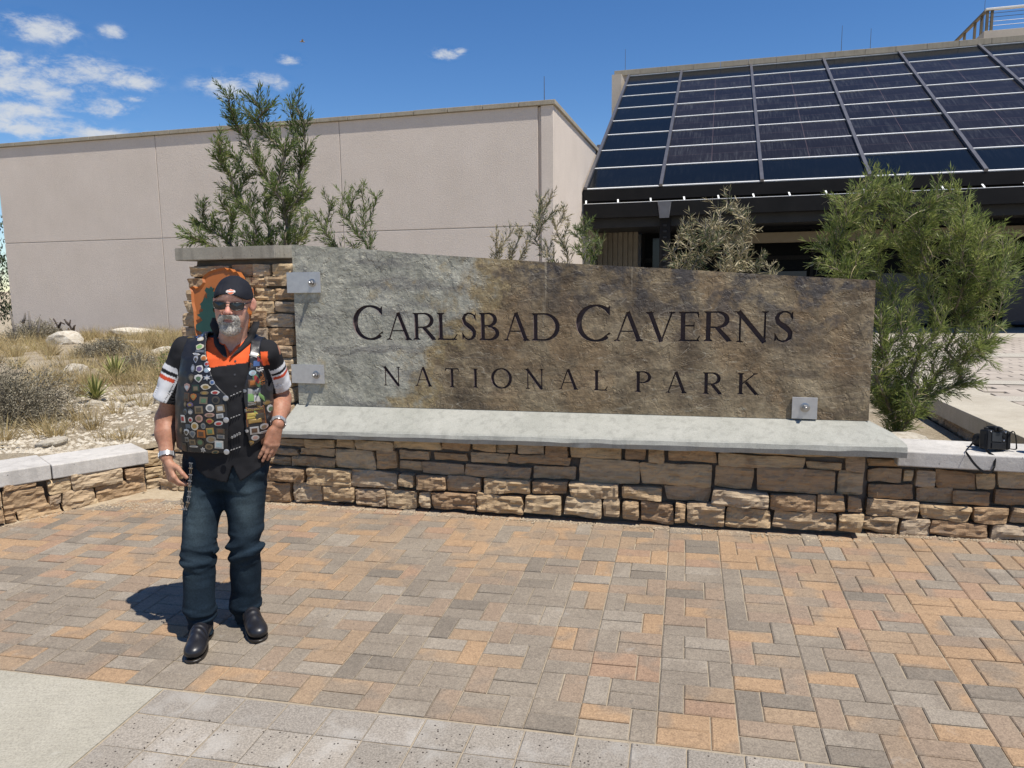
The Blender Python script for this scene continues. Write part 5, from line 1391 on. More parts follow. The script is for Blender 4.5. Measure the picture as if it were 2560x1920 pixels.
def yucca(c, r, n, lab, seed):
    rnd = random.Random(seed); random.seed(seed); e = empty('yucca', c, 0, lab, 'yucca'); 
    M2 = M_YUC
    for i in range(n):
        lv = Leaves(); a = i*2.399963 + rnd.uniform(-.2,.2); t = (i+.5)/n
        el = R(8 + 78*(1-t)**.9) if True else 0
        d = Vector((math.cos(a)*math.cos(el), math.sin(a)*math.cos(el), math.sin(el)))
        tint = rnd.uniform(.25,.62); s = d.cross(Vector((0,0,1))).normalized()
        # folded blade: two halves with pale margins
        L = r*rnd.uniform(.8,1.15); w = .034*r/.27
        lv.blade(Vector((0,0,.02)), d, L, w, tint, .12, 4, s)
        lv.blade(Vector((0,0,.022)) - s*w*.30, d, L*.93, w*.28, rnd.uniform(.85,1.0), .12, 4, s)
        lv.blade(Vector((0,0,.022)) + s*w*.30, d, L*.93, w*.28, rnd.uniform(.85,1.0), .12, 4, s)
        lv.obj('blade', M2, e, None)
yucca((-4.86, 8.48, garden_z(-4.86,8.48)+.01), .30, 44, 'nearer green yucca with yellow edged blades by the gravel patch', 1)
yucca((-5.55, 10.2, garden_z(-5.55,10.2)+.01), .38, 38, 'farther pale yellow yucca behind the green one', 2)
def dead_agave():
    rnd = random.Random(4); random.seed(4); e = empty('dead_agave', (-4.42, 6.05, garden_z(-4.4,6.05)), 0, 'withered brown agave at the left picture edge above the garden wall', 'agave')
    for i in range(22):
        lv = Leaves(); a = rnd.uniform(0,6.28); el = rnd.uniform(-.05,1.2); d = Vector((math.cos(a)*math.cos(el), math.sin(a)*math.cos(el), math.sin(el)))
        lv.blade(Vector((0,0,.02)), d, rnd.uniform(.2,.36), .03, rnd.uniform(.0,.35), rnd.uniform(.2,.9), 4, d.cross(Vector((0,0,1))).normalized()); lv.obj('blade', M_GRASS, e, None)
dead_agave()

def dead_branches(name, base, parts, lab, mat):
    e = empty(name, base, 0, lab, 'dead shrub')
    for pts, r in parts:
        MB().tube(pts, [r*(1-.55*i/(len(pts)-1)) for i in range(len(pts))], 6).obj('branch', mat, e, True)
def far(p, y0, y): 
    c = CAM_POS; return c + (Vector(p)-c)*(y/y0)
A = [[(-9.75,14.5,.70),(-9.80,14.5,1.05),(-9.84,14.5,1.366)], [(-9.53,14.5,.66),(-9.545,14.5,1.1),(-9.548,14.5,1.362)], [(-9.54,14.5,1.13),(-9.49,14.5,1.22),(-9.47,14.5,1.33)], [(-9.36,14.5,.68),(-9.33,14.5,.95),(-9.262,14.5,1.2)], [(-9.98,14.5,.83),(-9.86,14.5,.80),(-9.7,14.5,.66)]]
A = [[far(p, 14.5, 16.6) for p in q] for q in A]; b0 = Vector((A[1][0].x, 16.6, garden_z(A[1][0].x, 16.6)))
dead_branches('dead_shrub', b0, [([p - b0 + Vector((0, .15*math.sin(i*2.1), 0)) for p in q], .034) for i, q in enumerate(A)], 'grey bare upright dead branches at the far left near the wing', M_DEAD)
D = [[(-9.64,16,.62),(-9.72,16,.80),(-9.84,16,.95),(-9.935,16,1.146)], [(-9.84,16,.95),(-9.78,16,1.06),(-9.70,16,1.02)], [(-9.62,16,.66),(-9.80,16,.80),(-10.0,16,.98)]]
D = [[far(p, 16, 17.0) for p in q] for q in D]; b1 = Vector((D[0][0].x, 17.0, garden_z(D[0][0].x, 17.0)))
dead_branches('dead_shrub', b1, [([p - b1 for p in q], .032) for q in D], 'blackened dead shrub leaning left in front of the wing', M_CHAR)
D = [[(-9.52,16,.62),(-9.53,16,.84),(-9.60,16,1.0),(-9.565,16,1.112)], [(-9.535,16,.86),(-9.50,16,.97),(-9.47,16,1.0)], [(-9.60,16,1.0),(-9.66,16,1.06),(-9.70,16,1.13)], [(-9.62,16,.66),(-9.62,16,.86),(-9.63,16,.94)]]
D = [[far(p, 16, 17.2) for p in q] for q in D]; b2 = Vector((D[0][0].x, 17.2, garden_z(D[0][0].x, 17.2)))
dead_branches('dead_shrub', b2, [([p - b2 for p in q], .032) for q in D], 'blackened upright dead shrub right of the leaning one', M_CHAR)

# juniper at the far left beyond the wing
def juniper():
    c = Vector((-17.1, 23.6, .6)); e = empty('juniper_tree', c, 0, 'dark green tree beyond the left end of the stucco wing', 'tree')
    rnd = random.Random(3); random.seed(3); mb = MB(); lv = Leaves()
    mb.tube([(0,0,-.2),(.1,0,1.2),(0,.1,2.6),(.05,0,3.9)], [.16,.13,.08,.02], 8)
    for i in range(70):
        z = rnd.uniform(.15,3.9); a = rnd.uniform(0,6.28); r = (1.25*(1-(z/4.4)**1.6)+.2)*rnd.uniform(.5,1.1)
        q = Vector((math.cos(a)*r, math.sin(a)*r, z+rnd.uniform(0,.3))); mb.tube([(0,0,z*.8), q*.6+Vector((0,0,.05)), q], [.03,.015,.005], 4, False)
        for k in range(80):
            p = q + Vector((rnd.gauss(0,.2), rnd.gauss(0,.2), rnd.gauss(0,.17)))
            lv.leaf(p, Vector((rnd.gauss(0,.5), rnd.gauss(0,.5), 1)), rnd.uniform(.06,.14), .045, rnd.random())
    mb.obj('trunk', M_BARK, e, True); lv.obj('crown', M_JUN, e)
juniper()

# rocks and gravel
def mat_lime():
    n = NT('limestone'); v = n.coord()
    col = n.ramp(n.noise(v, 5, 7, .65), [(.25, (.36,.30,.22)), (.5, (.54,.485,.39)), (.75, (.64,.60,.52))])
    return n.done(col, .92, n.bump(n.noise(v, 16, 8, .72), .8, .03), .15)
M_LIME = mat_lime()
def rock_mesh(seed, flat=.55):
    rs = np.random.RandomState(seed); bm = bmesh.new(); bmesh.ops.create_icosphere(bm, subdivisions=3, radius=1)
    for q in bm.verts:
        p = np.array(q.co); n = fbm(p + seed*3.1, 1.1, seed, 3); c = np.sign(p)*np.abs(p)**.72
        q.co = Vector(c*(1+.42*n)*np.array([1, .8, flat]))
    me = bpy.data.meshes.new('rock'); bm.to_mesh(me); bm.free(); me.materials.append(M_LIME)
    return me
def rocks():
    rnd = random.Random(9); ms = [rock_mesh(i+1, .45+.1*(i % 3)) for i in range(7)]
    big = [(-4.38,8.55,.15),(-4.72,8.25,.10),(-4.02,8.4,.14),(-4.3,8.15,.09),(-3.72,8.35,.10),(-6.35,10.6,.22),(-5.75,11.6,.22),(-4.3,11.9,.2),(-6.5,13.6,.2),(-9.9,16.3,.40),(-8.9,17.6,.42),(-7.4,17.9,.38),(-6.3,17.2,.36),(-5.4,16.6,.32),(-8.0,15.6,.22),(-10.6,14.4,.26),(-5.0,14.2,.2),(-3.95,6.18,.12),(-3.6,6.75,.08),(-4.05,6.95,.10),(-3.3,7.4,.09),(-4.6,6.02,.16),(-3.85,7.6,.07),(-3.0,6.9,.08)]
    RL = ['pale rock right beside the green yucca', 'small rock in front of the green yucca', 'pale rock at the right of the green yucca patch', 'small stone just in front of the yucca on gravel', 'pale stone near the dark leggy shrub', 'pale rock left of the farther yucca', 'flat rock behind the farther yucca', 'pale rock behind the dark leggy shrub', 'pale rock beside the low grey brush mound',
          'big pale boulder beside the grey dead branches', 'pale boulder between the blackened dead shrubs and the wing', 'pale boulder right of the blackened dead shrubs', 'pale boulder in the grass before the middle wing joint', 'pale boulder closest to the wing corner joint behind the pillar', 'pale boulder in front of the blackened dead shrubs', 'pale boulder at the foot of the leftmost dead branches', 'mid sized rock behind the brown brush clump',
          'small rock on the gravel behind the right coping end', 'tiny stone beside the small grass tuft', 'flat stone in the middle of the gravel', 'small stone left of the pillar in the gravel', 'pale rock beside the withered agave', 'tiny stone at the back of the gravel', 'tiny stone closest to the pillar side']
    for k, (x, y, s) in enumerate(big):
        o = link('rock', ms[k % 7], None, (x, y, garden_z(x,y)+s*.12), (rnd.uniform(-.2,.2), rnd.uniform(-.2,.2), rnd.uniform(0,6.28)))
        o.scale = (s*rnd.uniform(.85,1.25), s*rnd.uniform(.8,1.1), s*rnd.uniform(.7,1.0))
        tag(o, RL[k], 'rock', 'pale limestone rocks in the dry garden')
    o = link('rock', ms[2], None, (2.72, 5.1, garden_z(2.72,5.1)+.12), (0,0,.5)); o.scale = (.30,.17,.2); tag(o, 'pale flat boulder under the bushy willow behind the bench wall', 'rock')
rocks()
def gravel():
    rnd = random.Random(12); V, F = [], []
    octv = [(1,0,0),(-1,0,0),(0,1,0),(0,-1,0),(0,0,1),(0,0,-1)]; octf = [(0,2,4),(2,1,4),(1,3,4),(3,0,4),(2,0,5),(1,2,5),(3,1,5),(0,3,5)]
    def peb(x, y, z, s):
        k = len(V); a = rnd.uniform(0,6.28); ca, sa = math.cos(a), math.sin(a); sx, sy, sz = s*rnd.uniform(.7,1.4), s*rnd.uniform(.6,1.1), s*rnd.uniform(.35,.75)
        for p in octv:
            px, py, pz = p[0]*sx*rnd.uniform(.8,1.2), p[1]*sy*rnd.uniform(.8,1.2), p[2]*sz
            V.append((x+px*ca-py*sa, y+px*sa+py*ca, z+pz))
        F.extend([tuple(i+k for i in f) for f in octf])
    for _ in range(5200):
        y = 5.9 + 4.2*rnd.random()**1.5; x = rnd.uniform(-.66*y-.6, -.25*y-.9)
        if side(Vector((x,y,0)), L_A, L_U) > -.30: continue
        peb(x, y, garden_z(x,y), rnd.choice([.006,.008,.01,.012,.014,.02,.028,.04 if rnd.random() < .3 else .012]))
    tag(link('garden_gravel', mk_mesh('garden_gravel', V, F, M_LIME)), kind='stuff')
    V.clear(); F.clear()
    for _ in range(5200):                                   # loose grit along the foot of the walls
        t = rnd.random()
        if t < .50:
            u = rnd.uniform(-.2, 4.1); p = W_A + W_U*u + W_N*(.0 + abs(rnd.gauss(0,.028)) + .02)
        elif t < .60:
            u = rnd.uniform(0, 1.0); p = B_A + B_U*u + Vector((-.25,-.97,0))*(abs(rnd.gauss(0,.025))+.02)
        else:
            a = rnd.random(); p = Vector((-3.25,5.62,0))*(1-a) + Vector((-1.8,5.42,0))*a + Vector((rnd.gauss(0,.10), -abs(rnd.gauss(0,.10)), 0)) if rnd.random() < .75 else L_A + L_U*rnd.uniform(-.1,1.0) + Vector((L_U.y,-L_U.x,0))*(abs(rnd.gauss(0,.035))+.02)
        peb(p.x, p.y, gz(p.x,p.y)+.001, rnd.choice([.003,.004,.005,.006,.007,.011 if rnd.random() < .3 else .005]))
    tag(link('wall_foot_grit', mk_mesh('wall_foot_grit', V, F, simple('sandy_grit', (.42,.345,.245), (.33,.26,.18), 9, .95, .2, 90, .003, .1, 0, 0))), kind='stuff')
gravel()

# ------------------------------------------------------------------ the man
def smin(a, b, k):
    if k <= 0: return np.minimum(a, b)
    h = np.clip(.5 + .5*(b-a)/k, 0, 1)
    return b*(1-h) + a*h - k*h*(1-h)
class Cone:                                     # tapered capsule
    def __init__(s, a, b, ra, rb, k=.02, op='u'):
        s.a, s.b, s.ra, s.rb, s.k, s.op = np.array(a, float), np.array(b, float), ra, rb, k, op
        s.c = (s.a+s.b)/2; s.R = np.linalg.norm(s.b-s.a)/2 + max(ra, rb)
    def d(s, p):
        ab = s.b-s.a; t = np.clip(((p-s.a)@ab)/(ab@ab+1e-12), 0, 1)
        return np.linalg.norm(p-(s.a+t[:,None]*ab), axis=1) - (s.ra+(s.rb-s.ra)*t)
class Ell:                                      # ellipsoid, optional rotation (rows = local axes)
    def __init__(s, c, r, k=.02, op='u', rot=None):
        s.c, s.r, s.k, s.op = np.array(c, float), np.array(r, float), k, op; s.rot = rot; s.R = max(r)
    def d(s, p):
        q = p-s.c
        if s.rot is not None: q = q@s.rot.T
        k0 = np.linalg.norm(q/s.r, axis=1); k1 = np.linalg.norm(q/(s.r**2), axis=1)+1e-9
        return k0*(k0-1)/k1
class Loft:                                     # stacked ellipses along z: (z, cx, cy, rx, ry)
    def __init__(s, st, k=.03, grow=0.0, pw=2.3):
        s.st = np.array(st, float); s.k, s.op, s.g, s.pw = k, 'u', grow, pw
        z0, z1 = s.st[0,0], s.st[-1,0]; s.c = np.array([s.st[:,1].mean(), s.st[:,2].mean(), (z0+z1)/2]); s.R = (z1-z0)/2 + s.st[:,3].max() + .05
    def d(s, p):
        z = p[:,2]; cx, cy, rx, ry = [np.interp(z, s.st[:,0], s.st[:,i]) for i in (1,2,3,4)]
        rx = rx+s.g; ry = ry+s.g
        u = np.abs((p[:,0]-cx)/rx); v = np.abs((p[:,1]-cy)/ry)
        q = (u**s.pw+v**s.pw)**(1/s.pw)
        dxy = (q-1)*np.minimum(rx, ry)
        dz = np.maximum(s.st[0,0]-s.g-z, z-s.st[-1,0]-s.g)
        return np.maximum(dxy, dz)
def field(prims, p):
    d = np.full(len(p), .6)
    for q in prims:
        if q.op == 'u': d = smin(d, q.d(p), q.k)
        else: d = -smin(-d, q.d(p), q.k)
    return d
def sdf_mesh(prims, lo, hi, h, post=None, B=14):
    lo, hi = np.array(lo, float), np.array(hi, float)
    n = np.ceil((hi-lo)/h/B).astype(int)*B
    nb = n//B
    D = np.full(tuple(n), .5, np.float32)
    bi = np.stack(np.meshgrid(*[np.arange(k) for k in nb], indexing='ij'), -1).reshape(-1, 3)
    cen = lo + (bi*B + (B-1)/2)*h; br = B*h*.87
    dc = field(prims, cen)
    if post is not None: dc = np.minimum(np.abs(dc), np.abs(post(cen, dc.copy())))*np.sign(dc)
    off = np.stack(np.meshgrid(*[np.arange(B)]*3, indexing='ij'), -1).reshape(-1, 3)*h
    for b, c, d0 in zip(bi, cen, dc):
        sl = tuple(slice(b[i]*B, (b[i]+1)*B) for i in range(3))
        if abs(d0) > 1.9*br + .03:
            D[sl] = d0; continue
        near = [q for q in prims if np.linalg.norm(c-q.c) < q.R + br + .06]
        if not near: continue
        p = lo + b*B*h + off
        d = field(near, p)
        if post is not None: d = post(p, d)
        D[sl] = d.reshape(B, B, B)
    S = D < 0
    cnt = np.zeros(tuple(n-1), np.int8)
    for i in (0,1):
        for j in (0,1):
            for k in (0,1): cnt += S[i:n[0]-1+i, j:n[1]-1+j, k:n[2]-1+k]
    act = np.argwhere((cnt > 0) & (cnt < 8))
    ids = -np.ones(tuple(n-1), np.int64); ids[tuple(act.T)] = np.arange(len(act))
    acc = np.zeros((len(act), 3)); num = np.zeros(len(act))
    cor = [(i,j,k) for i in (0,1) for j in (0,1) for k in (0,1)]
    val = {c: D[act[:,0]+c[0], act[:,1]+c[1], act[:,2]+c[2]].astype(float) for c in cor}
    for c in cor:
        for ax in range(3):
            if c[ax]: continue
            e = list(c); e[ax] = 1; e = tuple(e); a, b = val[c], val[e]
            m = (a < 0) != (b < 0); t = np.where(m, a/(a-b+1e-12), 0)
            pt = np.tile(np.array(c, float), (len(act), 1)); pt[:, ax] += t
            acc[m] += pt[m]; num[m] += 1
    V = lo + (act + acc/num[:,None])*h
    F = []
    for ax in range(3):
        u, w = (ax+1) % 3, (ax+2) % 3
        sl0 = [slice(1, n[i]-1) for i in range(3)]; sl1 = list(sl0)
        sl0[ax] = slice(0, n[ax]-1); sl1[ax] = slice(1, n[ax])
        A, Bq = S[tuple(sl0)], S[tuple(sl1)]
        e = np.argwhere(A != Bq)
        if not len(e): continue
        o = np.array([1,1,1]); o[ax] = 0
        g = e + o; fl = A[tuple(e.T)]
        du = np.zeros(3, int); du[u] = 1; dw = np.zeros(3, int); dw[w] = 1
        ok = (g[:,ax] < n[ax]-1) & (g[:,u] < n[u]-1) & (g[:,w] < n[w]-1)
        g, fl = g[ok], fl[ok]
        q = np.stack([ids[tuple((g-du-dw).T)], ids[tuple((g-dw).T)], ids[tuple(g.T)], ids[tuple((g-du).T)]], 1)
        q = np.where(fl[:,None], q, q[:, ::-1]); F.append(q)
    F = np.concatenate(F); F = F[(F >= 0).all(1)]
    return V, F
def np_mesh(name, V, F, mat, col=None, smooth=True):
    me = bpy.data.meshes.new(name)
    me.vertices.add(len(V)); me.vertices.foreach_set('co', np.asarray(V, np.float32).ravel())
    me.loops.add(F.size); me.loops.foreach_set('vertex_index', F.astype(np.int32).ravel())
    me.polygons.add(len(F)); me.polygons.foreach_set('loop_start', np.arange(0, F.size, 4, dtype=np.int32))
    me.polygons.foreach_set('use_smooth', np.ones(len(F), bool))
    me.update(calc_edges=True); me.validate()
    for m in (mat if isinstance(mat, (list, tuple)) else [mat]): me.materials.append(m)
    if col is not None:
        at = me.color_attributes.new('Col', 'FLOAT_COLOR', 'POINT')
        at.data.foreach_set('color', np.c_[col, np.ones(len(V))].astype(np.float32).ravel())
    return me
def rlx(V, F, it=2, lam=.5):                    # light smoothing
    n = len(V); nxt = np.roll(F, -1, 1).ravel(); cur = F.ravel()
    for _ in range(it):
        s = np.zeros((n,3)); c = np.zeros(n)
        np.add.at(s, cur, V[nxt]); np.add.at(c, cur, 1); np.add.at(s, nxt, V[cur]); np.add.at(c, nxt, 1)
        V = V*(1-lam) + lam*s/np.maximum(c,1)[:,None]
    return V

def vcol_mat(name, rough=.7, spec=.3, bscale=300, bump=.2, bdist=.002, noise=.12, nscale=30, sss=0.0, weave=False, rough_noise=0):
    n = NT(name); a = n.new('ShaderNodeVertexColor'); a.layer_name = 'Col'; v = n.coord(rnd=False)
    col = n.mix(1.0, a.outputs['Color'], n.ramp(n.noise(v, nscale, 5, .65), [(.3, (1-noise,)*3), (.7, (1+noise,)*3)]), 'MULTIPLY')
    h = n.noise(v, bscale, 4, .6)
    b = n.bump(h, bump, bdist) if bump else None
    r = rough
    if rough_noise: r = n.mrange(n.noise(v, 14, 5, .6), .3, .7, rough-rough_noise, rough+rough_noise)
    m = n.done(col, r, b, spec)
    if sss: n.b.inputs['Subsurface Weight'].default_value = sss; n.b.inputs['Subsurface Radius'].default_value = (.012,.005,.003); n.b.inputs['Subsurface Scale'].default_value = .6
    return m
M_SKIN = vcol_mat('skin', .52, .35, 420, .25, .0015, .10, 55, .12)
M_SHIRT = vcol_mat('shirt_cotton', .85, .15, 900, .15, .001, .10, 25)
M_DENIM = vcol_mat('denim', .9, .1, 1100, .25, .001, .28, 130)
M_LEATHER = vcol_mat('vest_leather', .40, .45, 260, .35, .0015, .15, 30, 0, False, .10)
M_BOOT = vcol_mat('boot_leather', .36, .5, 200, .12, .001, .12, 30, 0, False, .07)
M_RAG = vcol_mat('headscarf_cotton', .8, .2, 700, .15, .001, .10, 40)
M_BEARD = vcol_mat('beard_hair', .75, .2, 260, .9, .004, .25, 160)

def person():
    BX, BY, BZ = -1.415, 3.5, .083
    pe = empty('person', (BX, BY, BZ), 0, 'bearded man in headscarf, sunglasses, pin covered leather vest and jeans beside the sign', 'person')
    def P(x, zw, dy=0.0):                        # plane measurements -> local point at depth dy
        k = 1+dy/3.5
        return np.array([(x-1.415)*k+1.415, dy, (zw-1.78)*k+1.78-BZ])
    gl = lambda x, y: gz(BX+x, BY+y) - BZ        # plaza height under the man
    # ---- head frame
    ro, ya, pi_ = R(4.0), R(7), R(4)
    Rr = np.array([[math.cos(ro),0,math.sin(ro)],[0,1,0],[-math.sin(ro),0,math.cos(ro)]])
    Ry = np.array([[math.cos(ya),-math.sin(ya),0],[math.sin(ya),math.cos(ya),0],[0,0,1]])
    Rp = np.array([[1,0,0],[0,math.cos(pi_),-math.sin(pi_)],[0,math.sin(pi_),math.cos(pi_)]])
    HR = Rr@Ry@Rp
    HO = np.array([.118, -.045, 1.617])
    hp = lambda *q: HO + HR@np.array(q, float)
    HRi = HR.T
    def hE(c, r, k=.02, op='u', extra=None):
        m = HRi if extra is None else extra@HRi
        return Ell(hp(*c), r, k, op, m)
    def hC(a, b, ra, rb, k=.015, op='u'): return Cone(hp(*a), hp(*b), ra, rb, k, op)
    def rotz(a): return np.array([[math.cos(a), math.sin(a), 0], [-math.sin(a), math.cos(a), 0], [0,0,1]])
    cran = [hE((0,.012,.042), (.0755,.095,.083), .02)]
    head = cran + [
        hE((0,-.028,-.022), (.064,.066,.088), .03),
        hE((0,-.040,-.082), (.049,.048,.036), .03),
        hE((0,-.083,-.103), (.023,.018,.019), .02),
        hC((-.040,-.079,.026), (.040,-.079,.026), .013, .013, .02),
        hC((-.012,-.084,.052), (.012,-.084,.052), .020, .020, .03),
        hE((-.044,-.064,-.020), (.022,.022,.021), .022), hE((.044,-.064,-.020), (.022,.022,.021), .022),
        hE((-.040,-.066,-.055), (.020,.022,.030), .025), hE((.040,-.066,-.055), (.020,.022,.030), .025),
        hE((-.033,-.094,.006), (.017,.013,.010), .012, 's'), hE((.033,-.094,.006), (.017,.013,.010), .012, 's'),
        hE((-.032,-.077,.005), (.0125,.0125,.0125), .002), hE((.032,-.077,.005), (.0125,.0125,.0125), .002),
        hC((0,-.090,.014), (0,-.112,-.022), .0088, .0125, .012), hE((0,-.1175,-.0265), (.0125,.0105,.0105), .006),
        hE((-.0125,-.104,-.030), (.0088,.011,.0085), .006), hE((.0125,-.104,-.030), (.0088,.011,.0085), .006),
        hE((-.006,-.111,-.0375), (.0035,.006,.003), .003, 's'), hE((.006,-.111,-.0375), (.0035,.006,.003), .003, 's'),
        hC((-.026,-.088,-.036), (-.034,-.082,-.062), .004, .003, .010, 's'), hC((.026,-.088,-.036), (.034,-.082,-.062), .004, .003, .010, 's'),
        hE((0,-.086,-.052), (.028,.016,.016), .015),
        hC((-.019,-.0965,-.0585), (.019,-.0965,-.0585), .0046, .0046, .005), hC((-.016,-.0965,-.0705), (.016,-.0965,-.0705), .0056, .0056, .005),
        hC((-.024,-.099,-.0645), (.024,-.099,-.0645), .0022, .0022, .003, 's'),
        hE((-.0835,.012,.0), (.010,.0215,.033), .005, 'u', rotz(R(38))), hE((.0835,.012,.0), (.010,.0215,.033), .005, 'u', rotz(R(-38))),
        hE((-.090,.001,.003), (.0055,.011,.019), .004, 's', rotz(R(38))), hE((.090,.001,.003), (.0055,.011,.019), .004, 's', rotz(R(-38))),
        Cone(hp(0,.020,-.070), (.080,.020,1.395), .056, .062, .025),
        Cone(hp(-.045,.025,-.06), (.045,-.040,1.375), .013, .014, .03), Cone(hp(.045,.025,-.06), (.10,-.040,1.375), .013, .014, .03),
    ]
    # ---- torso and arms
    TOR = [(.78,.010,.02,.172,.120),(.90,.018,.01,.190,.132),(1.03,.027,-.004,.194,.142),(1.16,.035,-.004,.192,.139),(1.29,.043,.002,.192,.128),(1.37,.047,.012,.183,.112),(1.415,.052,.022,.150,.090),(1.455,.062,.03,.080,.065)]
    Ash, Ael, Awr = P(-.145,1.475,.02), P(-.262,1.150,.02), P(-.272,.960,-.085)
    Bsh, Bel, Bwr = P(.248,1.465,.03), P(.302,1.245,.17), P(.280,1.118,-.02)
    def hand(w, f, n, t, curl, spread=.06, thumb=(.5,.5)):
        f = np.array(f, float); f /= np.linalg.norm(f); n = np.array(n, float); n -= f*(n@f); n /= np.linalg.norm(n)
        t = np.array(t, float); t = t - f*(t@f) - n*(t@n); t /= np.linalg.norm(t); o = []
        w = np.array(w, float)
        for i, (off, L) in enumerate(((.029,.078),(.010,.086),(-.010,.080),(-.028,.064))):
            a = w + t*off*.5 + f*.012; b = w + t*off + f*(.088 - .004*abs(i-1)) + n*(.004 if i in (1,2) else 0)
            o.append(Cone(a, b, .0155, .0128, .013))
            d = f + t*spread*(1.5-i); d /= np.linalg.norm(d); c = b; ang_ = 0
            for s, (fr, rad) in enumerate(((.46,.0098),(.30,.0088),(.24,.0078))):
                ang_ += curl[i][s]; dd = d*math.cos(ang_) - n*math.sin(ang_); e = c + dd*L*fr
                o.append(Cone(c, e, rad, rad*.92, .004 if s else .008)); c = e
        b0 = w + t*.020 + f*.022 - n*.006; d1 = t*thumb[0]*1.1 + f*.75 - n*.35; d1 /= np.linalg.norm(d1); b1 = b0 + d1*.048
        d2 = t*thumb[1]*.5 + f*.9 - n*.28; d2 /= np.linalg.norm(d2); b2 = b1 + d2*.034; d3 = d2 - n*.2 - t*.1; d3 /= np.linalg.norm(d3); b3 = b2 + d3*.026
        o += [Cone(b0, b1, .0175, .0125, .014), Cone(b1, b2, .0115, .0108, .004), Cone(b2, b3, .0108, .0085, .003)]
        return o
    fA = np.array([.34,-.28,-.90]); fB = np.array([-.30,-.20,-.93])
    hA = hand(Awr + np.array([.004,-.004,-.02]), fA, (-.72,-.66,.0), (.70,-.70,.1), [(.45,.5,.35),(.62,.6,.4),(.72,.65,.4),(.8,.7,.4)], .05, (.75,.35))
    hB = hand(Bwr + np.array([-.004,-.006,-.015]), fB, (.70,-.71,.05), (-.70,-.70,0), [(.12,.15,.1),(.10,.12,.1),(.12,.15,.1),(.18,.2,.1)], .03, (.3,.1))
    def arm(sh, el, wr):
        m = el*.62 + wr*.38
        return [Cone(sh, el, .047, .045, .02), Cone(el, m, .0455, .0475, .025), Cone(m, wr, .046, .0285, .025)]
    arms = arm(Ash, Ael, Awr) + arm(Bsh, Bel, Bwr)
    body_p = [Loft([(z, cx, cy, rx-.012, ry-.012) for z, cx, cy, rx, ry in TOR], .03)] + arms + [Cone(Ash, Bsh, .05, .05, .05)] + hA + hB
    lo, hi = (-.40,-.33,.62), (.44,.30,1.42)
    # one continuous body: head, neck, torso, arms and hands
    V, F = sdf_mesh(body_p + head, (-.40,-.33,.60), (.44,.32,1.80), .0032)
    rel = (V-HO)@HR                              # head coordinates
    col = np.tile(np.array([.335,.160,.100]), (len(V),1))
    isH = (V[:,2] > 1.40) & (np.abs(V[:,0]-.11) < .14)
    col[isH] = (.50,.285,.205)
    def blot(c, r, cc, a):
        nonlocal col
        w = a*np.exp(-(((rel-np.array(c))/np.array(r))**2).sum(1))*isH; col = col*(1-w[:,None]) + np.array(cc)*w[:,None]
    blot((0,-.11,-.02),(.022,.03,.03),(.60,.22,.17),.75)
    for s in (-1,1): blot((s*.045,-.08,-.02),(.025,.03,.022),(.56,.23,.17),.6); blot((s*.08,.01,0),(.02,.03,.035),(.56,.22,.16),.7)
    blot((0,-.09,.045),(.06,.04,.03),(.62,.36,.29),.55)
    blot((0,-.10,-.0645),(.022,.012,.0075),(.46,.17,.15),.9)
    blot((0,.0,-.15),(.09,.09,.05),(.44,.245,.165),.6)
    n3 = vnoise(V, 40, 3)*.5+vnoise(V, 110, 4)*.5; n4 = vnoise(V, 190, 6); col = col*(1+.13*n3[:,None]*np.array([.7,1.3,1.4]))*(1+.10*n4[:,None])
    ha = (V[:,2] < .95); col[ha] = col[ha]*np.array([1.14,1.22,1.25])
    link('body', np_mesh('body', V, F, M_SKIN, col), pe)

    # ---- headscarf tied tight over the skull
    ns = lambda p: (p-HO)@HR
    def rag_post(p, d):
        q = ns(p); d = d - .0065 - .0015*vnoise(p, 45, 2)
        edge = .054 - .026*np.clip(np.abs(q[:,0])/.07, 0, 1)**2.2 - .060*np.clip((q[:,1]-.0)/.09, 0, 1)
        cut = edge - q[:,2]
        seam = .0014*np.exp(-((np.abs(q[:,0])-.030)/.0028)**2)
        return np.maximum(d + seam, cut)
    V, F = sdf_mesh(cran + [hE((0,-.030,.02), (.066,.066,.06), .03), hC((-.03,-.078,.045), (.03,-.078,.045), .022, .022, .03), hE((0,.02,-.0), (.073,.085,.06), .03)], HO-.16, HO+.16, .0032, rag_post)
    col = np.tile(np.array([.012,.013,.018]), (len(V),1)); link('headscarf', np_mesh('headscarf', V, F, M_RAG, col), pe)
    from mathutils.bvhtree import BVHTree
    tree_r = BVHTree.FromPolygons([tuple(v) for v in V], [tuple(int(i) for i in f) for f in F])
    # ---- badge on the scarf: orange shield with a pale bar
    flat = lambda name, c, rough=.6, m=0.0: NT(name).done(c, rough, None, .3, m)
    M_OR = flat('badge_orange', (.62,.15,.06)); M_WH = flat('badge_pale', (.70,.66,.64)); M_BK = flat('badge_black', (.012,.012,.012)); M_PK = flat('badge_pink', (.66,.32,.26))
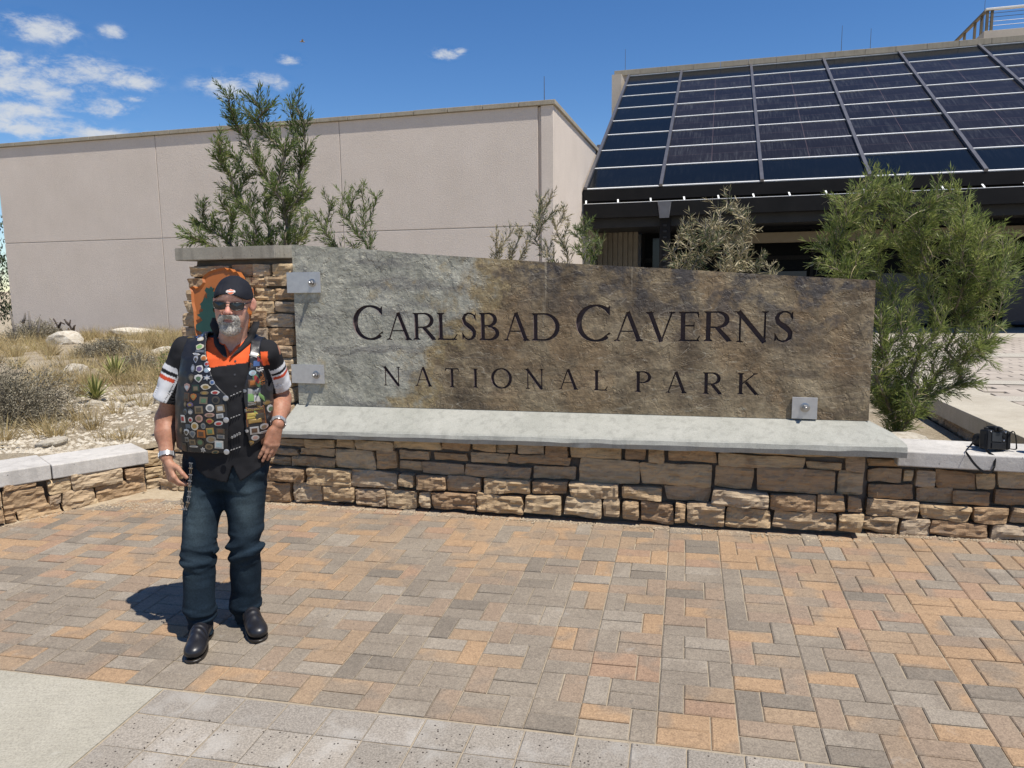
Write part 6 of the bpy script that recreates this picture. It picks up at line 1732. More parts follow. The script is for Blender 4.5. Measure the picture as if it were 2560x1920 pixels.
    def decal(parent, tree, outline, c, ax, az, m, lift, name, div=3):
        """small plate following a surface: outline in (a,b) metres about c, cast along the given axis onto tree"""
        nrm = np.cross(az, ax); nrm = nrm/np.linalg.norm(nrm)      # points away from the viewer
        V = []; k = len(outline)
        cen = np.mean(outline, 0)
        rings = [(1.0, lift*.2), (1.0, lift), (.66, lift*1.05), (.33, lift*1.05)]
        hc = tree.ray_cast(Vector(c + ax*cen[0] + az*cen[1] - nrm*.4), Vector(nrm)); dr = nrm; cc = c
        if hc[0] is None:                         # over the shoulder: lay it on from above
            k_ = 3.47/3.36; eye = np.array([1.415, -3.5, 1.78-.083]); cc = eye + (c-eye)*k_; dr = nrm + np.array([0,0,-1.1]); dr = dr/np.linalg.norm(dr)
            hc = tree.ray_cast(Vector(cc + ax*cen[0] + az*cen[1] - dr*.3), Vector(dr))
        def put(a, b, l):
            for s_ in (1, .85, .7, .55, .4, .25, .1, 0):
                a_, b_ = cen[0]+(a-cen[0])*s_, cen[1]+(b-cen[1])*s_
                h = tree.ray_cast(Vector(cc + ax*a_ + az*b_ - dr*.35), Vector(dr))
                if h[0] is not None and (hc[0] is None or abs(h[0].y-hc[0].y) < .06): break
            q = np.array(h[0]) if h[0] is not None else np.array(cc + ax*a_ + az*b_)
            nn = np.array(h[1]) if h[1] is not None else -dr
            if nn@dr > 0: nn = -nn
            return tuple(q + nn*l)
        for s, l in rings:
            for a, b in outline: V.append(put(cen[0]+(a-cen[0])*s, cen[1]+(b-cen[1])*s, l))
        V.append(put(cen[0], cen[1], lift*1.05)); F = []
        for r_ in range(len(rings)-1):
            for i in range(k): F.append((r_*k+i, r_*k+(i+1) % k, (r_+1)*k+(i+1) % k, (r_+1)*k+i))
        r_ = len(rings)-1
        for i in range(k): F.append((r_*k+i, r_*k+(i+1) % k, len(V)-1))
        return link(name, mk_mesh(name, V, F, m), parent)
    scarf = [o for o in pe.children if o.name.startswith('headscarf')][0]
    bc = hp(.012,-.1,.066); hx, hz = HR@np.array([1.,.25,0]), HR@np.array([0,0.25,1.])
    hx /= np.linalg.norm(hx); hz = hz-hx*(hz@hx); hz /= np.linalg.norm(hz)
    def sh(k, s=1.0): return [(x*s,z*s) for x,z in k]
    shield = [(0,.0105),(.006,.0075),(.0125,.0065),(.0115,.002),(.0125,-.003),(.0075,-.008),(0,-.0125),(-.0075,-.008),(-.0125,-.003),(-.0115,.002),(-.0125,.0065),(-.006,.0075)]
    decal(scarf, tree_r, sh(shield,1.25), bc, hx, hz, M_WH, .0012, 'shield_border'); decal(scarf, tree_r, sh(shield,1.12), bc, hx, hz, M_OR, .0017, 'shield_patch')
    decal(scarf, tree_r, [(-.0195,-.0042),(.0195,-.0042),(.0195,.0042),(-.0195,.0042)], bc, hx, hz, M_WH, .0023, 'name_bar')
    def text(parent, s, c, ax, az, size, m, name='lettering', tree=None, lift=.001):
        cu = bpy.data.curves.new(name, 'FONT'); cu.body = s; cu.size = size; cu.align_x = 'CENTER'; cu.align_y = 'CENTER'; cu.resolution_u = 2
        ob = bpy.data.objects.new('tmp_text', cu); COL.objects.link(ob)
        bpy.context.view_layer.update()
        me = bpy.data.meshes.new_from_object(ob.evaluated_get(bpy.context.evaluated_depsgraph_get()))
        bpy.data.objects.remove(ob); bpy.data.curves.remove(cu)
        nrm = np.cross(az, ax); nrm /= np.linalg.norm(nrm)
        lasty = None
        for v in me.vertices:
            p = c + ax*v.co.x + az*v.co.y; h = tree.ray_cast(Vector(p - nrm*.4), Vector(nrm)) if tree else (None,)
            v.co = Vector((p[0], (lasty if lasty is not None else p[1]), p[2])) - Vector(nrm)*lift if h[0] is None else h[0] - Vector(nrm)*lift
            if h[0] is not None: lasty = h[0].y
        me.name = name; me.materials.clear(); me.materials.append(m); link(name, me, parent)
    text(scarf, 'HARLEY-DAVIDSON', bc, hx, hz, .0052, M_BK, 'lettering', tree_r, .0034)

    # ---- beard: short grey goatee joined to the moustache
    def beard_post(p, d):
        q = ns(p)
        # region: chin and moustache, mouth left free
        chin = np.sqrt((q[:,0]/.044)**2 + ((q[:,2]+.100)/.038)**2)-1
        mous = np.sqrt((q[:,0]/.036)**2 + ((q[:,2]+.050)/.0125)**2)-1
        side_ = np.sqrt(((np.abs(q[:,0])-.036)/.013)**2 + ((q[:,2]+.070)/.030)**2)-1
        reg = np.minimum(np.minimum(chin*.03, mous*.010), side_*.010)
        mouth = (1-np.sqrt((q[:,0]/.026)**2 + ((q[:,2]+.066)/.0085)**2))*.007
        th = .0055 + .006*np.clip((-.085-q[:,2])/.03, 0, 1) + .0028*vnoise(p*np.array([1,1,.4]), 190, 2) + .0018*vnoise(p*np.array([1,1,.35]), 420, 5)
        return np.maximum(np.maximum(d-th, reg), np.maximum(mouth, q[:,1]+.035))
    V, F = sdf_mesh([q for q in head[1:] if q.op == 'u' and q.R < .3 and not isinstance(q, Cone) or (isinstance(q, Cone) and q.op == 'u' and q.R < .05)], hp(0,-.07,-.09)-.09, hp(0,-.07,-.09)+.09, .0022, beard_post)
    q = ns(V); g = np.clip((q[:,2]+.062)/.02, 0, 1)[:,None]
    m_ = (np.exp(-(q[:,0]/.020)**2)*np.exp(-((q[:,2]+.088)/.012)**2))[:,None]
    col = np.array([.47,.44,.39])*(1-g*.35) ; col = col*(1-m_*.5)
    st = vnoise(V*np.array([1,1,.25]), 330, 8)[:,None]; col = np.clip(col*(1+.45*st), .04, .8)
    beard = link('beard', np_mesh('beard', V, F, M_BEARD, col), pe)
    random.seed(5); hl = Leaves(); N_ = len(V)
    nv = np.zeros((N_,3)); a = V[F[:,1]]-V[F[:,0]]; b = V[F[:,3]]-V[F[:,0]]; fn = np.cross(a,b)
    for i in range(4): np.add.at(nv, F[:,i], fn)
    nv /= np.linalg.norm(nv, axis=1)[:,None]+1e-9
    rs = np.random.RandomState(3)
    for i in rs.choice(N_, min(2600, N_), replace=False):
        if ns(V[i][None])[0,1] > -.02: continue
        d = Vector(nv[i])*.6 + Vector(HR@np.array([rs.normal(0,.25),-.1,-1.0])); hl.leaf(Vector(V[i])-Vector(nv[i])*.001, d, rs.uniform(.006,.013), .0011, rs.rand())
    M_HAIR = leafmat('beard_strand', [(0,(.20,.18,.16)),(.5,(.42,.395,.355)),(1,(.62,.60,.56))], .2, .6)
    hl.obj('beard_strands', M_HAIR, beard)
    # grey stubble sideburn hair is part of the skin; eyebrows
    br = Leaves()
    for s in (-1,1):
        for _ in range(120):
            x = s*rs.uniform(.014,.050); q_ = hp(x, -.0925+abs(x)*.22, .0265+rs.normal(0,.0022)); br.leaf(Vector(q_), Vector(HR@np.array([s*1.0,-.35,.25+rs.normal(0,.2)])), rs.uniform(.006,.010), .0012, rs.rand())
    br.obj('eyebrows', M_HAIR, pe)

    # ---- sunglasses
    M_FR = simple('spectacle_frame', (.012,.011,.012), (.016,.015,.016), 30, .3, 0, rnd=0, spec=.5)
    M_LE = NT('dark_lens').done((.012,.013,.016), .05, None, .6)
    sg = None
    fr = MB()
    for s in (-1,1):
        pts = [(s*.010,-.1085,.0155),(s*.036,-.1035,.0185),(s*.066,-.088,.0175),(s*.0675,-.087,.004),(s*.062,-.090,-.0125),(s*.036,-.1035,-.0165),(s*.016,-.108,-.0125),(s*.009,-.1085,.003)]
        pp = [hp(*q_) for q_ in pts]
        fr.tube(pp+[pp[0],pp[1]], .0021, 6)
        fr.tube([hp(s*.0675,-.087,.013), hp(s*.0755,-.05,.014), hp(s*.080,.0,.012), hp(s*.080,.018,-.005)], [.003,.0024,.002,.0018], 6)
    fr.tube([hp(-.0105,-.109,.012), hp(0,-.112,.0145), hp(.0105,-.109,.012)], .0021, 6)
    sg = fr.obj('sunglasses', M_FR, pe, True)
    for s in (-1,1):
        pts = [(s*.010,-.1085,.0155),(s*.036,-.1035,.0185),(s*.066,-.088,.0175),(s*.0675,-.087,.004),(s*.062,-.090,-.0125),(s*.036,-.1035,-.0165),(s*.016,-.108,-.0125),(s*.009,-.1085,.003)]
        V = [hp(*q_) for q_ in pts] + [hp(q_[0],q_[1]+.002,q_[2]) for q_ in pts] + [hp(s*.038,-.1055,.001)]
        F = [(i,(i+1) % 8,16) for i in range(8)] + [((i+1) % 8,i,8+i,8+(i+1) % 8) for i in range(8)] + [tuple(range(8,16))[::-1]]
        if s < 0: F = [f[::-1] for f in F]
        link('lens', mk_mesh('lens', V, F, M_LE), sg)

    # ---- jeans
    hipA, knA, anA, heA = np.array([-.085,.015,.83]), P(-.150,.490,-.075), P(-.164,.20,-.10), P(-.170,.060,-.105)
    hipB, knB, anB, heB = np.array([.105,.015,.83]), P(.084,.490,-.01), P(.070,.24,.045), P(.072,.112,.052)
    PEL = [(.735,.01,.015,.165,.105),(.80,.010,.01,.186,.124),(.88,.014,.008,.190,.130),(.97,.018,.004,.192,.132)]
    jeans = [Loft(PEL, .05, 0, 2.4), Cone(hipA, knA, .100, .076, .04), Cone(knA, anA, .074, .071, .03), Cone(anA, heA, .070, .055, .02),
             Cone(hipB, knB, .101, .076, .04), Cone(knB, anB, .074, .070, .03), Cone(anB, heB, .069, .054, .02)]
    zA, zB = heA[2]-.012, heB[2]-.010
    def jean_post(p, d):
        z = p[:,2]; x_ = p[:,0]; leg = p[:,0] < .5*(np.interp(z, [0,.45,.8], [-.05,-.035,.01])*2)
        he = np.where(leg, zA, zB)
        kn = np.exp(-((z-np.where(leg,.40,.43))/.075)**2); an = np.exp(-((z-he-.085)/.062)**2); th = np.exp(-((z-.73)/.09)**2)
        st = p*np.array([5.5, 5.5, 30.]) ; st[:,2] += 9*p[:,0]*np.where(leg,1,-1)
        n1 = vnoise(st, 1, 3); n2 = vnoise(p*np.array([11,11,52.]), 1, 6); n3 = vnoise(p, 9, 1)
        sharp = lambda n_: np.sign(n_)*np.abs(n_)**.65
        fold = (kn*.013 + an*.015)*sharp(n1) + (kn*.006+an*.008)*sharp(n2) + th*.007*vnoise(p*np.array([14,10,18.])+p[:,2:3]*9, 1, 8) + .004*n3 + .0035*vnoise(p*np.array([24,24,9.])+np.c_[z*6,0*z,x_*8], 1, 11)
        d = d + fold
        hem = .0022*np.exp(-((z-he-.020)/.0025)**2)
        d = d + hem
        low = np.where(leg, zA + .10*np.clip(p[:,1]-heA[1], -.08, .08)*-.6, zB - .08*np.clip(p[:,1]-heB[1], -.08,.08))
        return np.maximum(np.maximum(d, low - z), z-.96)
    V, F = sdf_mesh(jeans, (-.31,-.26,-.02), (.27,.21,.98), .0048, jean_post)
    V = rlx(V, F, 1, .4)
    col = np.tile(np.array([.0105,.019,.029]), (len(V),1))
    def fade(c, r, a, cc=(.060,.085,.098)):
        nonlocal col
        w = a*np.exp(-(((V-np.array(c))/np.array(r))**2).sum(1)); col = col*(1-w[:,None]) + np.array(cc)*w[:,None]
    fade((-.11,-.12,.60),(.060,.09,.13),.75); fade((.13,-.10,.64),(.06,.09,.11),.75); fade((.15,-.1,.80),(.05,.08,.06),.35)
    fade((-.14,-.15,.33),(.05,.07,.10),.22); fade((.08,-.08,.32),(.05,.07,.10),.2)
    wear = vnoise(V*np.array([16,16,60.]), 1, 4)[:,None]; col = col*(1+.22*wear)
    hz_ = np.where(V[:,0] < -.03, zA, zB); hm = np.exp(-((V[:,2]-hz_-.006)/.009)**2)*.45; col = col*(1-hm[:,None]) + np.array([.055,.085,.11])*hm[:,None]
    link('jeans', np_mesh('jeans', V, F, M_DENIM, col), pe)

    # ---- boots
    def boot(heel, toe, name, seedy):
        h2, t2 = np.array(heel, float), np.array(toe, float); d = t2-h2; L = np.linalg.norm(d); f = np.array([d[0]/L, d[1]/L, 0]); sd_ = np.array([-f[1], f[0], 0])
        g0 = gl(h2[0], h2[1]); g1 = gl(t2[0], t2[1])
        def at(a, s, z): x = h2[:2] + f[:2]*a*L + sd_[:2]*s; return np.array([x[0], x[1], gl(x[0], x[1])+z])
        rot = np.array([f, sd_, [0,0,1]])
        pr = [Cone(at(.16,0,.075), at(.19,0,.18), .042, .044, .02), Ell(at(.14,0,.055), (.050,.040,.040), .02, 'u', rot), Ell(at(.45,0,.066), (.085,.040,.048), .04, 'u', rot),
              Ell(at(.74,.003,.046), (.080,.0485,.034), .03, 'u', rot), Ell(at(.86,.002,.040), (.043,.041,.027), .02, 'u', rot)]
        base = min(g0, g1)
        def post(p, dd):
            a = ((p[:,:2]-h2[:2])@f[:2])/L; zz = p[:,2] - (gz(BX+p[:,0], BY+p[:,1])-BZ)
            dd = dd + .0030*np.sin((a*62)+p[:,2]*60)*np.exp(-((a-.52)/.13)**2)
            return np.maximum(dd, .014-zz)
        lo_ = np.minimum(h2, t2); hi_ = np.maximum(h2, t2)
        V, F = sdf_mesh(pr, (lo_[0]-.09, lo_[1]-.09, base-.02), (hi_[0]+.09, hi_[1]+.09, base+.30), .0042, post)
        col = np.tile(np.array([.013,.013,.016]), (len(V),1)); o = link('boot', np_mesh('boot', V, F, M_BOOT, col), pe)
        def so(p, dd):
            zz = p[:,2] - (gz(BX+p[:,0], BY+p[:,1])-BZ); a = ((p[:,:2]-h2[:2])@f[:2])/L
            arch = np.maximum(np.abs(a-.36)-.10, 0)*.3
            return np.maximum(np.maximum(dd, zz-.0165), np.maximum(.0005-zz, np.where((a > .26) & (a < .46), .008-zz, -1)))
        pr2 = [Ell(at(.13,0,.02), (.052,.041,.06), .01, 'u', rot), Ell(at(.45,0,.02), (.13,.036,.06), .03, 'u', rot), Ell(at(.72,.003,.02), (.088,.0488,.06), .02, 'u', rot), Ell(at(.86,.002,.02), (.046,.0415,.05), .02, 'u', rot)]
        V, F = sdf_mesh(pr2, (lo_[0]-.1, lo_[1]-.1, base-.02), (hi_[0]+.1, hi_[1]+.1, base+.06), .0042, so)
        col = np.tile(np.array([.020,.016,.013]), (len(V),1)); link('sole', np_mesh('sole', V, F, M_BOOT, col), o)
    boot((-.118,-.050), (-.068,-.332), 'boot', 1)
    boot((.030,.098), (.188,-.168), 'boot', 2)

    # ---- shirt
    hemx, hemz = [-.26,-.188,-.089,.009,.042,.072,.212,.30], [.99,.935,.855,.828,.915,.830,.920,1.00]
    sleeveA_end, sleeveB_end = P(-.252,1.243,.01), P(.291,1.300,.135)
    shirt = [Loft([(z, cx, cy, rx, ry) for z, cx, cy, rx, ry in [(.74,.008,.012,.200,.135)] + TOR[1:]], .03, .008), Cone(Ash+np.array([.01,0,.004]), Bsh+np.array([-.01,0,.004]), .056, .056, .05),
             Cone(Ash, sleeveA_end, .064, .066, .03), Cone(Bsh, sleeveB_end, .066, .063, .03)]
    def axial(p, a, b): ab = b-a; return ((p-a)@ab)/(ab@ab)
    def shirt_post(p, d):
        tA, tB = axial(p, Ash, sleeveA_end), axial(p, Bsh, sleeveB_end); z = p[:,2]; x = p[:,0]
        low = np.exp(-((z-.98)/.12)**2)
        st = p*np.array([9., 9, 4.5]); st[:,2] += 7*x
        d = d + .0055*vnoise(st, 1, 2) + .0045*low*vnoise(p*np.array([16,12,14.]), 1, 4) + .003*vnoise(p, 30, 7)
        # armpit / sleeve folds
        slv = np.exp(-((tA-.5)/.4)**2)*(x < -.15) + np.exp(-((tB-.5)/.4)**2)*(x > .24)
        d = d + .006*slv*vnoise(p*np.array([14,14,8.])+z[:,None]*5, 1, 9)
        hem = np.interp(x, [(v-1.415)*.963+1.415 for v in hemx], [(v-1.78)*.963+1.78-BZ for v in hemz]); back = p[:,1] > .02
        hem = np.where(back, np.minimum(hem, .86), hem)
        inA = (tA > .35) & (x < -.175); inB = (tB > .35) & (x > .235+0*z) & (z > 1.1)
        cut = np.where(inA, (tA-1.0)*.24, np.where(inB, (tB-1.0)*.24, hem-z))
        d = np.maximum(d, cut)
        # hollow sleeves near the hem
        for (a, b, r_, t) in ((Ash, sleeveA_end, .059, tA), (Bsh, sleeveB_end, .055, tB)):
            ab = b-a; q = np.linalg.norm(p-(a+np.clip(t,0,1.2)[:,None]*ab), axis=1)
            d = np.where(t > .72, np.maximum(d, r_-q), d)
        # open collar: a V down to the second button and the neck hole
        vx = .100 + .0*z; zb = 1.384
        V_ = (np.abs(x-vx) - .60*(z-zb))*.85
        V_ = np.maximum(V_, p[:,1]-.06)
        nk = np.sqrt((x-.085)**2+(p[:,1]-.01)**2)-.068
        nk = np.maximum(nk, 1.40-z)
        return np.maximum(d, -np.minimum(V_, nk))
    V, F = sdf_mesh(shirt, (-.40,-.24,.72), (.46,.30,1.56), .0048, shirt_post)
    V = rlx(V, F, 1, .35)
    BLK, WHT, ORG = np.array([.016,.016,.018]), np.array([.62,.62,.63]), np.array([.66,.105,.030])
    col = np.tile(BLK, (len(V),1)); tA, tB = axial(V, Ash, sleeveA_end), axial(V, Bsh, sleeveB_end)
    yl = np.interp(V[:,0], [-.01,.026,.205,.25], [1.420,1.424,1.445,1.448])-BZ
    yoke = (V[:,2] > yl-.012) & (np.abs(V[:,0]-.05) < .225) & (V[:,1] < .06) & (V[:,2] < 1.46) & (tA < .6)
    pipx = lambda V: V[:,0] - (Ash[0]+(sleeveA_end[0]-Ash[0])*np.clip(tA,0,1))
    slA = (V[:,0] < -.165) & (tA > -.1); slB = (V[:,0] > .252)
    col[yoke & ~slA & ~slB & (V[:,0] > -.118) & (V[:,0] < .215)] = ORG
    col[(V[:,0] < -.118) & (V[:,0] > -.175) & (V[:,2] > 1.385-BZ) & (V[:,2] < 1.445-BZ) & (V[:,1] < .03) & (pipx(V) > .04)] = ORG
    col[(V[:,0] > .205) & (V[:,0] < .262) & (V[:,2] > 1.41-BZ) & (V[:,2] < 1.475-BZ) & (V[:,1] < .03)] = ORG
    def stripes(sel, t, w):
        col[sel & w & (t > .30)] = WHT; col[sel & w & (t > .40) & (t < .47)] = BLK; col[sel & w & (t > .51) & (t < .585)] = np.array([.50,.07,.03])
    wA = (V[:,0] - (Ash[0]+(sleeveA_end[0]-Ash[0])*np.clip(tA,0,1)) < .030 - .02*np.clip(tA-.3,0,1)) 
    pip = (V[:,0] - (Ash[0]+(sleeveA_end[0]-Ash[0])*np.clip(tA,0,1)))
    stripes(slA, tA, wA); col[slA & (np.abs(pip-.036+.02*np.clip(tA-.3,0,1)) < .004) & (tA > .1)] = WHT
    pb = V[:,0] - (Bsh[0]+(sleeveB_end[0]-Bsh[0])*np.clip(tB,0,1))
    stripes(slB, tB, pb > .012); col[slB & (np.abs(pb-.008) < .004) & (tB > .05)] = WHT
    shirt_o = link('shirt', np_mesh('shirt', V, F, M_SHIRT, col), pe)
    tree_s = BVHTree.FromPolygons([tuple(v) for v in V], [tuple(int(i) for i in f) for f in F])
    # collar: two dark leaves lying open on the yoke
    M_COL = flat('collar_cloth', (.016,.016,.018), .85)
    def leaf_(outer, inner):
        n, m = 14, 4; V_, F_ = [], []
        def along(L, t): u = t*(len(L)-1); k = min(int(u), len(L)-2); w = u-k; return np.array(L[k])*(1-w)+np.array(L[k+1])*w
        for i in range(n+1):
            o, q = along(outer, i/n), along(inner, i/n)
            for j in range(m+1):
                w = j/m; x, zw = o*(1-w)+q*w; p = P(x, zw, -.08); h = tree_s.ray_cast(Vector((p[0], -.5, p[2])), Vector((0,1,0)))
                ys = h[0].y if h[0] is not None else .02
                yt = -.105 + .125*(i/n < 1)*(1-i/n)**.8
                y = min(ys-.006, max(yt, ys-.030)) - .012*math.sin(w*math.pi)
                V_.append((p[0], y, p[2]))
        for i in range(n):
            for j in range(m): F_.append((i*(m+1)+j, i*(m+1)+j+1, (i+1)*(m+1)+j+1, (i+1)*(m+1)+j))
        n0 = len(V_); V_ += [(x, y+.004, z) for x, y, z in V_]; F_ += [tuple(k+n0 for k in f[::-1]) for f in F_]
        link('collar_leaf', mk_mesh('collar_leaf', V_, F_, M_COL, True), shirt_o)
    leaf_([(-.045,1.632),(-.052,1.60),(-.034,1.560),(-.008,1.505),(.022,1.474),(.040,1.462)], [(.004,1.632),(.008,1.590),(.018,1.545),(.034,1.510),(.052,1.480),(.066,1.447)])
    leaf_([(.185,1.612),(.186,1.585),(.170,1.545),(.150,1.505),(.120,1.472),(.094,1.455)], [(.155,1.612),(.147,1.585),(.134,1.545),(.120,1.510),(.098,1.475),(.076,1.445)])
    EX, EZ = np.array([1.,0,0]), np.array([0,0,1.])
    circ = lambda r, n=14, sx=1.0: [(r*sx*math.cos(2*math.pi*i/n), r*math.sin(2*math.pi*i/n)) for i in range(n)]
    M_BTN = flat('shirt_button', (.05,.05,.055), .35)
    for (x, zw) in ((.086,1.362),(.089,1.306),(.086,1.425)):
        decal(shirt_o, tree_s, circ(.0048,10), P(x,zw,-.12), EX, EZ, M_BTN, .002, 'button')

    # ---- vest
    KF = 1-.14/3.5
    vz = lambda L: [a-BZ for a in L]
    fx_ = lambda L: [(a-1.415)*KF+1.415 for a in L]
    fz_ = lambda L: [(a-1.78)*KF+1.78-BZ for a in L]
    IL = [P(*q) for q in ((.028,.9,-.14),(.031,.985,-.14),(.045,1.1,-.145),(.047,1.265,-.14),(-.003,1.322,-.13),(-.036,1.448,-.10),(-.050,1.58,-.03),(-.045,1.68,.0))]
    IR = [P(*q) for q in ((.150,.9,-.14),(.131,1.0,-.14),(.118,1.08,-.145),(.121,1.165,-.145),(.121,1.285,-.14),(.158,1.404,-.11),(.162,1.50,-.07),(.158,1.58,-.03),(.150,1.68,.0))]
    ILX, ILZ = [q[0] for q in IL], [q[2] for q in IL]; IRX, IRZ = [q[0] for q in IR], [q[2] for q in IR]
    def vest_post(p, d):
        x, y, z = p[:,0], p[:,1], p[:,2]
        d = d + .003*vnoise(p, 16, 3) + .0016*vnoise(p, 45, 5)
        shell = np.maximum(d - .0165, -(d - .0045))
        xl = np.interp(z, vz([.9,1.20,1.26,1.344,1.49,1.62]), [-.5,-.30,-.175,-.150,-.128,-.112]); xr = np.interp(z, vz([.9,1.18,1.24,1.30,1.374,1.486,1.62]), [.55,.45,.290,.252,.244,.232,.215])
        il = np.interp(z, ILZ, ILX); ir = np.interp(z, IRZ, IRX)
        front = y < .03 + .0*z
        open_ = np.where(front, np.minimum(x-il, ir-x), -.1)
        nb = np.where(front, -.1, np.minimum(.075-np.abs(x-.06), z-1.475))
        zb = np.where(front, np.interp(x, fx_([-.3,-.2,.031,.131,.2,.24,.3]), fz_([1.0,.985,.978,1.0,1.05,1.075,1.09])), .93)
        cut = np.maximum.reduce([xl-x, x-xr, open_, nb, zb-z, z-1.56])
        return np.maximum(shell, cut*.9)
    vprims = [Loft([(z, cx, cy, rx, ry) for z, cx, cy, rx, ry in [(.74,.008,.012,.200,.135)] + TOR[1:]], .03, .008), Cone(Ash+np.array([.01,0,.004]), Bsh+np.array([-.01,0,.004]), .056, .056, .05)]
    V, F = sdf_mesh(vprims, (-.30,-.24,.86), (.36,.24,1.56), .0046, vest_post)
    V = rlx(V, F, 1, .35)
    col = np.tile(np.array([.0125,.0125,.015]), (len(V),1))
    vest = link('leather_vest', np_mesh('leather_vest', V, F, M_LEATHER, col), pe)
    tree_v = BVHTree.FromPolygons([tuple(v) for v in V], [tuple(int(i) for i in f) for f in F])
    # ---- pins and patches
    PC = {'sil':((.55,.55,.56),.35,.6),'wht':((.72,.70,.66),.5,.1),'crm':((.66,.60,.48),.5,.1),'brz':((.26,.20,.13),.4,.55),'dbz':((.10,.085,.065),.45,.5),'gld':((.42,.28,.10),.35,.6),'pwt':((.28,.28,.28),.4,.6),'slt':((.12,.14,.17),.45,.4),
          'grn':((.10,.17,.09),.45,.2),'dgn':((.035,.06,.045),.45,.3),'blu':((.07,.13,.30),.45,.2),'red':((.45,.06,.05),.45,.2),'org':((.48,.17,.04),.5,.2),'pnk':((.48,.30,.26),.4,.4),'blk':((.012,.012,.014),.5,.1),'brn':((.11,.06,.035),.5,.2),'lbl':((.42,.55,.60),.35,.3),'pur':((.14,.10,.20),.45,.2),'yel':((.60,.45,.10),.5,.1),'lgn':((.25,.45,.15),.5,.1),'gry':((.30,.30,.29),.6,.1)}
    PC = {k: ((tuple(x*(.62 if k in ('crm','wht','lgn','org','yel','red') else .78) for x in c), r_, m)) for k, (c, r_, m) in PC.items()}
    PM = {k: NT('pin_'+{'sil':'silver','wht':'white','crm':'cream','brz':'bronze','dbz':'dark_bronze','gld':'gold','pwt':'pewter','slt':'slate','grn':'green','dgn':'dark_green','blu':'blue','red':'red','org':'orange','pnk':'pink','blk':'black','brn':'brown','lbl':'pale_blue','pur':'purple','yel':'yellow','lgn':'light_green','gry':'grey'}[k]).done(c, r_, None, .5, m) for k, (c, r_, m) in PC.items()}
    rp = random.Random(77)
    def shape(kind, w, h):
        if kind == 'r': return [(-w/2,-h/2),(w/2,-h/2),(w/2,h/2),(-w/2,h/2)]
        if kind == 'd': return [(w/2*math.cos(2*math.pi*i/14), h/2*math.sin(2*math.pi*i/14)) for i in range(14)]
        if kind == 's': return [(0,-h/2),(w*.3,-h*.25),(w/2,h*.05),(w*.42,h*.38),(w*.2,h*.42),(0,h/2),(-w*.2,h*.42),(-w*.42,h*.38),(-w/2,h*.05),(-w*.3,-h*.25)]
        if kind == '*': return [((.5 if i % 2 == 0 else .27)*w*math.sin(2*math.pi*i/12), (.5 if i % 2 == 0 else .27)*h*math.cos(2*math.pi*i/12)) for i in range(12)][::-1]
        return [(w/2*rp.uniform(.72,1.08)*math.cos(2*math.pi*i/12), h/2*rp.uniform(.72,1.08)*math.sin(2*math.pi*i/12)) for i in range(12)]
    P1 = [(400,350,240,150,'r','dbz','gld'),(665,325,180,150,'r','blu','brn'),(480,540,230,140,'b','crm','wht'),(725,520,210,150,'r','wht','wht'),(570,730,250,160,'b','crm','lgn'),(785,680,140,120,'d','sil','wht'),(620,840,250,64,'r','slt','pwt'),(815,810,130,120,'d','pnk','sil'),(545,915,230,60,'b','wht','sil'),(565,1040,120,190,'s','sil','dbz'),(790,1000,220,170,'b','crm','org'),(890,1150,140,130,'d','sil','red'),(520,1260,120,210,'b','pwt','sil'),(705,1265,230,210,'b','wht','pur'),(905,1300,150,140,'d','sil','lbl'),(505,1510,175,240,'s','dbz','brz'),(710,1510,230,215,'s','wht','grn'),(935,1490,215,160,'*','sil','wht'),(1075,1610,130,130,'d','sil','blu')]
    P2 = [(330,160,160,180,'s','pnk','sil'),(545,170,160,150,'r','dgn','brz'),(770,140,220,130,'b','crm','gld'),(745,270,190,90,'d','brz','gld'),(980,260,200,105,'b','wht','red'),(335,365,135,180,'r','brn','dbz'),(505,360,145,155,'s','org','gld'),(735,430,180,155,'r','brz','grn'),(1005,420,180,175,'d','dbz','blk'),(300,525,80,140,'d','dbz','brz'),(430,530,160,110,'b','pur','gld'),(310,685,80,135,'d','slt','dbz'),(440,680,160,140,'b','slt','sil'),(640,630,185,165,'r','brz','dbz'),(885,590,185,170,'d','wht','pwt'),(1105,600,185,165,'r','brz','sil'),(880,740,220,95,'d','pnk','brz'),(1100,760,150,100,'r','sil','pwt'),(245,845,110,165,'r','wht','red'),(440,855,110,125,'d','sil','red'),(645,820,175,170,'d','pnk','brz'),(880,870,180,130,'b','gld','red'),(1075,920,190,110,'d','sil','red'),(540,990,175,180,'d','crm','gld'),(375,1000,110,90,'r','slt','slt'),(740,980,110,140,'d','pwt','slt'),(340,1130,130,150,'s','sil','dbz'),(490,1170,150,170,'s','pwt','slt'),(690,1150,190,170,'r','org','brn'),(890,1090,170,150,'r','gld','grn'),(1115,1090,175,120,'r','dbz','brn'),(1110,1210,165,95,'r','pwt','slt'),(905,1270,225,165,'d','pwt','brz'),(655,1340,180,185,'d','dbz','grn'),(475,1340,145,120,'r','brz','dbz'),(340,1290,90,100,'r','pwt','dbz'),(1065,1390,185,180,'r','wht','lbl'),(850,1430,185,145,'d','brz','dbz'),(500,1440,220,46,'d','sil','pwt'),(190,1110,90,170,'d','dbz','brz'),(710,1510,120,140,'*','sil','pwt'),(975,1555,165,75,'d','brz','dgn'),(250,1470,130,190,'r','dbz','brn')]
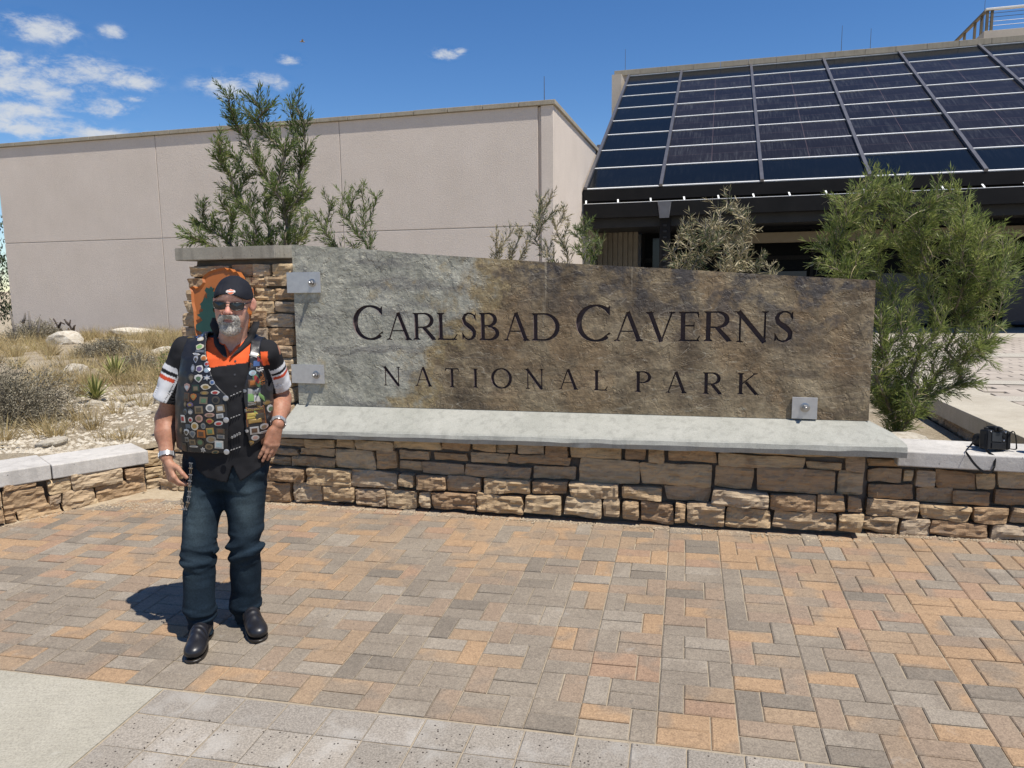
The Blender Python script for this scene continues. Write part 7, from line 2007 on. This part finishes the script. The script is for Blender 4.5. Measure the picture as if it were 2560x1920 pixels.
    P3 = [(415,440,85,80,'d','lbl','sil'),(425,590,105,115,'r','brn','org'),(600,745,95,200,'d','grn','red'),(575,905,70,80,'d','brz','gld'),(650,950,95,105,'r','dgn','lgn'),(600,1010,50,125,'d','wht','grn'),(615,1100,60,80,'d','gld','dbz'),(450,1295,105,120,'r','sil','brn'),(548,1255,70,90,'d','sil','brz'),(617,1265,65,85,'r','lgn','yel'),(455,1405,90,85,'d','sil','pnk'),(540,1345,85,38,'d','sil','pwt'),(395,1478,95,78,'s','gld','brz')]
    SHX = np.array([-.009, 0, 0])
    PXS = 3.36/1836.15
    def pxl(fx, fy, Y=3.36):                    # picture measurement -> local x,z on a plane through the vest front
        dx, dyv = (fx-1280)/1836.15, (fy-960)/1836.15
        d = rt2*dx + dn2*dyv + fw; t = Y/d.y; p = CAM_POS + d*t
        return np.array([p.x-BX, Y-BY, p.z-BZ])
    for (ox, oy, s, L) in ((430,800,.09644,P1),(430,950,.11453,P2),(560,860,.16886,P3)):
        for (px, py, w, h, kd, c1, c2) in L:
            c = pxl(ox+px*s, oy+py*s) + (SHX if ox == 560 else 0); w_, h_ = w*s*PXS, h*s*PXS
            a = R(rp.uniform(-7,7)); ax = np.array([math.cos(a),0,math.sin(a)]); az = np.array([-math.sin(a),0,math.cos(a)])
            o = decal(vest, tree_v, shape(kd, w_, h_), c, ax, az, PM[c1], .0028, 'enamel_pin')
            # raised centre of a second colour
            V2 = shape(kd if kd != 'b' else 'd', w_*.62, h_*.58)
            me2 = decal(vest, tree_v, V2, c + az*h_*rp.uniform(-.06,.06), ax, az, PM[c2], .0038, 'tmp_pin')
            n0 = len(o.data.vertices); bm = bmesh.new(); bm.from_mesh(o.data); nf = len(bm.faces); bm.from_mesh(me2.data); bm.faces.ensure_lookup_table()
            for k in range(nf, len(bm.faces)): bm.faces[k].material_index = 1
            bm.to_mesh(o.data); bm.free(); o.data.materials.append(PM[c2]); old = me2.data; bpy.data.objects.remove(me2); bpy.data.meshes.remove(old)
    # patches with writing on the right panel
    def patch(px, py, w, h, layers, name, tilt=0):
        c = pxl(560+px*.16886, 860+py*.16886) + SHX*1.4; w_, h_ = w*.16886*PXS*.92, h*.16886*PXS
        a = R(tilt); ax = np.array([math.cos(a),0,math.sin(a)]); az = np.array([-math.sin(a),0,math.cos(a)])
        base = None; l = .0014
        for (x0, z0, x1, z1, m) in layers:
            o = decal(vest, tree_v, [(w_*x0,h_*z0),(w_*x1,h_*z0),(w_*x1,h_*z1),(w_*x0,h_*z1)], c, ax, az, PM[m], l, name if base is None else 'tmp'); l += .0006
            if base is None: base = o; bm = bmesh.new(); bm.from_mesh(o.data); continue
            nf = len(bm.faces); bm.from_mesh(o.data); bm.faces.ensure_lookup_table(); base.data.materials.append(PM[m]); k = len(base.data.materials)-1
            for i in range(nf, len(bm.faces)): bm.faces[i].material_index = k
            old = o.data; bpy.data.objects.remove(o); bpy.data.meshes.remove(old)
        bm.to_mesh(base.data); bm.free()
        return base, c, ax, az, w_, h_, l
    def ptext(pt, s, dz, size, m):
        base, c, ax, az, w_, h_, l = pt; text(vest, s, c + az*dz*h_, ax, az, size*h_, PM[m], 'patch_lettering', tree_v, l+.0018)
    q = patch(540,345,255,180,[(-.5,-.5,.5,.5,'blk'),(-.48,.0,-.18,.45,'blu'),(-.15,.08,.25,.48,'wht'),(.22,.2,.45,.42,'gld'),(.24,-.4,.48,.1,'red'),(-.3,-.12,.22,.12,'gry')],'eagle_patch'); ptext(q, 'USA', -.26, .46, 'wht')
    q = patch(590,545,205,160,[(-.5,-.5,.5,.5,'org'),(-.48,-.47,.48,.47,'blk')],'script_patch',3); ptext(q, 'Road', .17, .40, 'org'); ptext(q, 'Capt', -.22, .40, 'org')
    q = patch(455,800,165,285,[(-.5,-.5,.5,.5,'slt'),(-.46,-.26,.46,.46,'gry'),(-.46,-.2,.0,.2,'lgn'),(.02,-.24,.4,.08,'wht'),(-.1,.15,.4,.4,'pwt'),(-.46,-.47,.46,-.25,'dbz')],'landscape_patch',-2); ptext(q, 'GLACIER', -.36, .115, 'wht')
    q = patch(470,1085,225,300,[(-.5,-.5,.5,.5,'org'),(-.47,-.47,.47,.47,'brn'),(-.47,.2,.47,.47,'brn'),(-.44,.02,.1,.2,'yel'),(-.47,-.1,.0,.0,'yel'),(.05,-.2,.44,.12,'dbz'),(-.4,-.34,.3,-.12,'gld')],'landscape_patch'); ptext(q, 'BADLANDS', .36, .125, 'yel')
    # snaps and chain clasps
    for px, py in ((300,697),(315,987),(330,1290)):
        decal(vest, tree_v, circ(.0078,12), pxl(560+px*.16886, 860+py*.16886), EX, EZ, PM['sil'] if py > 1200 else PM['pwt'], .004, 'snap')
    for (x0, y0, x1, y1) in ((60,790,245,705),(75,1105,240,1045),(85,1400,240,1320),(60,1585,235,1530)):
        a, b = pxl(560+x0*.16886, 860+y0*.16886), pxl(560+x1*.16886, 860+y1*.16886)
        for q_ in (a, b):
            h = tree_v.ray_cast(Vector(q_ - np.array([0,.4,0])), Vector((0,1,0)))
            if h[0] is None: h = tree_s.ray_cast(Vector(q_ - np.array([0,.4,0])), Vector((0,1,0)))
            if h[0] is not None: q_[1] = h[0].y - .008
        mb = MB(); mb.lathe([(.0125,0),(.0135,.002),(.0125,.004),(.009,.0055),(0,.006)], 16, Matrix.Translation(a) @ Matrix.Rotation(R(90),4,'X'))
        cl = mb.obj('vest_clasp', PM['sil'], vest)
        d = (b-a); n_l = 4
        for k in range(n_l):
            m = a + d*(.30 + .62*k/(n_l-1))
            ys = [h[0].y for h in (t_.ray_cast(Vector((m[0], -.6, m[2])), Vector((0,1,0))) for t_ in (tree_v, tree_s)) if h[0] is not None]
            m[1] = min(ys + [m[1]]) - .007; ax = d/np.linalg.norm(d); up = np.array([-ax[2],0,ax[0]])
            mb = MB(); ring = [m + ax*.0058*math.cos(t) + up*(.0062 if k % 2 else .0045)*math.sin(t) for t in np.linspace(0, 2*math.pi, 11)]
            mb.tube(ring, .0015, 5, False); mb.tube([m - up*.0065, m + up*.0065], .0017, 5)
            mb.obj('clasp_link', PM['sil'], vest)
    # ---- bracelets and ring
    M_TQ = NT('turquoise').done((.30,.52,.50), .3, None, .5)
    def bracelet(c, f, r_, stone):
        f = np.array(f, float); f /= np.linalg.norm(f); a = np.cross(f, [0,1.,0]); a /= np.linalg.norm(a); b = np.cross(f, a)
        mb = MB(); N = 20
        for i in range(N):
            t = 2*math.pi*i/N; o = c + a*r_*math.cos(t) + b*r_*math.sin(t)*1.02; rad = (a*math.cos(t)+b*math.sin(t)); tg = -a*math.sin(t)+b*math.cos(t)
            m = Matrix(((tg[0],f[0],rad[0],o[0]),(tg[1],f[1],rad[1],o[1]),(tg[2],f[2],rad[2],o[2]),(0,0,0,1)))
            w = .0052; hgt = .0105 if i % 3 else .0125; mb.box(-w,-hgt,-.002,w,hgt,.0035 if i % 2 else .0048, m, .0012)
        br_ = mb.obj('bracelet', PM['sil'], pe)
        for ang_ in (stone,):
            o = c + (a*math.cos(ang_)+b*math.sin(ang_))*(r_+.004); rad = a*math.cos(ang_)+b*math.sin(ang_); tg = -a*math.sin(ang_)+b*math.cos(ang_)
            m = Matrix(((tg[0],f[0],rad[0],o[0]),(tg[1],f[1],rad[1],o[1]),(tg[2],f[2],rad[2],o[2]),(0,0,0,1)))
            MB().lathe([(.0085,0),(.008,.003),(.005,.0055),(0,.0062)], 14, m).obj('stone', M_TQ, br_, True)
        return a, b
    dA = Awr-Ael; dA /= np.linalg.norm(dA); dB = Bwr-Bel; dB /= np.linalg.norm(dB)
    bracelet(Awr - dA*.012, dA, .0325, 4.4); bracelet(Bwr - dB*.012, dB, .0325, 3.9)
    # ---- wallet chain
    cz = lambda x, y, Y=3.372: pxl(370+x*.12056, 1100+y*.12056, Y)
    pts = [cz(890,480),cz(885,590),cz(880,720),cz(870,850),cz(862,960),cz(858,1070),cz(845,1180),cz(825,1300),cz(790,1420),cz(735,1440),cz(705,1330),cz(695,1210)]
    ch = None
    mb = MB()
    for i in range(len(pts)-1):
        a, b = pts[i], pts[i+1]; d = b-a; L = np.linalg.norm(d); ax = d/L; up = np.cross(ax, [0,1.,0]); up /= np.linalg.norm(up)
        ch_o = MB(); ring = [(a+b)/2 + ax*L*.45*math.cos(t) + up*.0042*math.sin(t) for t in np.linspace(0, 2*math.pi, 13)]
        ch_o.tube(ring, .0017, 5, False)
        ch_o.tube([a - up*.0062, a + up*.0062], .0024, 6)
        ch_o.lathe([(.0,-.0035),(.003,-.002),(.0035,0),(.003,.002),(0,.0035)], 8, Matrix.Translation(a + up*.0065)); ch_o.lathe([(.0,-.0035),(.003,-.002),(.0035,0),(.003,.002),(0,.0035)], 8, Matrix.Translation(a - up*.0065))
        if ch is None: ch = empty('wallet_chain'); ch.parent = pe
        ch_o.obj('chain_link', PM['brz' if i % 3 == 1 else 'pwt'], ch)
person()

# ------------------------------------------------------------------ camera and lens left on the bench wall, bird
def bench_things():
    M_BLK = simple('black_rubber', (.008,.008,.0085), (.012,.012,.0125), 30, .6, .3, 220, .001, .2, 0, 0)
    M_BODY = simple('black_shell', (.009,.009,.010), (.013,.013,.014), 30, .45, .15, 220, .001, .3, 0, 0)
    M_SCR = NT('screen_glass').done((.022,.024,.028), .3, None, .4)
    M_CHR = simple('bright_metal', (.6,.6,.6), (.7,.7,.7), 30, .25, 0, 60, .001, .5, .9, 0)
    e = empty('photo_camera', (2.895, 4.33, .748), R(14), 'black camera lying on the bench wall with its strap hanging over the edge', 'camera')
    tl = Matrix.Diagonal((1,1,1.14,1)) @ Matrix.Rotation(R(6), 4, 'Y') @ Matrix.Rotation(R(-8), 4, 'X')
    def part(mb, name, m, par=e, sm=False): mb.v = [tuple(tl @ Vector(p)) for p in mb.v]; return mb.obj(name, m, par, sm)
    body = part(MB().box(-.074, -.030, .004, .072, .032, .108, ch=.009).box(-.030, -.038, .098, .022, .034, .128, ch=.010), 'body', M_BODY)
    part(MB().box(.070, -.036, .006, .098, .040, .104, ch=.012), 'grip', M_BLK)
    part(MB().box(-.046, -.0345, .046, .028, -.0295, .094, ch=.002), 'screen', M_SCR)
    part(MB().box(-.048, -.036, .008, .060, -.029, .040, ch=.003), 'battery_door', M_BODY)
    part(MB().box(-.018, -.052, .100, .014, -.036, .124, ch=.006), 'eyepiece', M_BLK)
    part(MB().box(-.009, -.0535, .107, .005, -.0515, .118, ch=.001), 'eyepiece_glass', M_SCR)
    for x, z, r_ in ((.045,.076,.0095), (.045,.054,.005), (.056,.098,.005), (-.055,.098,.004)):
        part(MB().lathe([(r_,0),(r_,.004),(r_*.6,.005),(0,.005)], 14, Matrix.Translation((x,-.030,z)) @ Matrix.Rotation(R(90),4,'X')), 'button', M_CHR if r_ < .006 else M_BLK)
    for x in (.050, -.052):
        part(MB().lathe([(.013,0),(.013,.010),(.011,.012),(0,.012)], 18, Matrix.Translation((x,.004,.107))), 'dial', M_BODY)
    part(MB().lathe([(.036,0),(.038,.01),(.038,.035),(.035,.04),(.037,.075),(.034,.085),(.030,.088),(0,.080)], 26, Matrix.Translation((-.004,.030,.050)) @ Matrix.Rotation(R(-90),4,'X')), 'lens_barrel', M_BLK, e, True)
    # strap: a flat band from the left lug over the edge and back, and a loop at the right
    def band(pts, w, name, side_):
        P = [Vector(p) for p in pts]; Q = []
        n = 40
        for i in range(n+1):                         # Catmull-Rom
            t = i/n*(len(P)-1); k = min(int(t), len(P)-2); s = t-k
            p0, p1, p2, p3 = P[max(0,k-1)], P[k], P[k+1], P[min(len(P)-1,k+2)]
            Q.append(.5*((2*p1)+(p2-p0)*s+(2*p0-5*p1+4*p2-p3)*s*s+(3*p1-p0-3*p2+p3)*s**3))
        V, F = [], []
        for i, q in enumerate(Q):
            d = (Q[min(n,i+1)]-Q[max(0,i-1)]).normalized(); sd = Vector(side_); sd = (sd - d*sd.dot(d)).normalized(); nn = d.cross(sd)
            for a, b in ((-.5,-1),(.5,-1),(.5,1),(-.5,1)): V.append(q + sd*a*w + nn*b*.0011)
        for i in range(n):
            for j in range(4): F.append((i*4+j, i*4+(j+1) % 4, (i+1)*4+(j+1) % 4, (i+1)*4+j))
        F += [(0,3,2,1), (4*n,4*n+1,4*n+2,4*n+3)]
        o = link(name, mk_mesh(name, V, F, M_BLK), e); o.matrix_world = Matrix.Identity(4)
        o.matrix_parent_inverse = (Matrix.Translation(e.location) @ Matrix.Rotation(R(14),4,'Z')).inverted()
    band([(2.826,4.30,.855),(2.815,4.285,.80),(2.818,4.262,.757),(2.836,4.226,.735),(2.832,4.212,.69),(2.822,4.208,.655),(2.79,4.206,.640),(2.75,4.207,.660),(2.71,4.212,.70),(2.684,4.226,.742),(2.694,4.27,.757),(2.73,4.32,.757),(2.78,4.36,.775),(2.82,4.355,.83)], .013, 'strap', (.3,.1,1))
    band([(2.985,4.32,.855),(3.012,4.33,.862),(3.026,4.33,.83),(3.028,4.32,.78),(3.018,4.31,.757),(2.99,4.34,.756)], .011, 'strap_loop', (.1,1,.1))
    l = empty('camera_lens', (3.115, 4.27, .741), 0, 'black camera lens standing on the bench wall at the right picture edge', 'lens')
    MB().lathe([(.042,0),(.047,.002),(.047,.018),(.045,.020),(.045,.045),(.048,.047),(.048,.075),(.043,.079),(.041,.105),(.043,.107),(.043,.122),(.039,.124),(.039,.116),(0,.114)], 30).obj('barrel', M_BLK, l, True)
    MB().lathe([(.0485,.050),(.0492,.051),(.0492,.071),(.0485,.072)], 30).obj('focus_ring', M_BODY, l, False)
bench_things()
def bird():
    e = empty('bird', (-6.9, 26.0, 9.9), .4, 'tiny bird gliding in the blue sky', 'bird')
    M_BI = simple('bird_brown', (.26,.21,.17), (.34,.28,.22), 9, .8, 0, rnd=0)
    mb = MB().tube([(-.14,0,0),(-.08,0,.012),(0,0,.015),(.09,0,.01),(.15,0,.005)], [.008,.03,.04,.03,.01], 8)
    mb.obj('body', M_BI, e, True)
    e.scale = (.6, .6, .6)
    for s in (-1, 1):
        MB().add([(.05,s*.03,.02),(-.05,s*.03,.02),(-.06,s*.16,.06),(.04,s*.17,.07),(-.03,s*.32,.05),(.05,s*.03,.012),(-.05,s*.03,.012),(-.06,s*.16,.052),(.04,s*.17,.062)], [(0,1,2,3),(3,2,4),(5,8,7,6),(8,4,7),(0,3,8,5),(1,6,7,2)]).obj('wing', M_BI, e)
bird()
